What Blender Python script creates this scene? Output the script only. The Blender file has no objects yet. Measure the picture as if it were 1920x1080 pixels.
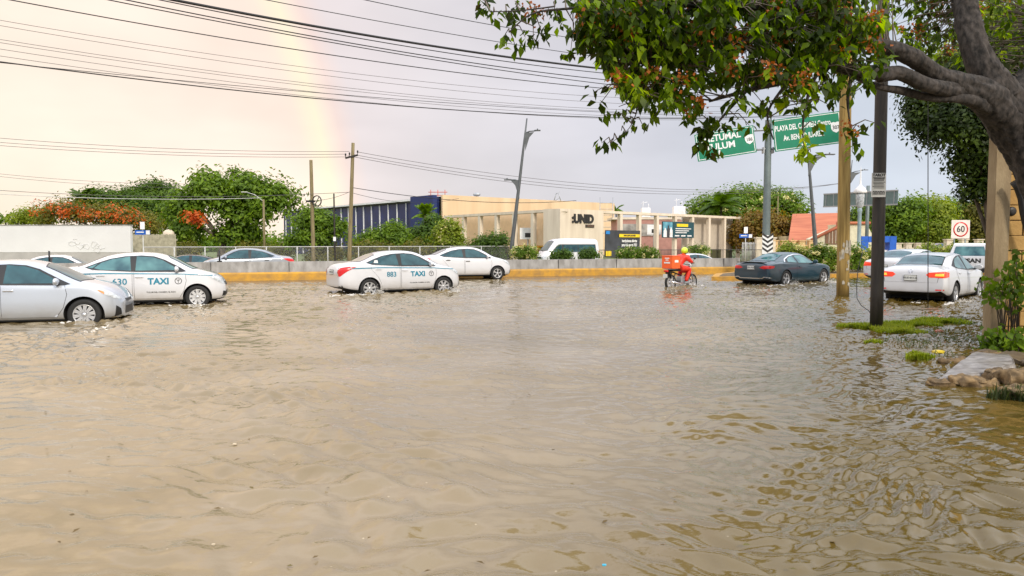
import bpy, bmesh, math, random
import numpy as np
from mathutils import Vector, Matrix, Euler
from mathutils.bvhtree import BVHTree
from mathutils import noise as mnoise
random.seed(7); rng = np.random.default_rng(11)
R = math.radians
scene = bpy.context.scene
COL = scene.collection

# ------------------------------------------------------------------ camera
FPX = 1400.0; PITCH = R(3.43); EYE = Vector((0, 0, 1.65))
cam = bpy.data.objects.new('camera', bpy.data.cameras.new('camera')); COL.objects.link(cam)
cam.location = EYE; cam.rotation_euler = (R(90) - PITCH, 0, 0)
cam.data.sensor_width = 36.0; cam.data.lens = 36.0 * FPX / 1920.0
cam.data.clip_start = 0.05; cam.data.clip_end = 3000
scene.camera = cam

# ------------------------------------------------------------------ sky and sun
SUN_AZ = R(155)            # clockwise from +Y
SUN_EL = R(30)
w = bpy.data.worlds.new('World'); scene.world = w; w.use_nodes = True
nt = w.node_tree; nt.nodes.clear()
def N(nt_, typ, **kw):
    n = nt_.nodes.new(typ)
    for k, v in kw.items(): setattr(n, k, v)
    return n
def lin(c):
    return tuple(((x/255.0)/12.92 if x/255.0 <= 0.04045 else ((x/255.0+0.055)/1.055)**2.4) for x in c)
out = N(nt, 'ShaderNodeOutputWorld'); bg = N(nt, 'ShaderNodeBackground')
sky = N(nt, 'ShaderNodeTexSky', sky_type='NISHITA'); sky.sun_disc = False
sky.sun_elevation = SUN_EL; sky.sun_rotation = SUN_AZ
tc = N(nt, 'ShaderNodeTexCoord')
nrm = N(nt, 'ShaderNodeVectorMath', operation='NORMALIZE'); nt.links.new(tc.outputs['Generated'], nrm.inputs[0])
dt = N(nt, 'ShaderNodeVectorMath', operation='DOT_PRODUCT'); nt.links.new(nrm.outputs[0], dt.inputs[0])
aaz = R(-53.9); ael = R(-2.0)     # point opposite the sun
dt.inputs[1].default_value = (math.sin(aaz)*math.cos(ael), math.cos(aaz)*math.cos(ael), math.sin(ael))
ac = N(nt, 'ShaderNodeMath', operation='ARCCOSINE'); nt.links.new(dt.outputs['Value'], ac.inputs[0])
dv = N(nt, 'ShaderNodeMath', operation='DIVIDE'); dv.inputs[1].default_value = math.pi; nt.links.new(ac.outputs[0], dv.inputs[0])
rp = N(nt, 'ShaderNodeValToRGB'); nt.links.new(dv.outputs[0], rp.inputs[0])
stops = [(0, (238,222,196)), (20, (248,231,211)), (32, (253,233,216)), (39.2, (250,228,212)), (40.7, (255,240,208)),
         (41.3, (253,232,212)), (42.1, (242,218,208)), (43.4, (230,218,217)), (50, (220,213,215)), (64, (206,205,213)),
         (80, (203,210,222)), (110, (222,226,234)), (150, (240,232,225)), (180, (250,236,220))]
el = rp.color_ramp.elements
while len(el) < len(stops): el.new(0.5)
for e, (d, c) in zip(el, stops): e.position = d/180.0
for e, (d, c) in zip(el, stops): e.color = tuple(x*.83 for x in lin(c)) + (1,)
# soft cloud mottling and a brighter overcast towards the zenith
nz = N(nt, 'ShaderNodeTexNoise'); nz.inputs['Scale'].default_value = 3.0; nz.inputs['Detail'].default_value = 4
mp = N(nt, 'ShaderNodeMapping'); mp.inputs['Scale'].default_value = (1, 1, 2.6)
nt.links.new(nrm.outputs[0], mp.inputs[0]); nt.links.new(mp.outputs[0], nz.inputs['Vector'])
mr = N(nt, 'ShaderNodeMapRange'); mr.inputs['From Min'].default_value = 0.3; mr.inputs['From Max'].default_value = 0.7
mr.inputs['To Min'].default_value = 0.86; mr.inputs['To Max'].default_value = 1.07
nt.links.new(nz.outputs['Fac'], mr.inputs[0])
sx = N(nt, 'ShaderNodeSeparateXYZ'); nt.links.new(nrm.outputs[0], sx.inputs[0])
mz = N(nt, 'ShaderNodeMapRange'); mz.inputs['From Min'].default_value = 0.30; mz.inputs['From Max'].default_value = 0.65
mz.inputs['To Min'].default_value = 1.0; mz.inputs['To Max'].default_value = 2.5; nt.links.new(sx.outputs['Z'], mz.inputs[0])
mm = N(nt, 'ShaderNodeMath', operation='MULTIPLY'); nt.links.new(mr.outputs[0], mm.inputs[0]); nt.links.new(mz.outputs[0], mm.inputs[1])
vs = N(nt, 'ShaderNodeVectorMath', operation='SCALE'); nt.links.new(rp.outputs['Color'], vs.inputs[0]); nt.links.new(mm.outputs[0], vs.inputs['Scale'])
sk = N(nt, 'ShaderNodeVectorMath', operation='SCALE'); sk.inputs['Scale'].default_value = 0.006; nt.links.new(sky.outputs[0], sk.inputs[0])
ad = N(nt, 'ShaderNodeVectorMath', operation='ADD'); nt.links.new(vs.outputs[0], ad.inputs[0]); nt.links.new(sk.outputs[0], ad.inputs[1])
nt.links.new(ad.outputs[0], bg.inputs['Color']); bg.inputs['Strength'].default_value = 1.0
nt.links.new(bg.outputs[0], out.inputs['Surface'])
sl = bpy.data.lights.new('sun', 'SUN'); sl.energy = 1.7; sl.angle = R(10); sl.color = (1.0, 0.9, 0.76)
sun = bpy.data.objects.new('sun', sl); COL.objects.link(sun)
sd = Vector((math.sin(SUN_AZ)*math.cos(SUN_EL), math.cos(SUN_AZ)*math.cos(SUN_EL), math.sin(SUN_EL)))
sun.rotation_euler = sd.to_track_quat('Z', 'Y').to_euler(); sun.location = sd*200
scene.view_settings.view_transform = 'Standard'; scene.view_settings.look = 'None'
scene.view_settings.exposure = 0.42; scene.view_settings.gamma = 1.0
try: scene.view_settings.use_curve_mapping = False
except Exception: pass
scene.cycles.max_bounces = 6; scene.cycles.transparent_max_bounces = 6
scene.cycles.sample_clamp_indirect = 4.0; scene.cycles.use_denoising = True

# ------------------------------------------------------------------ pixels of the photograph to points in the place
def ray(px, py):
    F = Vector((0, math.cos(PITCH), -math.sin(PITCH))); U = Vector((0, math.sin(PITCH), math.cos(PITCH)))
    return F + Vector((1, 0, 0))*((px-960)/FPX) + U*((540-py)/FPX)
def at(px, py, Y):
    d = ray(px, py); return EYE + d*(Y/d.y)
def gnd(px, py, z=0.0):
    d = ray(px, py); return EYE + d*((z-EYE.z)/d.z)

# ------------------------------------------------------------------ materials
MATS = {}
def mat(name, col, rough=0.6, metal=0.0, var=0.12, scale=3.0, bump=0.0, bscale=20.0, coat=0.0, spec=0.5,
        emit=0.0, trans=0.0, col2=None, stretch=(1,1,1), detail=5.0):
    if name in MATS: return MATS[name]
    m = bpy.data.materials.new(name); m.use_nodes = True; t = m.node_tree; b = t.nodes['Principled BSDF']
    b.inputs['Roughness'].default_value = rough; b.inputs['Metallic'].default_value = metal
    b.inputs['Specular IOR Level'].default_value = spec; b.inputs['Coat Weight'].default_value = coat
    b.inputs['Coat Roughness'].default_value = 0.05
    c = Vector(col)
    tx = N(t, 'ShaderNodeTexCoord'); mpp = N(t, 'ShaderNodeMapping'); mpp.inputs['Scale'].default_value = stretch
    t.links.new(tx.outputs['Object'], mpp.inputs[0])
    n = N(t, 'ShaderNodeTexNoise'); n.inputs['Scale'].default_value = scale; n.inputs['Detail'].default_value = detail
    t.links.new(mpp.outputs[0], n.inputs['Vector'])
    r = N(t, 'ShaderNodeValToRGB'); r.color_ramp.elements[0].position = 0.32; r.color_ramp.elements[1].position = 0.68
    c2 = Vector(col2) if col2 else c*(1+var)
    c1 = c if col2 else c*(1-var)
    r.color_ramp.elements[0].color = (*c1, 1); r.color_ramp.elements[1].color = (*[min(1, x) for x in c2], 1)
    t.links.new(n.outputs['Fac'], r.inputs[0]); t.links.new(r.outputs[0], b.inputs['Base Color'])
    if emit:
        t.links.new(r.outputs[0], b.inputs['Emission Color']); b.inputs['Emission Strength'].default_value = emit
    if bump:
        nb = N(t, 'ShaderNodeTexNoise'); nb.inputs['Scale'].default_value = bscale; nb.inputs['Detail'].default_value = 6
        t.links.new(mpp.outputs[0], nb.inputs['Vector'])
        bp = N(t, 'ShaderNodeBump'); bp.inputs['Strength'].default_value = bump; bp.inputs['Distance'].default_value = 0.02
        t.links.new(nb.outputs['Fac'], bp.inputs['Height']); t.links.new(bp.outputs[0], b.inputs['Normal'])
    MATS[name] = m; return m
def leafmat(name, cols, trans=0.35, rough=0.5):
    """leaf faces: each leaf or clump takes its own hue from the ramp"""
    if name in MATS: return MATS[name]
    m = bpy.data.materials.new(name); m.use_nodes = True; t = m.node_tree; b = t.nodes['Principled BSDF']
    g = N(t, 'ShaderNodeNewGeometry'); r = N(t, 'ShaderNodeValToRGB'); e = r.color_ramp.elements
    while len(e) < len(cols): e.new(0.5)
    for i, c in enumerate(cols): e[i].position = i/max(1, len(cols)-1)
    for i, c in enumerate(cols): e[i].color = (*c, 1)
    # hue: half from the leaf itself, half from the clump it grows in
    tx = N(t, 'ShaderNodeTexCoord'); n = N(t, 'ShaderNodeTexNoise'); n.inputs['Scale'].default_value = 0.9; n.inputs['Detail'].default_value = 3
    t.links.new(tx.outputs['Object'], n.inputs['Vector'])
    mx = N(t, 'ShaderNodeMath', operation='MULTIPLY'); mx.inputs[1].default_value = 0.5; t.links.new(g.outputs['Random Per Island'], mx.inputs[0])
    m2 = N(t, 'ShaderNodeMath', operation='MULTIPLY_ADD'); m2.inputs[1].default_value = 1.5; m2.inputs[2].default_value = -0.5
    t.links.new(n.outputs['Fac'], m2.inputs[0])
    m3 = N(t, 'ShaderNodeMath', operation='ADD', use_clamp=True); t.links.new(mx.outputs[0], m3.inputs[0]); t.links.new(m2.outputs[0], m3.inputs[1])
    t.links.new(m3.outputs[0], r.inputs[0]); t.links.new(r.outputs[0], b.inputs['Base Color'])
    b.inputs['Roughness'].default_value = rough; b.inputs['Specular IOR Level'].default_value = 0.25
    tr = N(t, 'ShaderNodeBsdfTranslucent'); mix = N(t, 'ShaderNodeMixShader'); mix.inputs[0].default_value = trans
    hs = N(t, 'ShaderNodeHueSaturation'); hs.inputs['Value'].default_value = 1.6; hs.inputs['Saturation'].default_value = 1.1
    t.links.new(r.outputs[0], hs.inputs['Color']); t.links.new(hs.outputs[0], tr.inputs['Color'])
    o = t.nodes['Material Output']
    t.links.new(b.outputs[0], mix.inputs[1]); t.links.new(tr.outputs[0], mix.inputs[2]); t.links.new(mix.outputs[0], o.inputs['Surface'])
    MATS[name] = m; return m

# ------------------------------------------------------------------ object helpers
def tag(o, label=None, cat=None, group=None, kind=None):
    if label: o['label'] = label
    if cat: o['category'] = cat
    if group: o['group'] = group
    if kind: o['kind'] = kind
    return o
def thing(name, label, cat, loc=(0,0,0), rz=0.0, group=None):
    o = bpy.data.objects.new(name, None); COL.objects.link(o); o.empty_display_size = 0.2
    o.location = loc; o.rotation_euler = (0, 0, rz); return tag(o, label, cat, group)
def link(name, me, parent=None, mats=None, smooth=False, loc=None):
    o = bpy.data.objects.new(name, me); COL.objects.link(o)
    if mats:
        for m in (mats if isinstance(mats, (list, tuple)) else [mats]): me.materials.append(m)
    if smooth: me.shade_smooth()
    if parent: o.parent = parent
    if loc is not None: o.location = loc
    return o
def obj(name, bm, m, parent=None, smooth=False, loc=None):
    me = bpy.data.meshes.new(name); bm.normal_update(); bm.to_mesh(me); bm.free()
    return link(name, me, parent, m, smooth, loc)
def from_np(name, verts, faces, m, parent=None, smooth=False, loc=None, mi=None):
    verts = np.asarray(verts, dtype=np.float32).reshape(-1, 3); faces = np.asarray(faces, dtype=np.int32)
    k = faces.shape[1]; me = bpy.data.meshes.new(name)
    me.vertices.add(len(verts)); me.vertices.foreach_set('co', verts.ravel())
    me.loops.add(faces.size); me.loops.foreach_set('vertex_index', faces.ravel())
    me.polygons.add(len(faces)); me.polygons.foreach_set('loop_start', np.arange(0, faces.size, k, dtype=np.int32))
    try: me.polygons.foreach_set('loop_total', np.full(len(faces), k, dtype=np.int32))
    except Exception: pass
    o = link(name, me, parent, m, False, loc)
    if mi is not None: me.polygons.foreach_set('material_index', np.asarray(mi, dtype=np.int32))
    me.update(calc_edges=True); me.validate()
    if smooth: me.shade_smooth()
    return o
def children(o): return [c for c in bpy.data.objects if c.parent == o]
def copy_tree(o, parent=None):
    c = o.copy(); COL.objects.link(c); c.parent = parent
    for ch in children(o): copy_tree(ch, c)
    return c
def dup(root, loc, rz, label=None, group=None):
    r = copy_tree(root); r.location = loc; r.rotation_euler = (0, 0, rz)
    if label: r['label'] = label
    if group: r['group'] = group
    return r
def box(bm, c, s, rot=None, mi=0, bevel=0.0):
    """box centred at c with full sizes s"""
    M = Matrix.Translation(Vector(c)) @ (rot.to_4x4() if rot else Matrix.Identity(4)) @ Matrix.Diagonal((*s, 1))
    r = bmesh.ops.create_cube(bm, size=1.0, matrix=M)
    fs = set(f for v in r['verts'] for f in v.link_faces)
    for f in fs: f.material_index = mi
    if bevel:
        es = list(set(e for v in r['verts'] for e in v.link_edges))
        bmesh.ops.bevel(bm, geom=es, offset=bevel, segments=2, affect='EDGES', profile=0.6)
def tube(bm, pts, rad, n=8, mi=0, cap=True, wob=0.0):
    pts = [Vector(p) for p in pts]
    if not hasattr(rad, '__len__'): rad = [rad]*len(pts)
    rings = []; up = Vector((0, 0, 1))
    prev = None
    for i, p in enumerate(pts):
        d = (pts[min(i+1, len(pts)-1)] - pts[max(i-1, 0)])
        if d.length < 1e-9: d = Vector((0, 0, 1))
        d.normalize()
        if prev is None:
            a = d.cross(up if abs(d.z) < 0.95 else Vector((1, 0, 0))).normalized()
        else:
            a = (prev - d*prev.dot(d))
            a = a.normalized() if a.length > 1e-6 else d.orthogonal().normalized()
        prev = a; b = d.cross(a)
        ring = []
        for k in range(n):
            t = 2*math.pi*k/n; rr = rad[i]*(1+(random.uniform(-wob, wob) if wob else 0))
            ring.append(bm.verts.new(p + a*(rr*math.cos(t)) + b*(rr*math.sin(t))))
        rings.append(ring)
    for i in range(len(rings)-1):
        for k in range(n):
            f = bm.faces.new((rings[i][k], rings[i][(k+1) % n], rings[i+1][(k+1) % n], rings[i+1][k])); f.material_index = mi; f.smooth = True
    if cap:
        for r_ in (rings[0][::-1], rings[-1]):
            try: f = bm.faces.new(r_); f.material_index = mi
            except Exception: pass
def roughen(bm, amp, freq, seed=0.0, ridged=False):
    bm.normal_update(); o_ = Vector((seed*7.3, seed*3.1, seed))
    mv = [(v, v.normal*(amp*((1-abs(mnoise.fractal(v.co*freq+o_, 1.0, 2.0, 4))*2) if ridged else mnoise.fractal(v.co*freq+o_, 1.0, 2.0, 5)))) for v in bm.verts]
    for v, d in mv: v.co += d
def lathe(bm, prof, n=24, axis='z', c=(0,0,0), mi=0):
    """prof: (r, h) list revolved around axis"""
    c = Vector(c); rings = []
    for r, h in prof:
        ring = []
        for k in range(n):
            t = 2*math.pi*k/n; a, b = r*math.cos(t), r*math.sin(t)
            v = Vector((a, b, h)) if axis == 'z' else (Vector((a, h, b)) if axis == 'y' else Vector((h, a, b)))
            ring.append(bm.verts.new(c+v))
        rings.append(ring)
    for i in range(len(rings)-1):
        for k in range(n):
            try:
                f = bm.faces.new((rings[i][k], rings[i][(k+1) % n], rings[i+1][(k+1) % n], rings[i+1][k])); f.material_index = mi; f.smooth = True
            except Exception: pass
    return rings
def prism(bm, poly, h, M=None, mi=0):
    """poly in local xy, extruded to z=h; M places it"""
    M = M or Matrix.Identity(4)
    a = [bm.verts.new(M @ Vector((p[0], p[1], 0))) for p in poly]; b = [bm.verts.new(M @ Vector((p[0], p[1], h))) for p in poly]
    fs = [bm.faces.new(a[::-1]), bm.faces.new(b)]
    n = len(poly)
    for i in range(n): fs.append(bm.faces.new((a[i], a[(i+1) % n], b[(i+1) % n], b[i])))
    for f in fs: f.material_index = mi
def frame(o, x, y):
    """4x4 with origin o, x and y axes, z their cross product"""
    x = Vector(x).normalized(); z = x.cross(Vector(y)).normalized(); y = z.cross(x)
    M = Matrix((x, y, z)).transposed().to_4x4(); M.translation = Vector(o); return M
def text_bm(s, size, bold=0.0, align='CENTER', sx=1.0, extrude=0.0, spacing=1.0, shear=0.0):
    cu = bpy.data.curves.new('txt', 'FONT'); cu.body = s; cu.size = size; cu.align_x = align; cu.align_y = 'CENTER'
    cu.offset = bold; cu.extrude = extrude; cu.space_character = spacing; cu.resolution_u = 3; cu.shear = shear
    o = bpy.data.objects.new('txt', cu); COL.objects.link(o)
    bpy.context.view_layer.update()
    me = bpy.data.meshes.new_from_object(o.evaluated_get(bpy.context.evaluated_depsgraph_get()))
    bm = bmesh.new(); bm.from_mesh(me); bpy.data.meshes.remove(me)
    bpy.data.objects.remove(o); bpy.data.curves.remove(cu)
    if sx != 1.0: bmesh.ops.scale(bm, vec=(sx, 1, 1), verts=bm.verts)
    return bm
def fit(bm, wdt):
    xs = [v.co.x for v in bm.verts]; k = wdt/(max(xs)-min(xs)); bmesh.ops.scale(bm, vec=(k, 1, 1), verts=bm.verts); return bm
def text_on(name, s, size, M, m, parent, bold=0.0, sx=1.0, extrude=0.002, align='CENTER', spacing=1.0, shear=0.0):
    bm = text_bm(s, size, bold, align, sx, extrude, spacing, shear); bm.transform(M)
    return obj(name, bm, m, parent)
def interp(tab, x):
    return float(np.interp(x, [a for a, _ in tab], [b for _, b in tab]))
def smooth_tab(tab, x):
    """monotone cubic through the table"""
    xs = [a for a, _ in tab]; ys = [b for _, b in tab]
    if x <= xs[0]: return ys[0]
    if x >= xs[-1]: return ys[-1]
    i = max(k for k in range(len(xs)-1) if xs[k] <= x); n = len(xs)
    d = [(ys[k+1]-ys[k])/(xs[k+1]-xs[k]) for k in range(n-1)]
    def m(k):
        if k == 0: return d[0]
        if k == n-1: return d[-1]
        return 0 if d[k-1]*d[k] <= 0 else 2*d[k-1]*d[k]/(d[k-1]+d[k])
    h = xs[i+1]-xs[i]; t = (x-xs[i])/h; a, b = m(i), m(i+1)
    return ((2*t**3-3*t*t+1)*ys[i] + (t**3-2*t*t+t)*h*a + (-2*t**3+3*t*t)*ys[i+1] + (t**3-t*t)*h*b)

# road frame: the carriageway runs 19 degrees off the picture plane
ROAD = R(19.0); RD = Vector((math.cos(ROAD), math.sin(ROAD), 0)); RN = Vector((-math.sin(ROAD), math.cos(ROAD), 0))
def bar_y(x): return 32.1 + 0.3443*(x+12.5)      # y of the concrete barrier's face at x
# ------------------------------------------------------------------ vehicles
def paint(name, col, metal=0.0):
    if name in MATS: return MATS[name]
    m = mat(name, col, rough=0.28, metal=metal, var=0.03, scale=1.2, coat=1.0); t = m.node_tree; b = t.nodes['Principled BSDF']
    # road film and splashed mud along the lower body
    tx = N(t, 'ShaderNodeTexCoord'); sp = N(t, 'ShaderNodeSeparateXYZ'); t.links.new(tx.outputs['Object'], sp.inputs[0])
    n = N(t, 'ShaderNodeTexNoise'); n.inputs['Scale'].default_value = 5; n.inputs['Detail'].default_value = 6; t.links.new(tx.outputs['Object'], n.inputs['Vector'])
    r = N(t, 'ShaderNodeMapRange'); r.inputs['From Min'].default_value = .62; r.inputs['From Max'].default_value = .18; r.inputs['To Max'].default_value = .75; t.links.new(sp.outputs['Z'], r.inputs[0])
    k = N(t, 'ShaderNodeMath', operation='MULTIPLY'); t.links.new(r.outputs[0], k.inputs[0]); t.links.new(n.outputs['Fac'], k.inputs[1])
    mx = N(t, 'ShaderNodeMixRGB'); mx.inputs[2].default_value = (.26, .21, .14, 1); src = b.inputs['Base Color'].links[0].from_socket
    t.links.new(k.outputs[0], mx.inputs[0]); t.links.new(src, mx.inputs[1]); t.links.new(mx.outputs[0], b.inputs['Base Color'])
    rr = N(t, 'ShaderNodeMapRange'); rr.inputs['To Min'].default_value = 1; rr.inputs['To Max'].default_value = 0; t.links.new(k.outputs[0], rr.inputs[0]); t.links.new(rr.outputs[0], b.inputs['Coat Weight'])
    return m
M_white = paint('white car paint', (0.64, 0.65, 0.68)); M_silver = paint('silver car paint', (0.47, 0.51, 0.57), 0.35)
M_slate = mat('dark slate car paint', (0.008, 0.036, 0.056), rough=.3, var=.05, coat=.7); M_navy = paint('black car paint', (0.02, 0.022, 0.03))
M_maroon = paint('maroon car paint', (0.10, 0.012, 0.02))
M_glass = mat('tinted glass', (0.008, 0.04, 0.055), rough=0.03, spec=0.45, coat=0.0, col2=(0.03, 0.10, 0.12), scale=3.2, detail=2)
M_glass_t = mat('teal glass', (0.10, 0.24, 0.25), rough=0.04, spec=0.5, coat=0.0, col2=(0.02, 0.075, 0.10), scale=2.4, detail=2)
M_glass_g = mat('grey rear glass', (0.10, 0.105, 0.10), rough=0.04, spec=1.0, coat=0.6, var=0.3, scale=1.5)
M_trim = mat('black trim', (0.012, 0.012, 0.013), rough=0.45)
M_rubber = mat('tyre rubber', (0.014, 0.014, 0.014), rough=0.75, bump=0.2, bscale=60)
M_rim = mat('rim alloy', (0.60, 0.61, 0.63), rough=0.3, metal=0.6)
M_dark = mat('underbody', (0.01, 0.01, 0.01), rough=0.9)
M_red = mat('red lamp glass', (0.60, 0.008, 0.008), rough=0.2, coat=0.2)
M_redlit = mat('lit tail lamp', (0.9, 0.05, 0.01), rough=0.2, emit=0.22, coat=.5)
M_amberlit = mat('lit amber lamp', (1.0, 0.42, 0.05), rough=0.2, emit=0.7)
M_amber = mat('amber lamp glass', (0.75, 0.25, 0.04), rough=0.15, coat=1.0)
M_lamp = mat('clear lamp glass', (0.50, 0.53, 0.55), rough=0.08, spec=0.9, coat=1.0, var=0.35, scale=14)
M_chrome = mat('chrome', (0.75, 0.75, 0.76), rough=0.12, metal=1.0)
M_plate = mat('licence plate', (0.62, 0.63, 0.60), rough=0.5)
M_teal = mat('teal lettering', (0.0, 0.19, 0.29), rough=0.4)
M_ink = mat('black lettering', (0.02, 0.02, 0.02), rough=0.5)
M_steel = mat('galvanised steel', (0.36, 0.38, 0.40), rough=0.45, metal=0.5)

def project(name, parts, bvh, d, u, v, parent, cell=0.07):
    """parts: list of (polygon or bmesh in uv, offset, material). Wraps flat outlines over the body surface seen along d."""
    d = Vector(d).normalized(); u = Vector(u); v = Vector(v)
    outm = bmesh.new(); mats = []; side_on = abs(d.x) > .2 and abs(d.y) > .15
    for mi, (shape, off, m) in enumerate(parts):
        if isinstance(shape, bmesh.types.BMesh): bm = shape
        else:
            bm = bmesh.new(); bm.faces.new([bm.verts.new((p[0], p[1], 0)) for p in shape])
        xs = [q.co.x for q in bm.verts]; ys = [q.co.y for q in bm.verts]
        for ax, lo, hi in ((0, min(xs), max(xs)), (1, min(ys), max(ys))):
            k = math.floor(lo/cell)+1
            while k*cell < hi:
                no = Vector((1, 0, 0)) if ax == 0 else Vector((0, 1, 0))
                bmesh.ops.bisect_plane(bm, geom=bm.verts[:]+bm.edges[:]+bm.faces[:], plane_co=no*(k*cell), plane_no=no); k += 1
        bmesh.ops.triangulate(bm, faces=bm.faces[:])
        vm = {}; last = None; med = None
        if side_on:
            hs_ = sorted(h_[3] for h_ in (bvh.ray_cast(u*q.co.x + v*q.co.y - d*4, d) for q in bm.verts) if h_[0] is not None); med = hs_[len(hs_)//2] if hs_ else None
        for q in bm.verts:
            s = u*q.co.x + v*q.co.y - d*4
            hit = bvh.ray_cast(s, d)
            if hit[0] is None or (med is not None and hit[3] > med+.55):
                hit = bvh.find_nearest(s + d*(med if med else 3.2))
            n = hit[1]
            if n.dot(d) > 0: n = -n
            vm[q] = outm.verts.new(hit[0] + n*off)
        for f in bm.faces:
            try:
                g = outm.faces.new([vm[q] for q in f.verts]); g.material_index = mi; g.smooth = True
                g.normal_update()
                if g.normal.dot(d) > 0: g.normal_flip()
            except Exception: pass
        mats.append(m); bm.free()
    return obj(name, outm, mats, parent)
def grow(poly, e):
    cx = sum(p[0] for p in poly)/len(poly); cy = sum(p[1] for p in poly)/len(poly)
    o = []
    for p in poly:
        d = Vector((p[0]-cx, p[1]-cy)); L = d.length or 1; o.append((p[0]+d.x/L*e, p[1]+d.y/L*e))
    return o
def wheel_mesh(bm, Rw, wd, n=32):
    h = wd/2
    lathe(bm, [(Rw*0.66, -h*0.9), (Rw*0.80, -h*1.0), (Rw*0.93, -h*0.98), (Rw*0.99, -h*0.75), (Rw, -h*0.35), (Rw, h*0.35), (Rw*0.99, h*0.75),
               (Rw*0.93, h*0.98), (Rw*0.80, h), (Rw*0.66, h*0.9), (Rw*0.66, -h*0.9)], n, 'y')
def rim_mesh(bm, Rw, wd, spokes, s, twin=False, cover=False):
    """s = +1 outboard is +y"""
    h = wd/2; Ro = Rw*0.68
    lathe(bm, [(Ro, s*h*0.2), (Ro, s*h*0.86), (Ro*0.90, s*h*0.90), (Ro*0.86, s*h*0.55), (Ro*0.84, -s*h*0.6)], 32, 'y')
    lathe(bm, [(0.0001, s*h*0.80), (Ro*0.17, s*h*0.82), (Ro*0.20, s*h*0.66), (Ro*0.2, s*h*0.3)], 20, 'y')
    lathe(bm, [(0.0001, s*h*0.05), (Ro*0.86, s*h*0.05)], 24, 'y', mi=1)
    for k in range(spokes):
        a = 2*math.pi*k/spokes + 0.2
        for q in ((-0.11, 0.11) if twin else (0,)):
            aa = a+q
            w0, w1 = (Ro*0.065, Ro*0.085) if twin else (Ro*0.13, Ro*(0.20 if cover else 0.16))
            d = Vector((math.cos(aa), 0, math.sin(aa))); t = Vector((-math.sin(aa), 0, math.cos(aa)))
            M = Matrix((d, t, Vector((0, s, 0)))).transposed().to_4x4(); M.translation = Vector((0, s*h*0.5, 0))
            prism(bm, [(Ro*0.12, -w0), (Ro*0.90, -w1), (Ro*0.90, w1), (Ro*0.12, w0)], h*0.3, M)
def make_body(S):
    st = S['stations']; rows = []
    W = S['W']/2
    for x in st:
        zt = smooth_tab(S['top'], x); bl = smooth_tab(S['belt'], x); zl = smooth_tab(S['low'], x)
        ww = W*smooth_tab(S['wid'], x); wt = smooth_tab(S['wtop'], x)
        bl = min(bl, zt-0.015)
        g = max(0.0, zt-bl)
        side = 0.95*ww; wt = min(wt, side-0.03)
        pts = [(0, zl), (ww*0.78, zl), (ww*0.965, zl+0.05), (ww*1.0, zl+0.35*(bl-zl)), (ww*0.992, zl+0.68*(bl-zl)), (ww*0.965, bl-0.03), (side, bl),
               (side*0.7+wt*0.3-0.0, bl+0.30*g if g > 0.12 else bl+0.4*g), (wt+0.02, zt-min(0.075, 0.5*g)), (wt-0.05, zt-min(0.018, 0.15*g)), (wt*0.5, zt+0.008), (0, zt+0.014)]
        rows.append((x, pts))
    bm = bmesh.new(); V = []
    for x, pts in rows:
        r = [bm.verts.new((x, y, z)) for y, z in pts]
        l = [bm.verts.new((x, -y, z)) for y, z in pts[1:-1]]
        V.append(r + l[::-1])
    n = len(V[0])
    for i in range(len(V)-1):
        for k in range(n): bm.faces.new((V[i][k], V[i][(k+1) % n], V[i+1][(k+1) % n], V[i+1][k]))
    bm.faces.new(V[0][::-1]); bm.faces.new(V[-1])
    bmesh.ops.recalc_face_normals(bm, faces=bm.faces[:])
    me = bpy.data.meshes.new('body'); bm.to_mesh(me); bm.free()
    o = bpy.data.objects.new('body_tmp', me); COL.objects.link(o)
    sm = o.modifiers.new('s', 'SUBSURF'); sm.levels = 2; sm.render_levels = 2
    bpy.context.view_layer.update(); dg = bpy.context.evaluated_depsgraph_get()
    me2 = bpy.data.meshes.new_from_object(o.evaluated_get(dg)); bpy.data.objects.remove(o)
    b2 = bmesh.new(); b2.from_mesh(me2); bvh = BVHTree.FromBMesh(b2); b2.free()
    # wheel arches
    ar = S['R']+S.get('gap', 0.055); cb = bmesh.new()
    for x in (-S['wb']/2, S['wb']/2):
        for s in (-1, 1):
            rr = lathe(cb, [(ar, s*(W-0.27)), (ar, s*(W+0.3))], 40, 'y', c=(x, 0, S['R']))
            cb.faces.new(rr[0]); cb.faces.new(rr[1][::-1])
    bmesh.ops.recalc_face_normals(cb, faces=cb.faces[:])
    cm = bpy.data.meshes.new('cut'); cb.to_mesh(cm); cb.free()
    for f in cm.polygons: f.use_smooth = False
    co = bpy.data.objects.new('cut', cm); COL.objects.link(co)
    bo = bpy.data.objects.new('b', me2); COL.objects.link(bo)
    mo = bo.modifiers.new('b', 'BOOLEAN'); mo.operation = 'DIFFERENCE'; mo.object = co; mo.solver = 'EXACT'
    bpy.context.view_layer.update(); dg = bpy.context.evaluated_depsgraph_get()
    me3 = bpy.data.meshes.new_from_object(bo.evaluated_get(dg)); bpy.data.objects.remove(bo); bpy.data.objects.remove(co)
    b3 = bmesh.new(); b3.from_mesh(me3); bpy.data.meshes.remove(me3)
    bmesh.ops.triangulate(b3, faces=[f for f in b3.faces if len(f.verts) > 4])
    for f in b3.faces:
        c = f.calc_center_median(); f.smooth = True; f.material_index = 0
        for x in (-S['wb']/2, S['wb']/2):
            if math.hypot(c.x-x, c.z-S['R']) < ar*1.0005 and abs(c.y) > W-0.275: f.material_index = 1
        if f.normal.z < -0.75 and c.z < S['low'][0][1]+0.12: f.material_index = 1
    for e in b3.edges:
        if len(e.link_faces) == 2 and (e.link_faces[0].material_index != e.link_faces[1].material_index or e.calc_face_angle(0) > 0.9): e.smooth = False
    return b3, bvh
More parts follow.
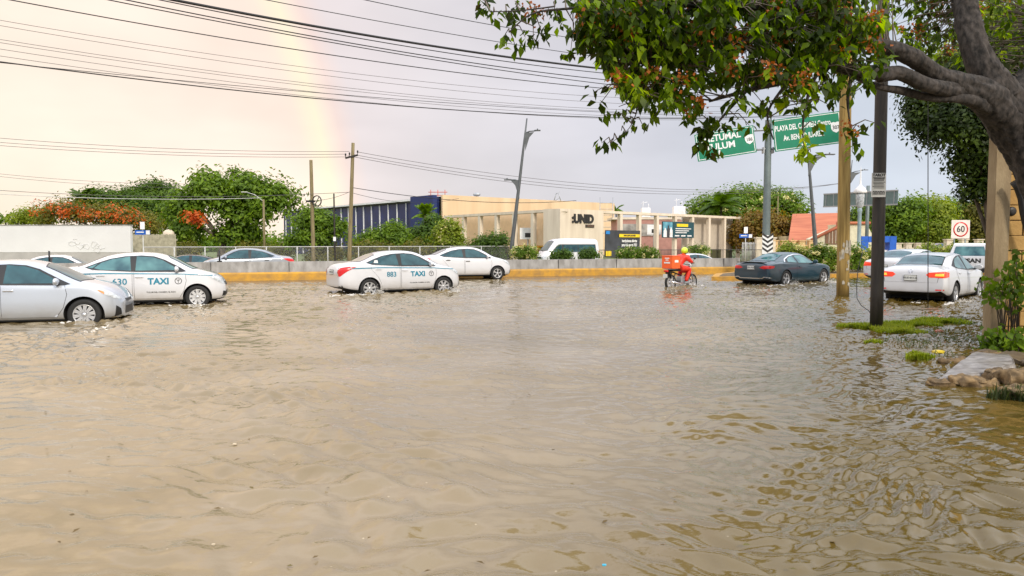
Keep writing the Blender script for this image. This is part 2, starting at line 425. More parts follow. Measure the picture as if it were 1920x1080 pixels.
def make_car(S, name, label, cat):
    root = thing(name, label, cat); W = S['W']/2; pm = S['paint']; gl = S.get('glass', M_glass)
    b3, bvh = make_body(S); obj('body', b3, [pm, M_dark], root)
    U = Vector((1, 0, 0)); Z = Vector((0, 0, 1))
    for s in (-1, 1):
        d = (0, -s, 0)
        def side(nm, parts, par=root): return project(nm, parts, bvh, d, U, Z, par)
        for nm, poly in S['doors']:
            side('door', [(grow(poly, 0.009), 0.002, M_trim), (poly, 0.0045, pm)])
        side('window_trim', [(S['dlo'], 0.006, M_trim)])
        for poly in S['glass_side']: side('side_window', [(poly, 0.009, gl)])
        if S.get('chrome_dlo'):
            side('chrome_strip', [([p for p in S['chrome_dlo']], 0.0105, M_chrome)])
        side('sill', [(S['sill'], 0.003, S.get('sill_mat', M_trim))])
        for hx, hz in S['handles']:
            h = bvh.ray_cast(Vector((hx, s*3, hz)), Vector((0, -s, 0)))
            if h[0] is None: continue
            bm = bmesh.new(); box(bm, (hx, h[0].y+s*0.025, hz), (0.19, 0.022, 0.032), bevel=0.009)
            box(bm, (hx-0.07, h[0].y+s*0.008, hz), (0.03, 0.03, 0.026)); box(bm, (hx+0.07, h[0].y+s*0.008, hz), (0.03, 0.03, 0.026))
            obj('door_handle', bm, S.get('handle_mat', pm), root, smooth=False)
        mx, mz = S['mirror']; h = bvh.ray_cast(Vector((mx, s*3, mz)), Vector((0, -s, 0)))
        my = abs(h[0].y) if h[0] else W*0.9
        bm = bmesh.new(); bmesh.ops.create_icosphere(bm, subdivisions=3, radius=1, matrix=Matrix.Translation((mx, s*(my+0.13), mz+0.035)) @ Matrix.Diagonal((0.065, 0.115, 0.075, 1)))
        for v in bm.verts:
            if v.co.x < mx-0.03: v.co.x = mx-0.03
        for f in bm.faces: f.smooth = True
        box(bm, (mx+0.01, s*(my+0.03), mz-0.02), (0.05, 0.12, 0.03), mi=1)
        obj('side_mirror', bm, [pm, M_trim], root)
        for nm, az, pts, m, off in S['lights']:
            az = R(az)*s; dd = Vector((-math.cos(az), -math.sin(az), 0)); uu = Vector((-math.sin(az), math.cos(az), 0))
            poly = [(Vector((p[0], p[1]*s, p[2])).dot(uu), p[2]) for p in pts]
            project(nm, [(poly, off, m)], bvh, dd, uu, Z, root, cell=0.05)
        for x in (-S['wb']/2, S['wb']/2):
            bm = bmesh.new(); wheel_mesh(bm, S['R'], 0.20)
            wl = obj('wheel', bm, M_rubber, root, loc=(x, s*(W-0.115), S['R']))
            bm = bmesh.new(); rim_mesh(bm, S['R'], 0.20, S['spokes'], s, S.get('twin', False), S.get('cover', False))
            obj('rim', bm, [S.get('rim', M_rim), M_trim], wl)
    project('windshield', [(grow(S['wind'], 0.03), 0.004, M_trim), (S['wind'], 0.007, S.get('wsglass', gl))], bvh, (0, 0, -1), U, Vector((0, 1, 0)), root)
    project('rear_window', [(grow(S['rearw'], 0.025), 0.004, M_trim), (S['rearw'], 0.007, S.get('rglass', M_glass_g))], bvh, (0, 0, -1), U, Vector((0, 1, 0)), root)
    Y = Vector((0, 1, 0))
    if 'boot' in S: project('boot_lid', [(grow(S['boot'], 0.008), 0.002, M_trim), (S['boot'], 0.0045, pm)], bvh, (1, 0, 0), Y, Z, root)
    for nm, poly, m, off in S.get('rear', []): project(nm, [(poly, off, m)], bvh, (1, 0, 0), Y, Z, root)
    for nm, poly, m, off in S.get('front', []): project(nm, [(poly, off, m)], bvh, (-1, 0, 0), Y, Z, root)
    pz = S['plate']; h = bvh.ray_cast(Vector((-4, 0, pz)), U)
    px = h[0].x if h[0] else S['stations'][0]
    bm = bmesh.new(); box(bm, (px-0.014, 0, pz), (0.02, 0.33, 0.165), bevel=0.004, mi=1); box(bm, (px-0.026, 0, pz), (0.006, 0.30, 0.135), mi=0)
    pl = obj('licence_plate', bm, [M_plate, M_trim], root)
    text_on('plate_text', S.get('plate_text', 'UTB-417-G'), 0.07, frame((px-0.030, 0, pz), (0, -1, 0), (0, 0, 1)), M_ink, pl, bold=0.001)
    bm = bmesh.new(); box(bm, (0, 0, 0.24), (S['wb']+0.9, S['W']-0.5, 0.14)); box(bm, (0, 0, 0.34), (S['wb']-0.75, S['W']-0.2, 0.26))
    obj('underbody', bm, M_dark, root)
    return root, bvh

ST = [-2.27,-2.24,-2.16,-2.02,-1.85,-1.68,-1.5,-1.3,-1.1,-0.9,-0.65,-0.4,-0.1,0.2,0.45,0.7,0.9,1.1,1.25,1.4,1.6,1.8,1.95,2.06,2.13,2.16]
def stations(a, b):  # stretch the standard stations to a body from a to b
    return [a + (x-ST[0])/(ST[-1]-ST[0])*(b-a) for x in ST]
COMPACT = dict(W=1.70, R=0.31, wb=2.60, paint=M_white, stations=ST, spokes=8, cover=True,
    top=[(-2.27,.90),(-2.20,1.04),(-2.0,1.10),(-1.65,1.135),(-1.5,1.17),(-1.0,1.385),(-.6,1.475),(-.1,1.505),(.3,1.485),(.6,1.395),(1.15,1.095),(1.3,1.035),(1.6,.975),(1.95,.85),(2.10,.70),(2.16,.60)],
    belt=[(-2.27,.86),(-2.1,.97),(-1.6,1.04),(-1,1.02),(0,.97),(1.0,.96),(1.3,.955),(1.7,.90),(2.0,.78),(2.16,.56)],
    low=[(-2.27,.36),(-2.0,.27),(-1.7,.22),(0,.20),(1.7,.20),(2.0,.22),(2.16,.30)],
    wid=[(-2.27,.80),(-2.1,.925),(-1.8,.985),(-1.3,1.0),(1.3,1.0),(1.7,.97),(1.95,.88),(2.10,.74),(2.16,.62)],
    wtop=[(-2.27,.50),(-2.1,.60),(-1.5,.60),(-1,.57),(-.4,.56),(.4,.56),(1.1,.62),(1.5,.64),(2.0,.52),(2.16,.40)],
    doors=[('f', [(-.22,.30),(.86,.30),(.97,.50),(1.03,.75),(1.0,.965),(-.22,.99)]), ('r', [(-.27,.30),(-.27,.99),(-1.22,1.05),(-1.24,.93),(-1.0,.66),(-.89,.42),(-.88,.30)])],
    dlo=[(-1.38,1.12),(-1.1,1.235),(-.8,1.34),(-.45,1.405),(-.05,1.425),(.25,1.40),(.5,1.31),(.85,1.12),(1.04,1.0),(.95,.985),(-.2,1.0),(-1.2,1.065)],
    glass_side=[[(-.29,1.03),(-1.0,1.06),(-1.16,1.10),(-1.0,1.235),(-.75,1.33),(-.33,1.395)], [(-.19,1.03),(-.17,1.40),(.22,1.375),(.46,1.29),(.88,1.03)], [(-1.19,1.10),(-1.31,1.115),(-1.07,1.22)]],
    sill=[(-.9,.20),(.9,.20),(.92,.25),(-.92,.25)], handles=[(-.10,.87),(-1.0,.92)], mirror=(.80,1.03),
    wind=[(1.19,-.56),(1.24,-.3),(1.25,0),(1.24,.3),(1.19,.56),(.64,.47),(.58,.25),(.57,0),(.58,-.25),(.64,-.47)],
    rearw=[(-1.55,-.50),(-1.6,0),(-1.55,.50),(-1.02,.44),(-.95,0),(-1.02,-.44)],
    boot=[(-.50,.74),(.50,.74),(.56,.92),(.52,1.03),(-.52,1.03),(-.56,.92)],
    lights=[('tail_light', 148, [(-1.78,.84,1.0),(-2.02,.80,1.01),(-2.2,.64,.97),(-2.25,.55,.86),(-2.25,.57,.72),(-2.18,.68,.70),(-2.05,.80,.86),(-1.9,.83,.94)], M_red, .008),
            ('reverse_lamp', 160, [(-2.22,.60,.80),(-2.24,.54,.78),(-2.24,.55,.71),(-2.22,.64,.71)], M_lamp, .011),
            ('headlight', 40, [(1.52,.80,.90),(1.80,.74,.90),(2.0,.62,.82),(2.1,.50,.72),(2.1,.48,.66),(2.02,.66,.66),(1.85,.77,.74)], M_lamp, .007),
            ('fog_lamp_recess', 25, [(2.08,.66,.46),(2.13,.48,.44),(2.13,.50,.34),(2.06,.68,.32)], M_trim, .005)],
    rear=[('bumper_insert', [(-.68,.30),(.68,.30),(.72,.42),(.5,.36),(-.5,.36),(-.72,.42)], M_trim, .004)],
    front=[('grille', [(-.45,.70),(.45,.70),(.32,.60),(-.32,.60)], M_trim, .005), ('lower_grille', [(-.5,.46),(.5,.46),(.42,.34),(-.42,.34)], M_trim, .005)],
    plate=.83)
def near_fit(S, prx, prow, pfx=None, yaw=None, sub=0.12, s=-1):
    """root location and yaw from the near rear wheel's column and waterline row, and the near front wheel's column"""
    Pr = gnd(prx, prow); lat = s*(S['W']/2-0.1)
    if yaw is None:
        best = None
        for k in range(-200, 1100):
            th = R(k/10.0); P = Pr + Vector((math.cos(th), math.sin(th), 0))*S['wb']
            e = abs(P.x/P.y - (pfx-960)/FPX*math.cos(0))
            if best is None or e < best[0]: best = (e, th)
        yaw = best[1]
    off = Vector((-S['wb']/2, lat, 0)); c, n = math.cos(yaw), math.sin(yaw)
    loc = Pr - Vector((off.x*c-off.y*n, off.x*n+off.y*c, 0)); loc.z = -sub
    return loc, yaw
def side_text(root, bvh, s, size, x, z, nm, m=M_teal, bold=0.004, sx=1.0, cell=0.05):
    for sd_ in (-1, 1):
        bm = text_bm(s, size, bold, 'CENTER', sx); bmesh.ops.translate(bm, vec=(x*(-sd_), z, 0), verts=bm.verts)
        project(nm, [(bm, 0.009, m)], bvh, (0, -sd_, 0), Vector((-sd_, 0, 0)), Vector((0, 0, 1)), root, cell)
def side_poly(root, bvh, poly, nm, m, off=0.0085):
    for sd_ in (-1, 1): project(nm, [(poly, off, m)], bvh, (0, -sd_, 0), Vector((1, 0, 0)), Vector((0, 0, 1)), root)
def ring_bm(cx, cz, r0, r1, n=28):
    bm = bmesh.new(); a = [bm.verts.new((cx+r0*math.cos(t*2*math.pi/n), cz+r0*math.sin(t*2*math.pi/n), 0)) for t in range(n)]
    b = [bm.verts.new((cx+r1*math.cos(t*2*math.pi/n), cz+r1*math.sin(t*2*math.pi/n), 0)) for t in range(n)]
    for t in range(n): bm.faces.new((a[t], b[t], b[(t+1) % n], a[(t+1) % n]))
    return bm
def taxi_marks(root, bvh, num, glyph_sx):
    side_poly(root, bvh, [(-1.95,.935),(-.9,.952),(0,.935),(1.0,.915),(1.75,.868),(1.78,.885),(1.0,.940),(0,.963),(-.9,.982),(-1.95,.965)], 'teal_stripe', M_teal, .008)
    side_text(root, bvh, num, .225, -.56, .74, 'taxi_number', sx=glyph_sx)
    side_text(root, bvh, 'TAXI', .225, .36, .74, 'taxi_lettering', bold=.009, sx=1.02)
    side_text(root, bvh, 'TULUM DEL CARMEN, Q. ROO', .052, .42, .46, 'door_small_text', M_ink, bold=.001)
    for sd_ in (-1, 1):
        rb = ring_bm(.84, .75, .072, .088)
        for q in ([(.835,.69),(.845,.69),(.845,.81),(.835,.81)], [(.79,.79),(.80,.80),(.845,.745),(.835,.74)], [(.89,.79),(.88,.80),(.835,.745),(.845,.74)]):
            rb.faces.new([rb.verts.new((p[0], p[1], 0)) for p in q])
        project('door_emblem', [(rb, .0085, M_ink)], bvh, (0, -sd_, 0), Vector((1, 0, 0)), Vector((0, 0, 1)), root)
CARS = []   # (x, y, yaw, length) for the wakes
def put(root, loc, yaw):
    root.location = loc; root.rotation_euler = (0, 0, yaw)
# taxi 883, mid-picture
def squeeze(S, x0, k):
    f = lambda x: x if x < x0 else x0+(x-x0)*k
    S = dict(S); S['stations'] = [f(x) for x in S['stations']]
    for key in ('top','belt','low','wid','wtop'): S[key] = [(f(a), b) for a, b in S[key]]
    S['lights'] = [(nm, az, [(f(p[0]),)+tuple(p[1:]) for p in pts], m, o) for nm, az, pts, m, o in S['lights']]
    return S
COMPACT = squeeze(COMPACT, 1.45, .80)
S1 = dict(COMPACT); S1['glass'] = M_glass; S1['spokes'] = 7; S1['cover'] = False
taxi883, bv = make_car(S1, 'taxi', 'white taxi numbered 883 throwing up spray in the middle of the flood', 'taxi')
taxi_marks(taxi883, bv, '883', 1.0)
side_poly(taxi883, bv, [(-1.13,1.115),(-.99,1.11),(-.98,1.20),(-1.08,1.20)], 'window_sticker', M_plate, .0115)
loc, yaw = near_fit(S1, 692, 553, 830, sub=.10); put(taxi883, loc, yaw); CARS.append((loc, yaw, 'move'))
# taxi 630, left
S2 = dict(COMPACT); S2['glass'] = M_glass_t; S2['wsglass'] = M_glass_t; S2['spokes'] = 9
taxi630, bv = make_car(S2, 'taxi', 'white taxi numbered 630 with see-through teal windows beside the silver car', 'taxi')
taxi_marks(taxi630, bv, '630', 1.05)
yaw = R(19); c, n = math.cos(yaw), math.sin(yaw); Pf = gnd(371, 571); off = Vector((1.30, -.75, 0))
loc = Pf - Vector((off.x*c-off.y*n, off.x*n+off.y*c, 0)); loc.z = -.10
put(taxi630, loc, yaw); CARS.append((loc, yaw, 'slow'))
# plain white saloon by the barrier
S3 = dict(COMPACT); S3['handle_mat'] = M_trim; S3['spokes'] = 5; S3['twin'] = True
wsed, bv = make_car(S3, 'white_sedan', 'plain white sedan without lettering driving along the yellow and grey barrier', 'car')
yaw = R(19); c, n = math.cos(yaw), math.sin(yaw); Pf = gnd(932, 524); off = Vector((1.30, -.75, 0))
loc = Pf - Vector((off.x*c-off.y*n, off.x*n+off.y*c, 0)); loc.z = -.02
put(wsed, loc, yaw); CARS.append((loc, yaw, 'slow'))
# silver saloon cut by the left edge
SC = dict(COMPACT); a0, a1 = -2.33, 2.30
SC.update(W=1.775, R=.325, wb=2.70, paint=M_silver, spokes=10, twin=True, stations=stations(a0, a1), glass=M_glass, sill_mat=M_silver, gap=.06,
    top=[(a0,.88),(-2.22,1.04),(-2.0,1.09),(-1.65,1.12),(-1.0,1.36),(-.6,1.435),(-.1,1.47),(.25,1.45),(.55,1.37),(1.2,1.05),(1.4,.995),(1.75,.93),(2.05,.80),(2.22,.68),(a1,.58)],
    belt=[(a0,.84),(-2.1,.97),(-1.6,1.02),(-1,.99),(0,.94),(1.0,.92),(1.4,.91),(1.8,.85),(2.1,.72),(a1,.53)],
    low=[(a0,.36),(-2.0,.24),(0,.19),(1.8,.19),(2.1,.21),(a1,.24)],
    wid=[(a0,.80),(-2.1,.93),(-1.8,.985),(-1.3,1.0),(1.4,1.0),(1.8,.97),(2.08,.87),(2.23,.74),(a1,.64)],
    wtop=[(a0,.5),(-2.1,.62),(-1.5,.62),(-1,.60),(.4,.59),(1.1,.66),(1.6,.66),(2.1,.52),(a1,.40)],
    doors=[('f', [(-.15,.29),(.84,.29),(.97,.48),(1.04,.75),(1.0,.93),(-.15,.95)]), ('r', [(-.2,.29),(-.2,.95),(-1.25,1.02),(-1.27,.9),(-1.05,.66),(-.93,.42),(-.92,.29)])],
    dlo=[(-1.4,1.10),(-1.1,1.21),(-.8,1.30),(-.45,1.365),(-.05,1.385),(.25,1.36),(.5,1.28),(.9,1.06),(1.10,.965),(1.0,.945),(-.2,.965),(-1.2,1.035)],
    glass_side=[[(-.22,.99),(-1.0,1.03),(-1.18,1.08),(-1.0,1.20),(-.75,1.29),(-.26,1.36)], [(-.12,.99),(-.10,1.365),(.22,1.34),(.46,1.26),(.84,1.05),(.9,.985)]],
    sill=[(-.92,.19),(.92,.19),(.93,.23),(-.93,.23)], handles=[(-.02,.85),(-1.0,.89)], mirror=(.86,.99), handle_mat=M_chrome,
    wind=[(1.24,-.60),(1.32,0),(1.24,.60),(.60,.50),(.52,0),(.60,-.50)],
    lights=[COMPACT['lights'][0], ('headlight', 48, [(1.62,.86,.86),(1.85,.79,.83),(2.08,.66,.745),(2.22,.50,.66),(2.22,.50,.61),(2.05,.72,.655),(1.85,.83,.74)], M_lamp, .007),
            ('indicator', 55, [(1.63,.86,.855),(1.82,.80,.80),(1.84,.83,.745)], M_amber, .010),
            ('fog_lamp_recess', 42, [(2.10,.70,.50),(2.20,.60,.43),(2.22,.58,.30),(2.08,.72,.27)], M_trim, .006),
            ('fog_lamp_chrome', 42, [(2.05,.76,.27),(2.25,.56,.27),(2.25,.56,.245),(2.03,.78,.245)], M_chrome, .009)],
    front=[('grille', [(-.30,.62),(.30,.62),(.28,.56),(-.28,.56)], M_trim, .005), ('lower_grille', [(-.34,.46),(.34,.46),(.38,.30),(-.38,.30)], M_trim, .005)], plate=.83)
SC = squeeze(SC, 1.5, .68)
silv, bv = make_car(SC, 'silver_sedan', 'silver sedan with dark windows standing in water at the left edge of the photo', 'car')
yaw = R(16); c, n = math.cos(yaw), math.sin(yaw); Pf = gnd(160, 603); off = Vector((1.35, -.78, 0))
loc = Pf - Vector((off.x*c-off.y*n, off.x*n+off.y*c, 0)); loc.z = -.17
put(silv, loc, yaw); CARS.append((loc, yaw, 'slow'))
# dark two-door coupe
CP = dict(SC); a0, a1 = -2.42, 2.28
CP.update(W=1.85, R=.345, wb=2.76, paint=M_slate, spokes=5, twin=True, stations=stations(a0, a1), glass=M_glass_t, wsglass=M_glass, rglass=M_glass_t, gap=.04,
    top=[(a0,.86),(-2.34,1.0),(-2.1,1.015),(-1.75,1.04),(-1.3,1.20),(-.8,1.335),(-.3,1.385),(.1,1.375),(.5,1.27),(1.05,1.0),(1.3,.955),(1.75,.89),(2.05,.78),(2.2,.66),(a1,.56)],
    belt=[(a0,.82),(-2.2,.93),(-1.6,.97),(-1,.965),(0,.93),(1.0,.90),(1.4,.88),(1.8,.82),(2.1,.70),(a1,.52)],
    low=[(a0,.32),(-2.0,.22),(0,.18),(1.8,.18),(2.1,.19),(a1,.24)],
    wid=[(a0,.83),(-2.25,.93),(-1.9,.985),(-1.4,1.0),(1.4,1.0),(1.8,.97),(2.05,.88),(2.2,.75),(a1,.64)],
    wtop=[(a0,.55),(-2.1,.64),(-1.5,.60),(-.8,.54),(.2,.54),(1.0,.62),(1.6,.66),(2.1,.52),(a1,.40)],
    doors=[('f', [(-.62,.30),(.80,.30),(.93,.48),(1.0,.72),(.98,.90),(-.62,.94)])],
    dlo=[(-1.42,1.0),(-1.15,1.13),(-.8,1.235),(-.4,1.295),(0,1.29),(.3,1.22),(.7,1.03),(.92,.93),(.8,.915),(-.5,.95)],
    glass_side=[[(-.58,.975),(-1.2,1.01),(-1.05,1.12),(-.78,1.21),(-.56,1.245)], [(-.50,.97),(-.48,1.255),(0,1.26),(.25,1.19),(.66,.98),(.7,.95)]],
    chrome_dlo=[(-1.44,1.0),(-1.16,1.14),(-.8,1.25),(-.4,1.31),(0,1.305),(.32,1.23),(.7,1.045),(.7,1.02),(.3,1.205),(0,1.28),(-.4,1.285),(-.8,1.225),(-1.14,1.12),(-1.36,1.01)],
    sill=[(-.95,.18),(.95,.18),(.96,.26),(-.96,.26)], sill_mat=M_trim, handles=[(-.42,.82)], handle_mat=M_slate, mirror=(.62,.97),
    wind=[(1.02,-.56),(1.1,0),(1.02,.56),(.42,.46),(.36,0),(.42,-.46)], rearw=[(-1.68,-.50),(-1.74,0),(-1.68,.50),(-.98,.42),(-.9,0),(-.98,-.42)],
    boot=[(-.62,.66),(.62,.66),(.64,.94),(-.64,.94)],
    lights=[('tail_light', 155, [(-2.15,.87,.86),(-2.3,.78,.88),(-2.38,.50,.87),(-2.38,.36,.80),(-2.38,.50,.755),(-2.3,.80,.765),(-2.2,.86,.79)], M_red, .008),
            ('headlight', 40, [(1.7,.80,.80),(2.0,.70,.76),(2.15,.52,.68),(2.12,.56,.61),(1.9,.78,.66)], M_lamp, .007)],
    rear=[('diffuser', [(-.78,.24),(.78,.24),(.80,.36),(.55,.40),(.5,.34),(-.5,.34),(-.55,.40),(-.80,.36)], M_trim, .004),
          ('chrome_strip', [(-.82,.40),(-.60,.43),(-.5,.375),(.5,.375),(.60,.43),(.82,.40),(.82,.425),(.58,.455),(.48,.40),(-.48,.40),(-.58,.455),(-.82,.425)], M_chrome, .007)],
    front=[('grille', [(-.45,.66),(.45,.66),(.38,.34),(-.38,.34)], M_trim, .005)], plate=.80, plate_text='USX-19-81')
coupe, bv = make_car(CP, 'dark_coupe', 'dark blue grey two-door coupe driving through the water below the green signs', 'car')
bm = bmesh.new()
prism(bm, [(-.66,0),(-.5,.09),(.5,.09),(.66,0)], .022, frame((-2.37, 0, 1.018), (0, 1, 0), (1, 0, .1)))
obj('boot_spoiler', bm, M_trim, coupe)
loc, yaw = near_fit(CP, 1471, 535, 1542, sub=.10); put(coupe, loc, yaw); CARS.append((loc, yaw, 'move'))
# white saloon seen from behind, right
JT = dict(SC); a0, a1 = -2.38, 2.28
JT.update(W=1.79, R=.325, wb=2.65, paint=M_white, spokes=5, twin=True, stations=stations(a0, a1), glass=M_glass_t, rglass=M_glass, sill_mat=M_white,
    top=[(a0,.93),(-2.32,1.07),(-2.1,1.10),(-1.75,1.125),(-1.15,1.37),(-.7,1.43),(-.1,1.455),(.25,1.44),(.55,1.36),(1.15,1.06),(1.4,.995),(1.75,.93),(2.05,.80),(2.2,.68),(a1,.58)],
    belt=[(a0,.88),(-2.2,.98),(-1.6,1.0),(-1,.97),(0,.94),(1.0,.92),(1.4,.91),(1.8,.85),(2.1,.72),(a1,.53)],
    low=[(a0,.40),(-2.2,.33),(-1.8,.24),(0,.19),(1.8,.19),(2.1,.21),(a1,.24)],
    wid=[(a0,.90),(-2.3,.955),(-2.0,.99),(-1.3,1.0),(1.4,1.0),(1.8,.97),(2.08,.87),(2.2,.74),(a1,.64)],
    wtop=[(a0,.62),(-2.1,.68),(-1.7,.66),(-1,.61),(.4,.60),(1.1,.66),(1.6,.66),(2.1,.52),(a1,.40)], handle_mat=M_white,
    rearw=[(-1.72,-.58),(-1.78,0),(-1.72,.58),(-1.16,.52),(-1.08,0),(-1.16,-.52)],
    boot=[(-.66,.66),(.66,.66),(.70,.88),(.66,1.05),(-.66,1.05),(-.70,.88)],
    lights=[('tail_light', 160, [(-2.1,.89,.93),(-2.3,.83,.96),(-2.36,.45,.93),(-2.36,.38,.87),(-2.36,.46,.80),(-2.3,.83,.79),(-2.12,.89,.81)], M_redlit, .008),
            ('indicator', 165, [(-2.3,.80,.90),(-2.36,.62,.90),(-2.36,.60,.84),(-2.3,.80,.835)], M_amberlit, .011),
            ('reflector', 168, [(-2.3,.82,.48),(-2.36,.62,.48),(-2.36,.62,.45),(-2.3,.82,.45)], M_red, .006),
            ('headlight', 40, [(1.7,.80,.84),(2.0,.70,.80),(2.15,.52,.72),(2.12,.56,.64),(1.9,.78,.68)], M_lamp, .007)],
    rear=[('bumper_insert', [(-.72,.30),(.72,.30),(.70,.395),(-.70,.395)], M_trim, .004)],
    plate=.78, plate_text='UUD-811-A')
jetta, bv = make_car(JT, 'white_sedan', 'white sedan seen from behind with glowing tail lights beyond the black pole', 'car')
eb = ring_bm(0, .965, .048, .06)
for q in ([(-.03,1.0),(-.02,1.0),(0,.94),(-.006,.925)], [(.03,1.0),(.02,1.0),(0,.94),(.006,.925)], [(-.035,.95),(-.028,.955),(-.012,.925),(-.018,.92)], [(.035,.95),(.028,.955),(.012,.925),(.018,.92)]):
    eb.faces.new([eb.verts.new((p[0], p[1], 0)) for p in q])
project('boot_emblem', [(eb, .012, M_chrome)], bv, (1, 0, 0), Vector((0, 1, 0)), Vector((0, 0, 1)), jetta)
loc, yaw = near_fit(JT, 1786, 567, 1833, sub=.08); put(jetta, loc, yaw); CARS.append((loc, yaw, 'move')); jyaw = yaw
JYAW = yaw
# the white saloon behind it
wb2 = copy_tree(jetta); wb2['label'] = 'white sedan half hidden between the black pole and the larger white sedan'
for c_ in children(wb2):
    if c_.name.startswith('indicator'): bpy.data.objects.remove(c_)
P = at(1663, 520, 29.0); wb2.location = (P.x+1.9, 30.8, -.04); wb2.rotation_euler = (0, 0, R(38))

# far carriageway, beyond the barrier
FS = dict(COMPACT); FS['paint'] = paint('dull grey car paint', (0.26, 0.29, 0.33), 0.3); FS['glass'] = M_glass; FS['spokes'] = 7; FS['handle_mat'] = M_trim
fs, bv = make_car(FS, 'silver_sedan', 'small silver grey sedan facing left beyond the concrete barrier', 'car')
fs.location = (-12.85, 35.9, -.08); fs.rotation_euler = (0, 0, R(180+19))
FB = dict(SC); FB['paint'] = M_navy; FB['glass'] = M_glass
SUVT = dict(FB); SUVT['top'] = [(a, b+(.0 if b < 1.3 else -.05)) for a, b in SC['top']]
suv, bv = make_car(SUVT, 'dark_sedan', 'low black sedan just behind the silver sedan past the barrier', 'car')
suv.location = (-17.6, 40.6, -.38); suv.rotation_euler = (0, 0, R(199))
fw = copy_tree(wsed); fw['label'] = 'white sedan whose roof shows in front of the long white wall'; fw['group'] = ''
del fw['group']
fw.location = (-21.9, 36.2, -.42); fw.rotation_euler = (0, 0, R(19))
fw2 = copy_tree(wsed); fw2['label'] = 'white car roof peeping over the barrier right of the motorcycle courier'
fw2.location = (11.5, 48.5, -.5); fw2.rotation_euler = (0, 0, R(199))
mr_ = copy_tree(suv); mr_['label'] = 'dark maroon car parked far off by the cream boundary wall'
for c_ in children(mr_):
    if c_.name.startswith(('body', 'door', 'boot_lid')) and 'handle' not in c_.name:
        c_.data = c_.data.copy()
        for k, m_ in enumerate(c_.data.materials):
            if m_ == M_navy: c_.data.materials[k] = M_maroon
mr_.location = (37.6, 66.0, .25); mr_.rotation_euler = (0, 0, R(190))

# white minibus
VN = dict(COMPACT); a0, a1 = -2.45, 2.35
VN.update(W=1.90, R=.34, wb=3.0, paint=M_white, stations=stations(a0, a1), glass=M_glass, rglass=M_glass, spokes=6,
    top=[(a0,1.80),(-2.38,2.12),(-2.1,2.24),(0,2.28),(1.0,2.24),(1.25,2.12),(1.95,1.36),(2.1,1.16),(2.25,1.0),(a1,.86)],
    belt=[(a0,1.10),(-2,1.14),(0,1.14),(1.4,1.10),(2.1,.98),(a1,.80)],
    low=[(a0,.32),(0,.28),(a1,.30)], wid=[(a0,.93),(-2.3,.98),(-2,1.0),(1.7,1.0),(2.1,.94),(a1,.80)],
    wtop=[(a0,.66),(-2.2,.72),(1,.72),(1.5,.72),(2.0,.74),(a1,.6)],
    doors=[('f', [(.85,.38),(1.0,.60),(1.25,.85),(1.85,.9),(1.86,1.12),(.72,1.14),(.72,.38)]), ('s', [(.66,.38),(.66,1.14),(-.55,1.14),(-.55,.38)])],
    dlo=[(-2.15,1.22),(-2.1,1.82),(.95,1.82),(1.2,1.72),(1.66,1.22)],
    glass_side=[[(-2.1,1.26),(-2.06,1.78),(-.6,1.78),(-.6,1.26)], [(-.55,1.26),(-.55,1.78),(.66,1.78),(.66,1.26)], [(.78,1.26),(.78,1.78),(.95,1.78),(1.15,1.68),(1.56,1.26)]],
    sill=[(-.9,.28),(1.0,.28),(1.0,.34),(-.9,.34)], handles=[(.8,.98),(.55,.98)], mirror=(1.6,1.3),
    wind=[(1.93,-.66),(2.0,0),(1.93,.66),(1.36,.58),(1.3,0),(1.36,-.58)], rearw=[(-2.36,-.4),(-2.36,.4),(-2.30,.4),(-2.30,-.4)],
    boot=[(-.7,.6),(.7,.6),(.7,1.9),(-.7,1.9)],
    lights=[('tail_light', 165, [(-2.4,.86,1.3),(-2.4,.76,1.3),(-2.4,.76,.9),(-2.4,.86,.9)], M_red, .008),
            ('headlight', 35, [(2.0,.86,1.0),(2.2,.66,.98),(2.3,.50,.80),(2.1,.84,.76)], M_lamp, .008)],
    rear=[], front=[('grille', [(-.45,.86),(.45,.86),(.4,.72),(-.4,.72)], M_trim, .006), ('lower_grille', [(-.55,.58),(.55,.58),(.5,.42),(-.5,.42)], M_trim, .006)],
    plate=.62)
van, bv = make_car(VN, 'minibus', 'white minibus with dark windows parked beside the cream college wall', 'minibus')
P = at(1062, 480, 58.0); van.location = (P.x, 58.0, -.25); van.rotation_euler = (0, 0, R(180+22))
van2 = copy_tree(van); van2['label'] = 'white van mostly hidden behind the tall concrete column at the right'
P = at(1862, 500, 30.0); van2.location = (24.6, 36.0, 0); van2.rotation_euler = (0, 0, R(52))

# pickup truck seen from behind
pk = thing('pickup_truck', 'white pickup truck with dark lettering across its tailgate far right', 'pickup truck')
bm = bmesh.new()
box(bm, (-1.75, .86, .82), (1.7, .07, .55), bevel=.02); box(bm, (-1.75, -.86, .82), (1.7, .07, .55), bevel=.02)
box(bm, (-1.75, 0, .58), (1.7, 1.7, .08)); box(bm, (-.93, 0, .82), (.06, 1.72, .5)); box(bm, (1.75, 0, .84), (1.5, 1.70, .50), bevel=.09)
box(bm, (.35, 0, .70), (2.4, 1.78, .74), bevel=.06)
obj('body', bm, M_white, pk)
bm = bmesh.new(); cs = []
for x, z, w_ in ((-.85,1.05,.84),(-.72,1.62,.66),(-.5,1.70,.62),(.5,1.70,.62),(.75,1.62,.64),(1.35,1.06,.82)):
    cs.append([bm.verts.new((x, y, zz)) for y, zz in ((-w_, z), (w_, z))])
base = [[bm.verts.new((x, y, .98)) for y in (-.86, .86)] for x in (-.85, 1.35)]
for i in range(5): bm.faces.new((cs[i][0], cs[i+1][0], cs[i+1][1], cs[i][1]))
bm.faces.new([c_[0] for c_ in cs][::-1]); bm.faces.new([c_[1] for c_ in cs])
obj('cab', bm, M_white, pk)
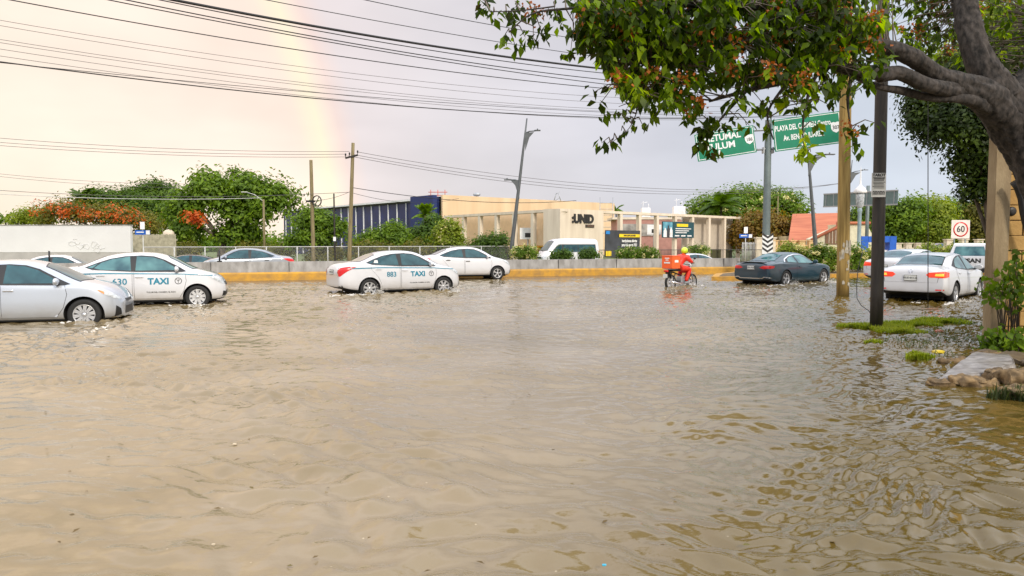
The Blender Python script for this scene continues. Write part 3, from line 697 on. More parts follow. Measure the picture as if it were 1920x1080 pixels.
bm = bmesh.new(); prism(bm, [(-.66,0),(.66,0),(.56,.44),(-.56,.44)], .012, frame((-.842, 0, 1.12), (0, -1, 0), (.22, 0, 1)))
obj('rear_window', bm, M_glass_t, pk)
for s in (-1, 1):
    bm = bmesh.new(); prism(bm, [(-.62,0),(.05,0),(.05,.42),(-.5,.42)], .012, frame((0, s*.835, 1.12), (1, 0, 0), (0, -s*.25, 1)) if s < 0 else frame((0, s*.85, 1.12), (1, 0, 0), (0, -.25, 1)))
    obj('side_window', bm, M_glass, pk)
    bm = bmesh.new(); box(bm, (-2.60, s*.80, .90), (.05, .13, .36), bevel=.02); obj('tail_light', bm, M_red, pk)
    for x in (-1.6, 1.65):
        bm = bmesh.new(); wheel_mesh(bm, .36, .22); wl = obj('wheel', bm, M_rubber, pk, loc=(x, s*.80, .36))
        bm = bmesh.new(); rim_mesh(bm, .36, .22, 6, s); obj('rim', bm, [M_rim, M_trim], wl)
bm = bmesh.new(); box(bm, (-2.61, 0, .86), (.05, 1.40, .48), bevel=.015); tg = obj('tailgate', bm, M_white, pk)
text_on('tailgate_lettering', 'NISSAN', .25, frame((-2.638, 0, .92), (0, -1, 0), (0, 0, 1)), M_ink, tg, bold=.012, sx=1.15)
bm = bmesh.new(); box(bm, (-2.66, 0, .52), (.12, 1.7, .16), bevel=.03); box(bm, (-.2, 0, .42), (4.2, 1.0, .25)); obj('rear_bumper', bm, M_trim, pk)
pk.location = (21.7, 35.4, -.05); pk.rotation_euler = (0, 0, R(57))

# ------------------------------------------------------------------ skinned figures
def skin(name, joints, edges, m, parent, root=0, levels=2, mats=None):
    me = bpy.data.meshes.new(name); me.from_pydata([j[0] for j in joints], edges, [])
    o = bpy.data.objects.new(name, me); COL.objects.link(o)
    sk_ = o.modifiers.new('skin', 'SKIN'); sk_.use_smooth_shade = True
    for i, j in enumerate(joints):
        r_ = j[1] if hasattr(j[1], '__len__') else (j[1], j[1]); me.skin_vertices[0].data[i].radius = r_
        me.skin_vertices[0].data[i].use_root = (i == root)
    s2 = o.modifiers.new('sub', 'SUBSURF'); s2.levels = levels; s2.render_levels = levels
    bpy.context.view_layer.update()
    me2 = bpy.data.meshes.new_from_object(o.evaluated_get(bpy.context.evaluated_depsgraph_get())); bpy.data.objects.remove(o)
    me2.name = name
    return link(name, me2, parent, m, True)
M_suit = mat('red rain suit', (0.72, 0.03, 0.012), rough=0.45, var=.15, scale=9, bump=.4, bscale=14)
M_suit_o = mat('orange fabric', (0.85, 0.12, 0.02), rough=0.5, var=.08, scale=6)
M_skin = mat('skin', (0.30, 0.16, 0.10), rough=0.5); M_hiviz = mat('lime helmet', (0.55, 0.75, 0.02), rough=0.3, coat=.6)
M_whitecloth = mat('white lettering', (0.8, 0.8, 0.78), rough=0.6)
mo = thing('motorcycle', 'dark motorcycle with a white plate splashing through the flood', 'motorcycle')
for x, nm in ((-.62, 'r'), (.63, 'f')):
    bm = bmesh.new(); lathe(bm, [(.235,-.04),(.27,-.05),(.295,-.035),(.305,0),(.295,.035),(.27,.05),(.235,.04),(.235,-.04)], 32, 'y')
    wl = obj('wheel', bm, M_rubber, mo, loc=(x, 0, .305))
    bm = bmesh.new(); lathe(bm, [(.24,-.025),(.215,-.02),(.215,.02),(.24,.025)], 32, 'y'); lathe(bm, [(.05,-.05),(.05,.05)], 12, 'y')
    for k in range(6):
        a = k*math.pi/3; tube(bm, [(math.cos(a)*.04, 0, math.sin(a)*.04), (math.cos(a)*.22, 0, math.sin(a)*.22)], .013, 5)
    obj('rim', bm, M_rim, wl)
bm = bmesh.new()
tube(bm, [(-.62,.07,.31),(-.1,.07,.36)], .02, 6); tube(bm, [(-.62,-.07,.31),(-.1,-.07,.36)], .02, 6)
tube(bm, [(-.75,0,.70),(-.45,0,.68),(.0,0,.55),(.1,0,.40),(.30,0,.62),(.42,0,.86)], .028, 8)
tube(bm, [(-.6,.09,.34),(-.45,.09,.66)], .02, 6); tube(bm, [(-.6,-.09,.34),(-.45,-.09,.66)], .02, 6)
obj('frame', bm, M_trim, mo)
bm = bmesh.new(); box(bm, (.02,0,.40), (.34,.24,.26), bevel=.05); lathe(bm, [(.07,-.15),(.09,-.1),(.09,.1),(.07,.15)], 14, 'y', c=(.08,0,.36)); obj('engine', bm, M_steel, mo)
bm = bmesh.new(); tube(bm, [(.15,-.12,.45),(.1,-.15,.27),(-.3,-.15,.26),(-.75,-.16,.34)], [.02,.02,.04,.045], 8); obj('exhaust', bm, M_chrome, mo)
bm = bmesh.new(); bmesh.ops.create_icosphere(bm, subdivisions=3, radius=1, matrix=Matrix.Translation((.18,0,.76)) @ Matrix.Diagonal((.26,.13,.12,1)))
obj('fuel_tank', bm, M_suit, mo, smooth=True)
bm = bmesh.new(); box(bm, (-.32,0,.76), (.66,.24,.08), bevel=.03); obj('seat', bm, M_trim, mo)
bm = bmesh.new(); tube(bm, [(.65,.07,.31),(.42,.07,.92)], .02, 6); tube(bm, [(.65,-.07,.31),(.42,-.07,.92)], .02, 6)
prism(bm, [(-.06,-.16),(.06,-.16),(.06,.20),(-.06,.20)], .012, frame((.62,0,.635), (0,1,0), (1,0,0)));  obj('fork', bm, M_steel, mo)
bm = bmesh.new(); tube(bm, [(.24,.34,1.02),(.33,.28,1.03),(.40,.1,.96),(.40,-.1,.96),(.33,-.28,1.03),(.24,-.34,1.02)], .014, 6)
obj('handlebar', bm, M_trim, mo)
for s in (-1, 1):
    bm = bmesh.new(); tube(bm, [(.33,s*.26,1.03),(.35,s*.33,1.17)], .007, 5); bmesh.ops.create_icosphere(bm, subdivisions=2, radius=1, matrix=Matrix.Translation((.35,s*.35,1.20)) @ Matrix.Diagonal((.02,.06,.04,1)))
    obj('mirror', bm, M_trim, mo)
bm = bmesh.new(); bmesh.ops.create_icosphere(bm, subdivisions=2, radius=1, matrix=Matrix.Translation((.50,0,.92)) @ Matrix.Diagonal((.07,.09,.09,1))); obj('headlight', bm, M_lamp, mo, smooth=True)
bm = bmesh.new(); box(bm, (-.88,0,.74), (.10,.16,.07), bevel=.02); obj('tail_light', bm, M_red, mo)
bm = bmesh.new(); prism(bm, [(-.12,-.30),(.12,-.30),(.12,0),(-.12,0)], .012, frame((-.80,0,.74), (0,1,0), (-.35,0,1))); obj('rear_mudguard', bm, M_trim, mo)
bm = bmesh.new(); box(bm, (-.93,0,.56), (.012,.20,.14), bevel=.003); obj('licence_plate', bm, M_plate, mo)
bm = bmesh.new(); tube(bm, [(-.72,.12,.80),(-.45,.12,.80)], .01, 5); tube(bm, [(-.72,-.12,.80),(-.45,-.12,.80)], .01, 5); box(bm, (-.62,0,.815), (.42,.34,.02)); obj('luggage_rack', bm, M_steel, mo)
bx = thing('delivery_box', 'orange square delivery box with white lettering on the motorcycle rack', 'delivery box')
bm = bmesh.new(); box(bm, (0,0,.21), (.40,.44,.42), bevel=.02); obj('box_shell', bm, M_suit_o, bx)
bm = bmesh.new(); box(bm, (.0,0,.425), (.415,.455,.03), bevel=.01); obj('lid', bm, M_suit_o, bx)
bm = bmesh.new(); box(bm, (-.204,0,.35), (.006,.18,.03)); box(bm, (-.204,.0,.29), (.006,.12,.03)); box(bm, (-.204,0,.20), (.006,.24,.05)); box(bm, (0,-.224,.25), (.18,.006,.08)); obj('box_lettering', bm, M_whitecloth, bx)
bm = bmesh.new(); box(bm, (.206,0,.22), (.01,.38,.34), bevel=.004); obj('back_pad', bm, M_trim, bx)
rd = thing('person', 'courier in a red rain suit and lime helmet riding the motorcycle', 'person')
J = [((-.22,0,.88),(.19,.17)), ((-.19,0,.98),(.185,.16)), ((-.08,0,1.13),(.19,.16)), ((.06,0,1.26),(.185,.14)), ((.11,0,1.32),(.08,.08)), ((.15,0,1.37),(.065,.065)),
     ((.06,.20,1.25),(.095,.095)), ((.18,.29,1.10),(.075,.075)), ((.30,.29,1.05),(.050,.050)),
     ((.06,-.20,1.25),(.095,.095)), ((.18,-.29,1.10),(.075,.075)), ((.30,-.29,1.05),(.050,.050)),
     ((-.12,.13,.84),(.13,.13)), ((.24,.21,.80),(.105,.105)), ((.14,.19,.52),(.085,.085)), ((.06,.17,.34),(.070,.070)),
     ((-.12,-.13,.84),(.13,.13)), ((.24,-.21,.80),(.105,.105)), ((.14,-.19,.52),(.085,.085)), ((.06,-.17,.34),(.070,.070))]
E = [(0,1),(1,2),(2,3),(3,4),(4,5),(3,6),(6,7),(7,8),(3,9),(9,10),(10,11),(0,12),(12,13),(13,14),(14,15),(0,16),(16,17),(17,18),(18,19)]
skin('body', J, E, M_suit, rd)
bm = bmesh.new(); bmesh.ops.create_icosphere(bm, subdivisions=3, radius=1, matrix=Matrix.Translation((.20,0,1.45)) @ Matrix.Diagonal((.098,.078,.115,1)))
for v in bm.verts:
    if v.co.x > .27 and abs(v.co.z-1.43) < .02 and abs(v.co.y) < .02: v.co.x += .018
obj('head', bm, M_skin, rd, smooth=True)
bm = bmesh.new(); bmesh.ops.create_icosphere(bm, subdivisions=3, radius=1, matrix=Matrix.Translation((.185,0,1.49)) @ Matrix.Diagonal((.145,.125,.135,1)))
bmesh.ops.delete(bm, geom=[v for v in bm.verts if v.co.x > .25 and v.co.z < 1.515 or v.co.z < 1.39], context='VERTS'); obj('helmet', bm, [M_hiviz], rd, smooth=True)
for s in (-1, 1):
    bm = bmesh.new(); box(bm, (.30,s*.30,1.045), (.09,.085,.03), bevel=.012)
    for k in range(4): tube(bm, [(.33,s*(.27+.02*k),1.05),(.365-.004*abs(k-1.5),s*(.27+.02*k),1.045),(.36,s*(.27+.02*k),1.02),(.335,s*(.27+.02*k),1.01)], .009, 6)
    tube(bm, [(.29,s*.262,1.04),(.31,s*.245,1.02),(.33,s*.25,1.008)], .010, 6)
    obj('hand', bm, M_skin, rd)
    bm = bmesh.new(); box(bm, (.12,s*.17,.29), (.27,.10,.09), bevel=.035); obj('boot', bm, M_steel, rd)
bx.scale = (1.15, 1.15, 1.10)
Pr = gnd(1257, 539); Pf_ = None; best = None
for k in range(0, 900):
    th = R(k/10); P = Pr + Vector((math.cos(th), math.sin(th), 0))*1.25; e = abs(P.x/P.y - (1297-960)/FPX)
    if best is None or e < best[0]: best = (e, th)
MY = best[1]; c, n = math.cos(MY), math.sin(MY)
mloc = Pr + Vector((c, n, 0))*.62; mloc.z = -.12
mo.location = mloc; mo.rotation_euler = (0, 0, MY); rd.location = mloc; rd.rotation_euler = (0, 0, MY)
bx.location = mloc + Vector((c*(-.60), n*(-.60), .828)); bx.rotation_euler = (0, 0, MY)
CARS.append((mloc, MY, 'bike'))
# ------------------------------------------------------------------ ground, road, water
def plane_grid(name, xs, ys, zf, m, kind='structure'):
    xs = np.asarray(xs, float); ys = np.asarray(ys, float); X, Y = np.meshgrid(xs, ys); Z = zf(X, Y)
    V = np.stack([X, Y, Z], -1).reshape(-1, 3); nx, ny = len(xs), len(ys)
    i = np.arange(nx-1)[None, :] + np.arange(ny-1)[:, None]*nx; i = i.ravel()
    F = np.stack([i, i+1, i+nx+1, i+nx], -1)
    o = from_np(name, V, F, m, smooth=True); o['kind'] = kind; return o
M_ground = mat('wet earth and grass', (0.10, 0.115, 0.05), rough=0.9, col2=(0.16, 0.14, 0.08), scale=0.3)
def ramp01(a): a = np.clip(a, 0, 1); return a*a*(3-2*a)
def road_z(X, Y):
    d = (Y - (32.1+0.3443*(X+12.5)))*0.9455      # metres past the barrier face
    z = -0.16 + 0.18*ramp01((d+6.5)/5.0)
    z = np.where(d > 0.5, -0.12, z)
    # the carriageway right of the barrier's end stays under water
    return z - 0.22*ramp01((X-9.5)/2.5)*(d < 4)
xs = np.concatenate([[-400, -150, -80], np.arange(-50, 60, 0.5), [80, 150, 400]])
ys = np.concatenate([[-60, -20, 0], np.arange(3, 70, 0.5), [90, 140, 250, 600]])
M_road = mat('wet asphalt', (0.085, 0.066, 0.045), rough=0.22, col2=(0.15, 0.115, 0.075), scale=0.6, stretch=(0.4, 2, 1), bump=0.12, bscale=6, spec=0.6)
road = plane_grid('road', xs, ys, road_z, M_road)
bm = bmesh.new(); vs_ = [bm.verts.new((x, y, -0.45)) for x, y in ((-1500, -300), (1500, -300), (1500, 2200), (-1500, 2200))]; bm.faces.new(vs_)
g = obj('ground', bm, M_ground); g['kind'] = 'structure'
# dry ground strips: college grounds beyond the far carriageway
bm = bmesh.new(); vs_ = [bm.verts.new(p) for p in ((-120, 16, -.10), (-7, 53, -.10), (60, 66, .0), (400, 160, 0), (400, 700, 0), (-400, 700, 0), (-400, 0, -.10))]; bm.faces.new(vs_)
g = obj('grass_verge', bm, mat('verge grass', (0.07, 0.12, 0.03), rough=0.95, col2=(0.14, 0.16, 0.06), scale=0.5)); g['kind'] = 'structure'

# water surface: real waves, long swells left, busy ripples to the right, wakes round the moving cars
def make_water():
    v = np.linspace(0, 1, 860); ys = 2.2*np.exp(v*math.log(46/2.2)); ys = np.concatenate([[-40, -8, 0.5, 1.6], ys, [60, 90]])
    u = np.linspace(-1, 1, 760); us = np.sign(u)*np.abs(u)
    Y = np.repeat(ys[:, None], len(us)+4, 1); wid = np.maximum(Y, 2)*0.76+1.2
    U = np.concatenate([[-12, -2.2], us, [2.2, 12]]); X = U[None, :]*wid
    r = np.random.default_rng(5); H = np.zeros_like(X)
    # gentle warp so no train of waves runs straight
    wx = X + 0.35*np.sin(0.9*Y+0.5*X+1.0) + 0.25*np.sin(2.1*Y-0.7*X); wy = Y + 0.30*np.sin(0.8*X+0.3) + 0.22*np.sin(1.9*X+1.1*Y) + .12*np.sin(3.3*X-2.2*Y)
    def waves(n, l0, l1, amp, th0, sp, PX, PY):
        h = np.zeros_like(X)
        for k in range(n):
            L = l0*(l1/l0)**r.random(); th = th0 + r.normal()*sp; kk = 2*math.pi/L; a = amp*(L/l1)**1.1
            ph = kk*(PX*math.cos(th)+PY*math.sin(th)) + r.random()*6.28
            h += a*(np.sin(ph) + 0.22*np.cos(2*ph))
        return h
    def fld(s, seed, n=9):
        q = np.random.default_rng(seed); h = np.zeros_like(X)
        for k in range(n):
            th = q.random()*6.28; kk = s*(0.6+q.random()); h += np.sin(kk*(X*math.cos(th)+Y*math.sin(th))+q.random()*6.28)
        return h/math.sqrt(n/2)
    patch = ramp01(0.5+0.42*fld(0.9, 3)); patch2 = ramp01(0.5+0.5*fld(1.5, 8))
    swell = waves(12, 0.8, 2.2, 0.0034, R(80), 0.45, wx, wy)
    mid = waves(22, 0.20, 0.60, 0.0038, R(80), 0.62, wx*.5+X*.5, wy*.5+Y*.5); mid = mid + 9*mid*np.abs(mid)*(mid > 0)
    right = ramp01((X - 0.10*Y + 0.2*np.sin(Y*.9))/2.2)                 # busier water right of centre
    # ripples that spread from the rubble at the right edge
    cx, cy = 9.5, 6.0; rad = np.hypot((X-cx), (Y-cy)); ang = np.arctan2(Y-cy, X-cx)
    rings = np.zeros_like(X)
    for k in range(11):
        L = 0.16+0.34*r.random(); rings += (L/0.5)**1.1*np.sin(2*math.pi*(rad+0.22*np.sin(3*ang+k)+0.10*np.sin(2.1*X+k)+.05*np.sin(5.2*Y+2*k))/L + r.random()*6.28)
    rip = waves(20, 0.10, 0.34, 0.0021, R(72), 0.48, wx+0.06*np.sin(5*Y), wy+0.06*np.sin(6*X))
    fadeR = 1/(1+(Y/16.0)**2)
    centre = np.exp(-((X-0.05*Y)/(0.10*Y+.5))**2)
    H += swell*(0.9-0.35*right) + mid*(0.6+1.35*patch2)*(1-0.35*right)*(1-.5*centre)*(1+.45*ramp01((7-Y)/3))
    H += right*(0.0034*rings*(0.35+0.8*patch)*np.exp(-((rad-5)/5.5)**2*0.6)*1.0 + rip*(0.5+1.4*patch)*2.1)
    H += (1-right)*rip*(0.5+1.0*ramp01((Y-4)/5))*(.3+.9*patch2)*(1-.55*centre)
    H += waves(10, 0.35, 0.9, 0.0035, R(70), 0.8, wx, wy)*ramp01((Y-14)/8)*0.6
    # glassy shelter by the wall, bottom right
    calm = ramp01((X-0.47*Y-1.1)/1.2)*ramp01((11-Y)/3); H *= (1-0.75*calm)
    for loc, yaw, kd in CARS:
        c, n = math.cos(yaw), math.sin(yaw); lx = (X-loc.x)*c+(Y-loc.y)*n; ly = -(X-loc.x)*n+(Y-loc.y)*c
        a = {'move': .075, 'slow': .022, 'bike': .04}[kd]; hw = .25 if kd == 'bike' else .95
        hl = .9 if kd == 'bike' else 2.2
        m = np.exp(-(np.maximum(np.abs(ly)-hw, 0)/0.55)**2)*np.exp(-(np.maximum(np.abs(lx)-hl, 0)/0.7)**2)
        ns = np.sin(9*lx+3*np.sin(4*ly)) * np.sin(11*ly+2*np.sin(5*lx))
        H += a*m*(0.35+0.9*ns)
        # the V of the wake behind
        wv = np.exp(-((np.abs(ly)-(hw+0.35*np.maximum(-(lx)+hl, 0)*0.5))/0.35)**2)*ramp01((hl-lx)/1.5)*np.exp(-np.maximum(-lx, 0)/7.0)
        H += 0.6*a*wv*(0.6+0.4*np.sin(6*lx))
    edge = np.ones_like(X); edge[:, :2] = 0; edge[:, -2:] = 0; edge[:4] = 0; edge[-2:] = 0
    H *= edge
    V = np.stack([X, Y, H], -1).reshape(-1, 3); nx = X.shape[1]; ny = X.shape[0]
    i = (np.arange(nx-1)[None, :] + np.arange(ny-1)[:, None]*nx).ravel()
    # leave the dry far side out: keep quads in front of the barrier or right of it
    cxm = X[:-1, :-1].ravel(); cym = Y[:-1, :-1].ravel()
    d = (cym - (32.1+0.3443*(cxm+12.5)))*0.9455
    keep = (d < 0.2) | (cxm > 12)
    i = i[keep]
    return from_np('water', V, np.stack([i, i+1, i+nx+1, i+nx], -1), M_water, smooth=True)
M_water = bpy.data.materials.new('muddy flood water'); M_water.use_nodes = True
t = M_water.node_tree; b = t.nodes['Principled BSDF']; tx = N(t, 'ShaderNodeTexCoord')
b.inputs['Roughness'].default_value = 0.045; b.inputs['IOR'].default_value = 1.58; b.inputs['Specular IOR Level'].default_value = 0.5
mpp = N(t, 'ShaderNodeMapping'); mpp.inputs['Scale'].default_value = (0.35, 0.55, 1); t.links.new(tx.outputs['Object'], mpp.inputs[0])
n1 = N(t, 'ShaderNodeTexNoise'); n1.inputs['Scale'].default_value = 0.8; n1.inputs['Detail'].default_value = 5; n1.inputs['Distortion'].default_value = 0.6
t.links.new(mpp.outputs[0], n1.inputs['Vector'])
r_ = N(t, 'ShaderNodeValToRGB'); r_.color_ramp.elements[0].position = .3; r_.color_ramp.elements[1].position = .72
r_.color_ramp.elements[0].color = (0.165, 0.120, 0.050, 1); r_.color_ramp.elements[1].color = (0.258, 0.200, 0.118, 1)
t.links.new(n1.outputs['Fac'], r_.inputs[0])
# specks of scum and silt afloat
vor = N(t, 'ShaderNodeTexVoronoi'); vor.inputs['Scale'].default_value = 5.5; t.links.new(tx.outputs['Object'], vor.inputs['Vector'])
ltn = N(t, 'ShaderNodeMath', operation='LESS_THAN'); ltn.inputs[1].default_value = 0.035; t.links.new(vor.outputs['Distance'], ltn.inputs[0])
mxr = N(t, 'ShaderNodeMixRGB'); mxr.inputs[2].default_value = (0.42, 0.34, 0.22, 1); t.links.new(ltn.outputs[0], mxr.inputs[0]); t.links.new(r_.outputs[0], mxr.inputs[1])
# clearer brown water at right, base darkened in place of wall and tree reflections
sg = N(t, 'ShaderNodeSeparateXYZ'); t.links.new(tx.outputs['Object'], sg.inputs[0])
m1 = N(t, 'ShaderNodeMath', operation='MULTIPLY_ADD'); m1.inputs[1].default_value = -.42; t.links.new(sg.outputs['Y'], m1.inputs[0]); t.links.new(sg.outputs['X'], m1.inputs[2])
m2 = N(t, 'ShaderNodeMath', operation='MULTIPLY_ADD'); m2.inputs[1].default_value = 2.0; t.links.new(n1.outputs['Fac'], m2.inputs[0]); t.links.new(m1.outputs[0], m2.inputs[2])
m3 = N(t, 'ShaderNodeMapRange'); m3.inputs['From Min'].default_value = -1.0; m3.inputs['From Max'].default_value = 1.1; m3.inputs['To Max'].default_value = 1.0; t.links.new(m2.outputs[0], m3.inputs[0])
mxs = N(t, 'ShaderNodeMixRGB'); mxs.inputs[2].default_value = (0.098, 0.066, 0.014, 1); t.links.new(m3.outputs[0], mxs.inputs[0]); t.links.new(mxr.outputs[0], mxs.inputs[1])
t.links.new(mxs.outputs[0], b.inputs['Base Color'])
mp2 = N(t, 'ShaderNodeMapping'); mp2.inputs['Scale'].default_value = (1.0, 1.7, 1); t.links.new(tx.outputs['Object'], mp2.inputs[0])
n2 = N(t, 'ShaderNodeTexNoise'); n2.inputs['Scale'].default_value = 5.0; n2.inputs['Detail'].default_value = 5; n2.inputs['Roughness'].default_value = .55; t.links.new(mp2.outputs[0], n2.inputs['Vector'])
bp = N(t, 'ShaderNodeBump'); bp.inputs['Strength'].default_value = 0.13; bp.inputs['Distance'].default_value = 0.05
t.links.new(n2.outputs['Fac'], bp.inputs['Height']); t.links.new(bp.outputs[0], b.inputs['Normal'])
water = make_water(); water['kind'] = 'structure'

# spray thrown up round the wheels
M_foam = mat('foam', (0.62, 0.59, 0.54), rough=0.5, var=.12, scale=8)
def spray(name, label, spots, seed):
    r = np.random.default_rng(seed); tb = bmesh.new(); bmesh.ops.create_icosphere(tb, subdivisions=1, radius=1)
    TV = np.array([tuple(v.co) for v in tb.verts]); TF = np.array([[v.index for v in f.verts] for f in tb.faces]); tb.free(); VV = []; FF = []; k0 = 0
    for (cx, cy, dx, dy, L, Hh, cnt) in spots:   # trailing streak of droplets and lumps
        for k in range(cnt):
            t_ = r.random(); x = cx+dx*L*t_+r.normal()*.10; y = cy+dy*L*t_+r.normal()*.10
            z = abs(r.normal())*Hh*(1-t_*.7); s = (.006+.024*r.random()**2.5)*(1.25 if z < .04 else .6)
            VV.append(TV*(1+.18*r.normal(size=(len(TV), 1)))*np.array([s*(1.0+2.2*r.random()*(z < .04)), s*1.2, s*.75])+np.array([x, y, z*.9])); FF.append(TF+k0); k0 += len(TV)
    o = from_np(name, np.concatenate(VV), np.concatenate(FF), M_foam, smooth=True); o['label'] = label; o['category'] = 'splash'; o['kind'] = 'stuff'; return o
def wheels_of(loc, yaw, wb, hw, s=-1):
    c, n = math.cos(yaw), math.sin(yaw)
    return [Vector((loc.x+x*c-s*hw*n, loc.y+x*n+s*hw*c, 0)) for x in (-wb/2, wb/2)]
def car_spray(nm, label, loc, yaw, wb, hw, seed, cnt=130, H=.10):
    c, n = math.cos(yaw), math.sin(yaw); sp = []
    for i, q in enumerate(wheels_of(loc, yaw, wb, hw)):
        k = 1 if i == 0 else .9
        sp.append((q.x-.25*c, q.y-.25*n-.12, -c, -n, .9, .035, int(cnt*k))); sp.append((q.x+.32*c, q.y+.32*n-.1, c*.3, n*.3-.6, .5, H*.8, int(cnt*.75)))
    q = Vector((loc.x-2.3*c, loc.y-2.3*n, 0)); sp.append((q.x, q.y-.3, c, n, 4.6, .02, int(cnt*.6)))
    return spray(nm, label, sp, seed)
L_, Y_, _ = CARS[0]; car_spray('splash', 'white spray kicked up along the wheels of taxi 883', L_, Y_, 2.6, .85, 1, 800, .20)
L_, Y_, _ = CARS[4]; car_spray('splash', 'white spray round the wheels of the dark coupe', L_, Y_, 2.76, .92, 2, 650, .17)
L_, Y_, _ = CARS[5]; car_spray('splash', 'thin foam round the wheels of the white sedan with glowing lamps', L_, Y_, 2.65, .9, 3, 280, .09)
L_, Y_, _ = CARS[1]; q = wheels_of(L_, Y_, 2.6, .85)[1]; spray('splash', 'small ripple foam at the front wheel of taxi 630', [(q.x+.3, q.y-.1, -1, -.3, 1.2, .02, 45)], 4)
L_, Y_, _ = CARS[3]; q = wheels_of(L_, Y_, 2.7, .88)[1]; spray('splash', 'small ripple foam at the front wheel of the silver car', [(q.x+.2, q.y-.1, -1, -.2, 1.0, .012, 25)], 5)
spray('splash', 'white spray under the motorcycle wheels', [(mloc.x-.55, mloc.y-.3, 1, .4, 1.4, .10, 420)], 6)

# ------------------------------------------------------------------ median barrier and kerbs
M_conc = mat('weathered concrete', (0.22, 0.21, 0.195), rough=0.85, col2=(.40,.39,.375), scale=2.2, bump=.35, bscale=14, stretch=(1.6,1.6,.7), detail=9)
M_yel = mat('yellow road paint', (0.36, 0.20, 0.05), rough=0.65, col2=(0.60, 0.31, 0.025), scale=3.5, bump=.25, bscale=18, stretch=(1,1,1.2), detail=9)
br = thing('concrete_barrier', 'long concrete median barrier with a yellow painted lower band', 'barrier', (0, bar_y(0), 0))
def along(x0, x1, prof, seg=2.5, gap=0.0):
    """prof: (depth behind face, z) section swept along the barrier line"""
    bm = bmesh.new(); xs = np.arange(x0, x1+.01, seg); rows = []
    for x in xs:
        y = bar_y(x); rows.append([bm.verts.new((x+RN.x*d, y+RN.y*d-bar_y(0), z)) for d, z in prof])
    n = len(prof)
    for a, b_ in zip(rows[:-1], rows[1:]):
        for k in range(n): bm.faces.new((a[k], a[(k+1) % n], b_[(k+1) % n], b_[k]))
    bm.faces.new(rows[0]); bm.faces.new(rows[-1][::-1]); bmesh.ops.recalc_face_normals(bm, faces=bm.faces[:]); return bm
obj('upper_face', along(-40, 12.5, [(.08,.382),(.12,.84),(.34,.84),(.40,.382)]), M_conc, br)
obj('yellow_band', along(-40, 12.5, [(0,-.3),(0,.31),(.07,.38),(.41,.38),(.48,.31),(.48,-.3)]), M_yel, br)
for x in np.arange(-37.3, 12, 3.05):
    bm = bmesh.new(); box(bm, (0, 0, .61), (.022, .03, .44), rot=Matrix.Rotation(ROAD, 3, 'Z')); obj('joint', bm, M_trim, br, loc=(x+RN.x*.10, bar_y(x)-bar_y(0)+RN.y*.10-.012, 0))
# kerbed planting bed that carries on to the right
def bed(name, pts, z, m, kind='structure', th=.4):
    bm = bmesh.new(); M = Matrix.Translation((0, 0, z-th)); prism(bm, pts, th, M); o = obj(name, bm, m); o['kind'] = kind; return o
ktop = [(8.85,33.1),(10.2,33.3),(13.8,35.2),(22,38.4),(40,44.9),(40,50.5),(22,44.2),(12.9,40.7),(10.0,36.6)]
kin = [(9.3,33.5),(10.2,33.6),(13.7,35.5),(21.9,38.7),(39.8,45.2),(39.8,50.2),(22,43.9),(13.1,40.4),(10.3,36.4)]
bed('kerb', ktop, .17, M_yel); bed('soil', kin, .182, mat('bed soil', (0.10, 0.07, 0.04), rough=1, col2=(0.16, 0.12, 0.07), scale=4, bump=.5, bscale=12))
# black marker posts standing on the barrier
for px in (93, 412):
    P = at(px, 470, 1); x = P.x*33.0/1.0
    yy = bar_y(0)
    k = (px-960)/FPX; y = (32.1+0.3443*12.5)/(1-0.3443*k)+.2; x = k*y
    bm = bmesh.new(); tube(bm, [(0,0,0),(0,0,.50)], .035, 8); box(bm, (0,0,.03), (.16,.16,.06), bevel=.01)
    tag(obj('marker_post', bm, M_trim, loc=(x, y, .84)), 'short black post on the barrier '+('in front of the long white wall' if px == 93 else 'in front of the silver car bonnet'), 'post', 'black posts on the barrier')

# ------------------------------------------------------------------ college building
def quad_wall(bm, A, B, z0, z1, th=.25, mi=0):
    A = Vector((A[0], A[1], 0)); B = Vector((B[0], B[1], 0)); d = (B-A).normalized(); n = Vector((-d.y, d.x, 0))
    L = (B-A).length; box(bm, ((A+B)/2 + n*th/2 + Vector((0, 0, (z0+z1)/2))), (L, th, z1-z0), rot=Matrix((d, n, Vector((0, 0, 1)))).transposed(), mi=mi)
M_cream = mat('cream render', (0.60, 0.51, 0.40), rough=.85, col2=(.76,.67,.54), scale=.9, stretch=(1.5,1.5,.25)); M_peach = mat('peach render', (0.66, 0.47, 0.29), rough=.85, col2=(.78,.58,.38), scale=.5, stretch=(1.5,1.5,.2))
M_blue = mat('navy cladding', (0.006, 0.016, 0.095), rough=.45, var=.25, scale=.8); M_blue2 = mat('blue render', (0.008, 0.022, 0.12), rough=.6)
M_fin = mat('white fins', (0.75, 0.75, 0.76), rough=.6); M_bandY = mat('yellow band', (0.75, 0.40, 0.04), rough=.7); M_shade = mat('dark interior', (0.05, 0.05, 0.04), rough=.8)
A = Vector((-8.6, 91, 0)); Bl = Vector((-38.7, 128, 0)); Br = Vector((14.9, 110.7, 0)); Bk = Bl+(Br-A)
uni = thing('college_hall', 'long low hall with navy finned side and cream front behind the trees', 'building', A)
def rel(bm, O):
    bmesh.ops.translate(bm, vec=-Vector(O), verts=bm.verts); return bm
bm = bmesh.new(); quad_wall(bm, Br, A, -.1, 7.5, .3); quad_wall(bm, Bk, Br, -.1, 7.5, .3); obj('front_wall', rel(bm, A), M_peach, uni)
for v in []: pass
bm = bmesh.new(); quad_wall(bm, A+Vector((-.25,.3,0)), Bl, -.1, 7.2, .3); obj('side_wall', rel(bm, A), M_blue, uni)
dl = (Bl-A).normalized(); nl = Vector((-dl.y, dl.x, 0)); nl = nl if nl.x < 0 else -nl
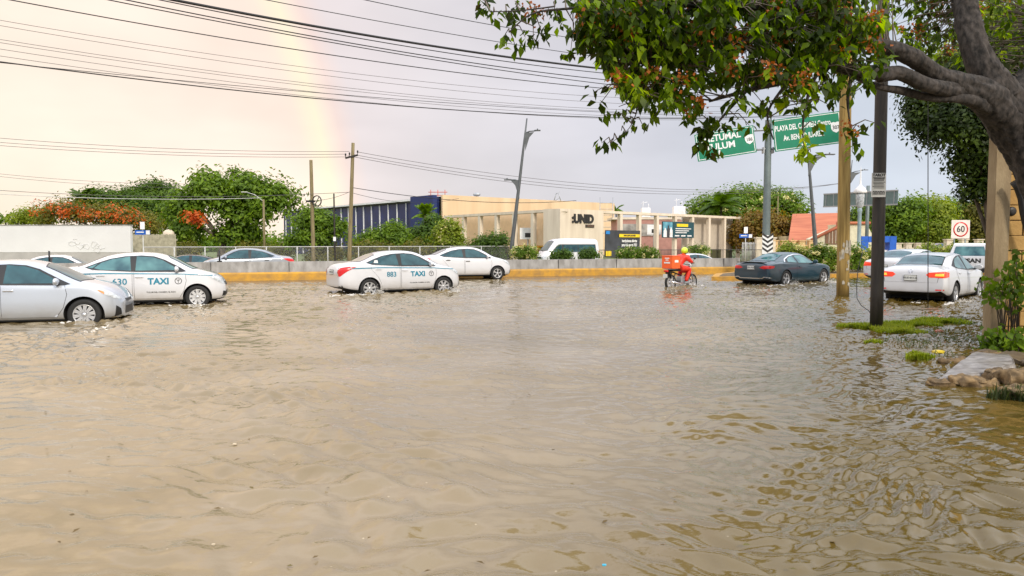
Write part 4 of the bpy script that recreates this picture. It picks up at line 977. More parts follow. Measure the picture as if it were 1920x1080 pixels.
bm = bmesh.new(); quad_wall(bm, A+nl*.62-dl*.05, A+nl*.62+dl*5.1, -.1, 7.45, .60); obj('corner_panel', rel(bm, A), M_blue2, uni)
bm = bmesh.new(); bm.faces.new([bm.verts.new((p.x, p.y, 7.3)) for p in (A, Br, Bk, Bl)]); obj('roof', rel(bm, A), M_conc, uni)
L_ = (Bl-A).length
bm = bmesh.new(); quad_wall(bm, A+nl*.50+dl*5.2, Bl+nl*.50, 7.0, 7.2, .3); obj('fascia', rel(bm, A), M_fin, uni)
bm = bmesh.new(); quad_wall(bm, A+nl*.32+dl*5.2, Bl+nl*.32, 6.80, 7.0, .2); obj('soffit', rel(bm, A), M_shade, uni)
k = 0; sdist = 5.2
while sdist < L_:
    q = A+nl*.38+dl*sdist; bm = bmesh.new(); box(bm, (0, 0, 3.45), (.14, .11, 6.85), rot=Matrix((nl, dl, Vector((0,0,1)))).transposed()); 
    obj('fin', bm, M_fin, uni, loc=q-A); sdist += 2.3
# roof bits
def rel_part(nm, bm, m, par, O): return obj(nm, rel(bm, O), m, par)
P = at(821, 362, 95); bm = bmesh.new()
for dx in (-.9, 0, .9): tube(bm, [(P.x+dx, P.y, 7.3), (P.x+dx, P.y, 8.4)], .05, 6)
for z in (7.7, 8.1): tube(bm, [(P.x-1.2, P.y, z), (P.x+1.2, P.y, z)], .05, 6)
tag(obj('roof_frame', bm, mat('red oxide paint', (0.5, 0.10, 0.06), rough=.6)), 'small red frame standing on the hall roof corner', 'roof frame')
for px, py, Y, wd, hh, lb in ((1137, 380, 100, 1.7, 5.6, 'tall thin ladder frame rising beside the cream hall end'), (1045, 376, 100, .9, 3.2, 'slim pale lattice mast on the cream hall roof')):
    P = at(px, py, Y); bm = bmesh.new(); w2 = wd*.5; z0 = 7.3 if px < 1100 else 3; z1 = at(px, 370 if px > 1100 else 362, Y).z
    for dx in (-w2, w2): tube(bm, [(dx, 0, z0), (dx*(1 if px > 1100 else .3), 0, z1)], .05, 5)
    z = z0
    while z < z1: tube(bm, [(-w2, 0, z), (w2, 0, z)] if px > 1100 else [(-w2*.6,0,z),(w2*.6,0,z+.4)], .035, 5); z += .8
    tag(obj('roof_ladder' if px > 1100 else 'antenna_mast', bm, M_steel, loc=(P.x, Y if px > 1100 else Y, 0)), lb, 'ladder' if px > 1100 else 'antenna')
P = at(895, 367, 98); bm = bmesh.new(); tube(bm, [(0,0,0),(0,0,.5)], .06, 6); bmesh.ops.create_icosphere(bm, subdivisions=2, radius=1, matrix=Matrix.Translation((0,0,.6)) @ Matrix.Diagonal((.5,.3,.25,1)))
tag(obj('roof_ventilator', bm, M_steel, loc=(P.x, 96.5, 7.3)), 'small round ventilator sitting on the cream hall parapet', 'ventilator')

for px, row, hh, lb in ((1266, 397, .9, 'small white rooftop tank with an antenna over the open bays'), (1205, 396, .5, 'low white rooftop unit left of the rooftop tank')):
    P = at(px, row, 92); bm = bmesh.new(); box(bm, (0,0,hh*.3-.4), (1.4 if hh > .6 else 1.0, 1.0, hh*.6+.8), bevel=.06); tube(bm, [(-.3,0,hh*.5),(-.3,0,hh+.6)], .03, 5); tube(bm, [(-.6,0,hh+.35),(.2,0,hh+.5)], .03, 5); tube(bm, [(.35,0,hh*.5),(.35,0,hh+.3)], .04, 5)
    tag(obj('rooftop_unit', bm, M_fin, loc=(P.x, 90, P.z)), lb, 'rooftop unit')
# colonnade in front
C0 = Vector((4.1, 64, 0)); CL = Vector((-7.0, 80, 0)); dR = (Vector((25.3, 83.6, 0))-C0).normalized(); dL = (CL-C0).normalized()
def onR(px):
    k = (px-960)/FPX; t_ = (C0.x-k*C0.y)/(k*dR.y-dR.x); return C0+dR*t_
def onL(px):
    k = (px-960)/FPX; t_ = (C0.x-k*C0.y)/(k*dL.y-dL.x); return C0+dL*t_
col = thing('colonnade', 'cream frame of tall pillars around the corner block with black lettering', 'building', C0)
TOP = 4.60
def rot_of(d): return Matrix((d, Vector((-d.y, d.x, 0)), Vector((0, 0, 1)))).transposed()
nL = Vector((dL.y, -dL.x, 0)); nL = nL if nL.y > 0 else -nL     # inward from the left face
nR = Vector((-dR.y, dR.x, 0))
def lintel(a, b_, inn, nm='lintel'):
    d = (b_-a).normalized(); bm = bmesh.new(); L = (b_-a).length
    box(bm, (a+b_)/2+inn*.45+Vector((0, 0, TOP-.12)), (L, .9, .24), rot=Matrix((d, Vector((-d.y, d.x, 0)), Vector((0,0,1)))).transposed())
    rel_part(nm, bm, M_cream, col, C0)
blkR = onR(1131)
lintel(C0+dL*.0, CL+dL*.6, nL); lintel(blkR+dR*.01, onR(1390), nR)
# corner block (solid) behind which the two wings meet
d = dR; Lb = (blkR-C0).length
bm = bmesh.new(); box(bm, (C0+blkR)/2+nR*1.0+Vector((0, 0, TOP/2-.05)), (Lb, 2.0, TOP+.12), rot=rot_of(dR)); rel_part('corner_block', bm, M_cream, col, C0)
for px in (843, 868, 898, 929, 962, 997):
    q = onL(px); bm = bmesh.new(); box(bm, q+nL*.20+Vector((0, 0, (TOP-.25)/2)), (.42, .36, TOP-.25), rot=rot_of(dL)); rel_part('pillar', bm, M_cream, col, C0)
for px in (1165, 1200, 1233, 1267, 1299, 1330, 1359, 1386):
    q = onR(px); bm = bmesh.new(); box(bm, q+nR*.20+Vector((0, 0, (TOP-.25)/2)), (.36, .36, TOP-.25), rot=rot_of(dR)); rel_part('pillar', bm, M_cream, col, C0)
# peach wall with yellow feet behind the left pillars
bm = bmesh.new(); a = C0+nL*1.6+dL*2.6; b_ = CL+nL*1.6+dL*3; quad_wall(bm, b_, a, 1.45, 4.5, .3); rel_part('peach_wall', bm, mat('light peach render', (0.86, 0.62, 0.40), rough=.85, var=.05), col, C0)
bm = bmesh.new(); quad_wall(bm, b_+nL*.02, a+nL*.02, 1.30, 1.46, .32)
for t_ in np.arange(.4, 19, 2.2): box(bm, a+dL*t_+Vector((0,0,.7)), (.28, .36, 1.3), rot=rot_of(dL))
rel_part('yellow_foot', bm, M_bandY, col, C0)
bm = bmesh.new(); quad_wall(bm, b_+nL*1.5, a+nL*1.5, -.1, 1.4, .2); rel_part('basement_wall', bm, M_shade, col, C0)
# solid cream panels behind the three right-hand bays
bm = bmesh.new(); quad_wall(bm, onR(1296)+nR*1.1, onR(1389)+nR*1.1, 1.0, TOP-.2, .15); rel_part('rear_panel', bm, mat('beige render', (0.50, 0.44, 0.36), rough=.85, var=.05), col, C0)
bm = bmesh.new(); quad_wall(bm, onR(1296)+nR*1.12, onR(1389)+nR*1.12, -.1, 1.0, .12); rel_part('rear_window', bm, mat('olive glass', (0.10, 0.10, 0.05), rough=.1), col, C0)
# lettering
yd = math.atan2(dR.y, dR.x); fpt = lambda px, py: None
def facR(px, z, o_=.03):
    q = onR(px)-nR*o_; return Vector((q.x, q.y, z))
zrow = lambda px, py: at(px, py, onR(px).y).z
c_ = facR(1092, zrow(1092, 411)); 
text_on('wall_lettering', ':UNID', 1.02, frame(c_-C0, dR, (0,0,1)), M_ink, col, bold=.055, sx=1.02, extrude=.05)
c_ = facR(1105, zrow(1105, 424)); bm = bmesh.new(); box(bm, c_-C0, (1.15, .05, .26), rot=rot_of(dR)); sp = obj('name_plate', bm, M_ink, col)
text_on('plate_lettering', 'CANCUN', .20, frame(c_-C0-nR*.035, dR, (0,0,1)), mat('brown letters', (.35,.2,.12)), sp, sx=1.1)

# banner and billboard
def banner(name, label, px0, px1, py0, py1, off, m, cat):
    a = onR(px0)-nR*off; b_ = onR(px1)-nR*off; z1 = at((px0+px1)/2, py0, (a.y+b_.y)/2).z; z0 = at((px0+px1)/2, py1, (a.y+b_.y)/2).z
    o = thing(name, label, cat, ((a.x+b_.x)/2, (a.y+b_.y)/2, z0), math.atan2(dR.y, dR.x)); W_ = (b_-a).length; H_ = z1-z0
    return o, W_, H_
M_bdark = mat('charcoal vinyl', (0.045, 0.05, 0.06), rough=.45, var=.3, scale=1.2); M_byel = mat('yellow vinyl', (0.85, 0.62, 0.02), rough=.5)
M_bwhite = mat('white vinyl', (0.8, 0.8, 0.8), rough=.5); M_bblue = mat('blue vinyl', (0.02, 0.22, 0.6), rough=.5); M_bteal = mat('dark teal vinyl', (0.015, 0.07, 0.09), rough=.45)
ban, W_, H_ = banner('banner', 'sagging dark banner with a yellow title strip tied to the colonnade', 1131, 1197, 432, 481, .12, None, 'banner')
bm = bmesh.new(); nx, nz = 40, 24; gr = [[None]*(nz+1) for _ in range(nx+1)]
for i in range(nx+1):
    for j in range(nz+1):
        x = (i/nx-.5)*W_; z = j/nz*H_; y = -.05+.05*math.sin(7*i/nx+3*(1-j/nz))*(1-j/nz)+.03*math.sin(22*i/nx+10*j/nz)*(1-j/nz)
        gr[i][j] = bm.verts.new((x, y, z+.10*math.sin(math.pi*i/nx)*(0 if j else -1)))
for i in range(nx):
    for j in range(nz): bm.faces.new((gr[i][j], gr[i+1][j], gr[i+1][j+1], gr[i][j+1])).smooth = True
obj('sheet', bm, M_bdark, ban)
def flat(par, nm, x0, x1, z0, z1, m, y=-.12):
    bm = bmesh.new(); box(bm, ((x0+x1)/2, y, (z0+z1)/2), (x1-x0, .012, z1-z0)); return obj(nm, bm, m, par)
flat(ban, 'title_strip', -.12*W_, .47*W_, .74*H_, .86*H_, M_byel); text_on('title_text', 'INSCRIPCIONES', .20, frame((.175*W_, -.135, .80*H_), (1,0,0), (0,0,1)), M_ink, ban, bold=.01, sx=1.25)
text_on('banner_text', 'inscripciones abiertas', .36, frame((.17*W_, -.13, .60*H_), (1,0,0), (0,0,1)), M_bwhite, ban, bold=.014, sx=.72)
text_on('banner_text', 'para ciclo agosto 2021', .36, frame((.17*W_, -.13, .44*H_), (1,0,0), (0,0,1)), M_bwhite, ban, bold=.014, sx=.70)
flat(ban, 'corner_mark', -.49*W_, -.38*W_, .85*H_, .97*H_, M_bblue); flat(ban, 'corner_mark', -.49*W_, -.34*W_, .03*H_, .22*H_, M_byel)
bb, W_, H_ = banner('billboard', 'dark teal billboard with students and a yellow bar hung on the right pillars', 1238, 1297, 416, 446, .12, None, 'billboard')
bm = bmesh.new(); box(bm, (0, -.05, H_/2), (W_, .08, H_)); obj('panel', bm, M_bteal, bb)
flat(bb, 'photo_area', -.49*W_, -.20*W_, .04*H_, .96*H_, mat('sky blue vinyl', (0.18, 0.45, 0.55), col2=(.05,.2,.3), scale=2)); flat(bb, 'title_strip', -.06*W_, .30*W_, .70*H_, .88*H_, M_byel, -.10)
for i, z in enumerate((.55, .42, .30)): flat(bb, 'text_line', -.1*W_, (.40-.07*i)*W_, z*H_, (z+.05)*H_, M_bwhite, -.10)
for i in range(3): flat(bb, 'text_line', (-.12+.2*i)*W_, (.02+.2*i)*W_, .09*H_, .17*H_, M_bwhite, -.10)
for x, hh, m_ in ((-.43, .55, M_bwhite), (-.33, .72, M_bdark), (-.25, .60, M_bwhite)):
    bm = bmesh.new(); prism(bm, [(-.05*W_,0),(.05*W_,0),(.045*W_,hh*.72*H_),(.02*W_,hh*.8*H_),(.018*W_,hh*H_),(-.018*W_,hh*H_),(-.02*W_,hh*.8*H_),(-.045*W_,hh*.72*H_)], .012, frame((x*W_, -.135, .04*H_), (1,0,0), (0,0,1))); obj('printed_figure', bm, m_, bb)

# things seen through the open bays
P = at(1219, 430, 88); bm = bmesh.new(); box(bm, (0, 0, 2.2), (9, 5, 4.4)); o1 = thing('mural_building', 'small pink and white building seen through the open pillars', 'building', (P.x+.5, 90, 0))
obj('wall', bm, mat('dusty pink render', (0.42, 0.22, 0.18), rough=.9), o1); bm = bmesh.new(); box(bm, (-1.8, -2.56, 3.2), (4.6, .08, 1.4)); obj('mural', bm, mat('grey mural', (0.45,0.42,0.38), col2=(.15,.14,.13), scale=1.2), o1)
bm = bmesh.new(); box(bm, (-1, 0, 4.55), (8, 5.2, .25)); obj('roof', bm, M_cream, o1)
bh = thing('basketball_hoop', 'basketball backboard on a post seen between the open pillars', 'basketball hoop', (at(1226, 440, 80).x, 80, 0)); bm = bmesh.new(); tube(bm, [(0,0,0),(0,0,3.2)], .07, 8); obj('post', bm, M_steel, bh)
bm = bmesh.new(); box(bm, (0, -.2, 3.1), (1.5, .05, 1.05)); obj('backboard', bm, M_bwhite, bh); bm = bmesh.new(); box(bm, (0, -.235, 2.95), (.55, .02, .4)); obj('target_square', bm, M_ink, bh)
bh2 = copy_tree(bh); bh2['label'] = 'basketball backboard standing behind the left run of pillars'; q = onL(975)+nL*.9; bh2.location = (q.x, q.y, -.55)

# ------------------------------------------------------------------ fences and walls
def at_px_line(px, Y0, Y1, px0, px1):
    """a point in column px on the straight line from (px0,Y0) to (px1,Y1)"""
    A_ = Vector(((px0-960)/FPX*Y0, Y0)); B_ = Vector(((px1-960)/FPX*Y1, Y1)); k = (px-960)/FPX; d_ = B_-A_
    t_ = (A_.x-k*A_.y)/(k*d_.y-d_.x); q = A_+d_*t_; return Vector((q.x, q.y, 0))
M_mesh = bpy.data.materials.new('chain link'); M_mesh.use_nodes = True; t = M_mesh.node_tree; b = t.nodes['Principled BSDF']
b.inputs['Base Color'].default_value = (.30,.31,.30,1); b.inputs['Metallic'].default_value = .4; b.inputs['Roughness'].default_value = .5
tx = N(t, 'ShaderNodeTexCoord'); mk = []
for sgn in (1, -1):
    mpp = N(t, 'ShaderNodeMapping'); mpp.inputs['Rotation'].default_value = (0, R(45*sgn), 0); t.links.new(tx.outputs['Object'], mpp.inputs[0])
    sp_ = N(t, 'ShaderNodeSeparateXYZ'); t.links.new(mpp.outputs[0], sp_.inputs[0]); fr = N(t, 'ShaderNodeMath', operation='PINGPONG'); fr.inputs[1].default_value = .03
    t.links.new(sp_.outputs['X'], fr.inputs[0]); lt = N(t, 'ShaderNodeMath', operation='LESS_THAN'); lt.inputs[1].default_value = .0028; t.links.new(fr.outputs[0], lt.inputs[0]); mk.append(lt)
mx_ = N(t, 'ShaderNodeMath', operation='MAXIMUM'); t.links.new(mk[0].outputs[0], mx_.inputs[0]); t.links.new(mk[1].outputs[0], mx_.inputs[1]); t.links.new(mx_.outputs[0], b.inputs['Alpha'])
M_galv = mat('pale galvanised pipe', (0.50, 0.50, 0.48), rough=.5)
fn = thing('chain_link_fence', 'chain link fence with pale posts and top rail along the trees', 'fence', (0, 0, 0))
F0 = at_px_line(268, 44, 58, 268, 962); F1 = at_px_line(965, 44, 58, 268, 962); FH = 1.42
d_ = (F1-F0).normalized()
bm = bmesh.new(); tube(bm, [F0+Vector((0,0,FH)), F1+Vector((0,0,FH))], .03, 6); obj('top_rail', bm, M_galv, fn)
for px in np.arange(270, 966, 57.5):
    q = at_px_line(px, 44, 58, 268, 962); bm = bmesh.new(); tube(bm, [(0,0,-.3),(0,0,FH+.02)], .035, 6); bm.transform(Matrix.Translation(q)); obj('post', bm, M_galv, fn)
bm = bmesh.new(); L_ = (F1-F0).length; bm.faces.new([bm.verts.new(p) for p in ((0,0,-.2),(L_,0,-.2),(L_,0,FH),(0,0,FH))])
ms = obj('wire_mesh', bm, M_mesh, fn, loc=F0); ms.rotation_euler = (0, 0, math.atan2(d_.y, d_.x))
# dark railing along the road in front of the college
fr_ = thing('railing', 'dark low mesh railing running in front of the college pillars', 'fence')
G0 = at_px_line(966, 57, 62, 966, 1430); G1 = at_px_line(1430, 57, 62, 966, 1430)
M_rail = mat('dark rail mesh', (0.06, 0.06, 0.055), rough=.6)
bm = bmesh.new(); nb = 170
for i in range(nb+1):
    q = G0.lerp(G1, i/nb); tube(bm, [(q.x, q.y, -.1), (q.x, q.y, 1.10)], .011, 4, cap=False)
obj('bars', bm, M_rail, fr_); bm = bmesh.new(); tube(bm, [G0+Vector((0,0,1.12)), G1+Vector((0,0,1.12))], .025, 5); tube(bm, [G0+Vector((0,0,.1)), G1+Vector((0,0,.1))], .02, 5); obj('top_rail', bm, M_rail, fr_)
# long white wall, left
wl_ = thing('boundary_wall', 'long plain white boundary wall with a bare concrete foot, far left', 'wall', (0, 0, 0)); D = 52.0
M_wwall = mat('white wall paint', (0.72, 0.71, 0.71), rough=.8, col2=(.66,.65,.65), scale=.5)
wr = at(244, 423, D); xl = -60; zt_ = wr.z; zs = at(200, 473, D).z
bm = bmesh.new(); box(bm, ((wr.x+xl)/2, D+.15, (zt_+zs)/2), (wr.x-xl, .30, zt_-zs)); obj('painted_wall', bm, M_wwall, wl_)
bm = bmesh.new(); box(bm, ((wr.x+xl)/2-.03, D+.15, (zs-.3)/2), (wr.x-xl-.06, .26, zs+.3)); obj('concrete_foot', bm, mat('grey plaster', (0.42, 0.40, 0.38), rough=.85, var=.12, scale=1), wl_)
bm = bmesh.new(); box(bm, ((wr.x+xl)/2, D+.15, zt_+.03), (wr.x-xl+.08, .36, .06)); obj('coping', bm, M_conc, wl_)
# faint grey scrawl on the wall
bm = bmesh.new(); rg = random.Random(4)
for cx, cy in ((144,452),(136,458),(150,462),(163,463),(176,459),(190,462),(183,470)):
    P = at(cx, cy, D-.012); pts = [(P.x+.33*math.cos(a_)*rg.uniform(.4,1), D-.012, P.z+.26*math.sin(a_)*rg.uniform(.3,1)) for a_ in np.linspace(rg.random()*6, rg.random()*6+5.2, 9)]
    tube(bm, pts, .014, 4)
obj('scrawled_graffiti', bm, mat('faded spray paint', (.63,.63,.635), rough=.9), wl_)
# right of the wall: wooden pale fence, small signs
pf = thing('board_fence', 'pale weathered board fence beside the blue street sign', 'fence', (0,0,0)); bm = bmesh.new()
for i in range(26):
    q = at(251+i*3.1, 455, 55); box(bm, (q.x, 55, 1.15+.03*math.sin(i*2.3)), (.115, .04, 2.3))
box(bm, (at(290,450,55).x, 55.05, 1.9), (3.3,.05,.1)); obj('boards', bm, mat('weathered boards', (.36,.33,.24), rough=.9, var=.25, scale=4), pf)
ss = thing('street_sign', 'blue street name sign with a white plate above, right of the white wall', 'sign', (at(268,436,51).x, 51, 0)); bm = bmesh.new(); tube(bm, [(0,0,-.1),(0,0,2.85)], .035, 8); obj('post', bm, M_galv, ss)
bm = bmesh.new(); box(bm, (0,-.05,2.38), (1.02,.03,.30)); pn = obj('blue_plate', bm, mat('sign blue', (.01,.10,.45), rough=.4), ss); bm = bmesh.new(); box(bm, (.37,-.072,2.38), (.26,.01,.27)); box(bm, (-.15,-.072,2.40), (.5,.008,.07)); obj('plate_lettering', bm, M_bwhite, pn)
bm = bmesh.new(); box(bm, (0,-.05,2.85), (.30,.03,.50)); obj('white_plate', bm, M_bwhite, ss)
s2_ = copy_tree(ss); s2_['label'] = 'small blue street name sign left of the chevron striped post'; s2_.location = (at(1398,440,60).x, 60, -.15)
bm = bmesh.new(); bmesh.ops.create_icosphere(bm, subdivisions=2, radius=1, matrix=Matrix.Translation((0,0,2.35)) @ Matrix.Diagonal((.48,.30,.42,1))); tube(bm, [(0,0,0),(0,0,2.0)], .12, 8)
for f in bm.faces: f.smooth = True
tag(obj('water_tank', bm, M_cream, loc=(at(316,430,60).x, 60, 0)), 'round cream water tank on a stand by the board fence', 'water tank')
# ------------------------------------------------------------------ poles, lamps, signs
M_wood = mat('pale wooden pole', (0.15, 0.12, 0.06), rough=.85, col2=(0.27, 0.22, 0.11), scale=2.0, stretch=(6,6,.6), bump=.35, bscale=10)
M_woodL = mat('yellowish weathered wood', (0.20, 0.125, 0.03), rough=.85, col2=(0.40, 0.27, 0.085), scale=2.2, stretch=(7,7,.45), bump=.4, bscale=9)
M_woodD = mat('tarred black pole', (0.012, 0.010, 0.009), rough=.6, col2=(0.035, 0.028, 0.022), scale=3, stretch=(5,5,.6), bump=.3, bscale=14)
M_lampg = mat('grey lamp steel', (0.10, 0.11, 0.115), rough=.5, metal=.3); M_greenst = mat('grey green steel', (0.16, 0.20, 0.20), rough=.5, metal=.2)
M_greensign = mat('green sign sheeting', (0.0, 0.20, 0.105), rough=.35, var=.06); M_white2 = mat('reflective white', (0.78,0.80,0.80), rough=.4)
def pole(px0, row0, px1, row1, Y, r0, r1, m, name, label, cat='pole', group=None, z0=None, n=12, parts=False):
    a = at(px0, row0, Y); b_ = at(px1, row1, Y)
    if z0 is not None: a = a + (b_-a)*((z0-a.z)/(b_.z-a.z))
    bm = bmesh.new(); pts = [a.lerp(b_, t_)-a for t_ in np.linspace(0, 1, 9)]; tube(bm, pts, [r0+(r1-r0)*t_ for t_ in np.linspace(0, 1, 9)], n)
    o = obj(name, bm, m, loc=a); return tag(o, label, cat, group), a, b_
up_, a, b_ = pole(588, 490, 583, 300, 50, .14, .11, M_wood, 'utility_pole', 'bare weathered wooden pole carrying a small black cable coil', z0=-.1)
q = at(596, 377, 50)-a; bm = bmesh.new()
for k_ in range(3):
    tube(bm, [(q.x+.28*math.cos(t_), -.2-.03*k_, q.z+.34*math.sin(t_)) for t_ in np.linspace(0, 6.28, 20)], .035, 6)
tube(bm, [(q.x-.2,-.2,q.z-.4),(q.x+.15,-.2,q.z+.3)], .03, 6); box(bm, (q.x-.45, -.12, q.z-.02), (.6, .12, .12))
obj('cable_coil', bm, M_trim, up_)
pole(628, 472, 626, 363, 50, .06, .05, M_woodD, 'thin_pole', 'thin dark pole with a small white plate in front of the round tree', z0=-.1)
tp = bpy.data.objects['thin_pole']; bm = bmesh.new(); box(bm, (.0, -.08, at(627,448,50).z+.1), (.18, .02, .28)); obj('white_plate', bm, M_bwhite, tp)
cp, a, b_ = pole(655, 486, 662, 268, 50, .15, .11, M_wood, 'utility_pole', 'wooden pole with a crossarm of insulators in front of the navy hall', z0=-.1)
CPTOP = b_.copy(); bm = bmesh.new(); q = at(660, 294, 50)-a; box(bm, (q.x+.0, -.12, q.z), (.86, .10, .11), rot=Matrix.Rotation(R(-14), 3, 'Y')); obj('crossarm', bm, M_woodD, cp)
for dx in (-.40, -.14, .40):
    bm = bmesh.new(); z = q.z+dx*.25+.05; lathe(bm, [(.02,0),(.02,.1),(.06,.12),(.045,.17),(.06,.20),(.03,.26),(.001,.27)], 10, 'z', c=(q.x+dx, -.12, z)); obj('insulator', bm, M_trim, cp)
# small curved street lamp, left
def small_lamp(px, row_top, Y, L_px, label):
    P = at(px, row_top, Y); bm = bmesh.new(); tube(bm, [(0,0,-P.z),(0,0,0)], [.10,.07], 10); o = obj('street_lamp', bm, M_wood, loc=P); tag(o, label, 'street lamp')
    L = L_px/FPX*Y; bm = bmesh.new(); tube(bm, [(0,0,-.15),(-L*.4,0,.35),(-L*.75,0,.52)], .03, 6); obj('arm', bm, M_galv, o)
    bm = bmesh.new(); box(bm, (-L*.88,0,.55), (L*.28,.12,.07), bevel=.02); obj('lamp_head', bm, M_galv, o); return o
small_lamp(494, 374, 56, 40, 'small street lamp with a curved arm before the big tree')
small_lamp(236, 402, 75, 30, 'small distant street lamp over the orange flowering tree')
# leaning twin-arm lamp posts
def twin_lamp(px0, row0, px1, row1, Y, label, arms, scale=1.0, flip=1):
    a = at(px0, row0, Y); b_ = at(px1, row1, Y); a = a+(b_-a)*((0.1-a.z)/(b_.z-a.z)); o = thing('street_lamp', label, 'street lamp', a)
    bm = bmesh.new(); tube(bm, [(b_-a)*t_ for t_ in np.linspace(0, 1, 8)], [.17*scale, .155*scale, .14*scale, .125*scale, .11*scale, .095*scale, .075*scale, .05*scale], 12); obj('pole', bm, M_lampg, o)
    for (rw, dx_px, dy_px) in arms:
        t_ = (rw-row0)/(row1-row0); base = at(px0+(px1-px0)*t_, rw, Y)-a; tip = at(px0+(px1-px0)*t_+dx_px, rw+dy_px, Y)-a
        bm = bmesh.new(); tube(bm, [base+Vector((0,0,.02)), base.lerp(tip, .3)+Vector((0,0,.12*scale)), base.lerp(tip, .75)+Vector((0,0,.08*scale))], [.07*scale,.05*scale,.04*scale], 8)
        s_ = 1 if tip.x > base.x else -1; L = abs(tip.x-base.x)
        prism(bm, [(0,.05),(s_*L*.62,.12*scale),(s_*L*.30,-.25*scale),(0,-1.25*scale)], .05, frame(base+Vector((0,-.02,0)), (1,0,0), (0,0,1))); obj('arm', bm, M_lampg, o)
        bm = bmesh.new(); q = base.lerp(tip, .86); box(bm, q+Vector((0,0,.08*scale)), (L*.42, .26*scale, .08*scale), bevel=.02); bmesh.ops.create_icosphere(bm, subdivisions=1, radius=.06*scale, matrix=Matrix.Translation(q+Vector((0,0,.17*scale)))); obj('lamp_head', bm, M_lampg, o)
    return o
twin_lamp(957, 485, 988, 222, 52, 'tall leaning lamp post with two arms near the college lettering', [(251, 27, -5), (341, -27, -2)], .95)
twin_lamp(1530, 470, 1513, 262, 44, 'leaning lamp post seen below the right green sign', [(296, 46, -5)], .85)
twin_lamp(1583, 440, 1598, 300, 75, 'small distant lamp post peeping out right of the yellowish wooden pole', [(325, 30, -6)], .8)

# overhead sign gantry
gy = 38.0; P0 = at(1436, 470, gy); P0.z = 0.17; Pt = at(1433, 225, gy)
ga = thing('sign_gantry', 'tall grey green gantry pole with black and white chevrons at its foot', 'sign gantry', P0)
bm = bmesh.new(); lathe(bm, [(.205,0),(.20,2),(.185,4.5),(.17,Pt.z-P0.z)], 8, 'z'); box(bm, (0,0,.03), (.6,.6,.06)); obj('pole', bm, M_greenst, ga)
zc = at(1433, 282, gy).z-P0.z
bm = bmesh.new(); tube(bm, [(-1.6,.1,zc),(1.2,-.1,zc+.12)], .06, 8); tube(bm, [(-1.6,.1,zc+.95),(1.2,-.1,zc+1.1)], .06, 8)
for dx in (-.24, .24): lathe(bm, [(.12,-.02),(.12,.02)], 8, 'x', c=(dx,0,zc)); box(bm, (dx, 0, zc), (.05, .3, .3))
obj('cross_beam', bm, M_steel, ga)
# chevron plate, flat yellow-white / black
zb = at(1435, 476, gy).z-P0.z; zt2 = at(1435, 441, gy).z-P0.z; hw = .27
bm = bmesh.new(); box(bm, (0, -.23, (zb+zt2)/2), (hw*2, .03, zt2-zb)); cvp = obj('chevron_plate', bm, M_white2, ga); bm = bmesh.new()
for k_ in range(4):
    z = zb+.12+k_*.235
    for s_ in (-1, 1): prism(bm, [(0, z-.05),(s_*hw, z+.13),(s_*hw, z+.245),(0, z+.065)] if s_ > 0 else [(0, z+.065),(-hw, z+.245),(-hw, z+.13),(0, z-.05)], .006, frame((0,-.249,0), (1,0,0), (0,0,1)))
obj('chevron', bm, M_ink, cvp)
def road_sign(name, label, TL, TR, BR, BL, YL, YR, lines, arrow, shield):
    a = at(*TL, YL); b_ = at(*TR, YR); cc = at(*BR, YR); dd = at(*BL, YL)
    x = ((b_-a)+(cc-dd))/2; W_ = x.length; H_ = ((a-dd).length+(b_-cc).length)/2; ctr = (a+b_+cc+dd)/4
    o = thing(name, label, 'road sign', ctr); ux = x.normalized(); uy = Vector((0,0,1)); M = frame((0,0,0), ux, uy); nz_ = M.to_3x3() @ Vector((0,0,1))
    bm = bmesh.new(); prism(bm, [(-W_/2,-H_/2),(W_/2,-H_/2),(W_/2,H_/2),(-W_/2,H_/2)], .05, M @ Matrix.Translation((0,0,-.05))); pn = obj('panel', bm, M_greensign, o)
    bm = bmesh.new(); e = .03; g_ = .05
    for (x0,y0,x1,y1) in ((-W_/2+g_,H_/2-g_-e,W_/2-g_,H_/2-g_),(-W_/2+g_,-H_/2+g_,W_/2-g_,-H_/2+g_+e),(-W_/2+g_,-H_/2+g_+e,-W_/2+g_+e,H_/2-g_-e),(W_/2-g_-e,-H_/2+g_+e,W_/2-g_,H_/2-g_-e)):
        prism(bm, [(x0,y0),(x1,y0),(x1,y1),(x0,y1)], .004, M @ Matrix.Translation((0,0,.001)))
    obj('border', bm, M_white2, o)
    for s_, size, cx, cy, sx, bold in lines:
        tb = fit(text_bm(s_, size, bold, 'CENTER', 1, .002), sx*W_); tb.transform(M @ Matrix.Translation((cx*W_, cy*H_, .006))); obj('sign_text', tb, M_white2, o)
    ax, ay, s_ = arrow; ax *= W_; ay *= H_
    bm = bmesh.new(); prism(bm, [(ax-.05*s_,ay+.2*s_),(ax-.05*s_,ay),(ax-.17*s_,ay),(ax,ay-.2*s_),(ax+.17*s_,ay),(ax+.05*s_,ay),(ax+.05*s_,ay+.2*s_)][::-1], .004, M @ Matrix.Translation((0,0,.004))); obj('arrow', bm, M_white2, o)
    sx_, sy_, ss_, txt = shield; sx_ *= W_; sy_ *= H_
    pts = [(sx_+ss_*x_, sy_+ss_*y_) for x_, y_ in ((-.5,.5),(-.2,.56),(0,.5),(.2,.56),(.5,.5),(.5,-.1),(.35,-.4),(0,-.6),(-.35,-.4),(-.5,-.1))]
    bm = bmesh.new(); prism(bm, pts, .006, M @ Matrix.Translation((0,0,.004))); sh = obj('route_shield', bm, M_white2, o)
    text_on('route_number', txt, ss_*.55, M @ Matrix.Translation((sx_, sy_-.02, .014)), M_ink, sh, bold=.004, sx=.9)
    return o
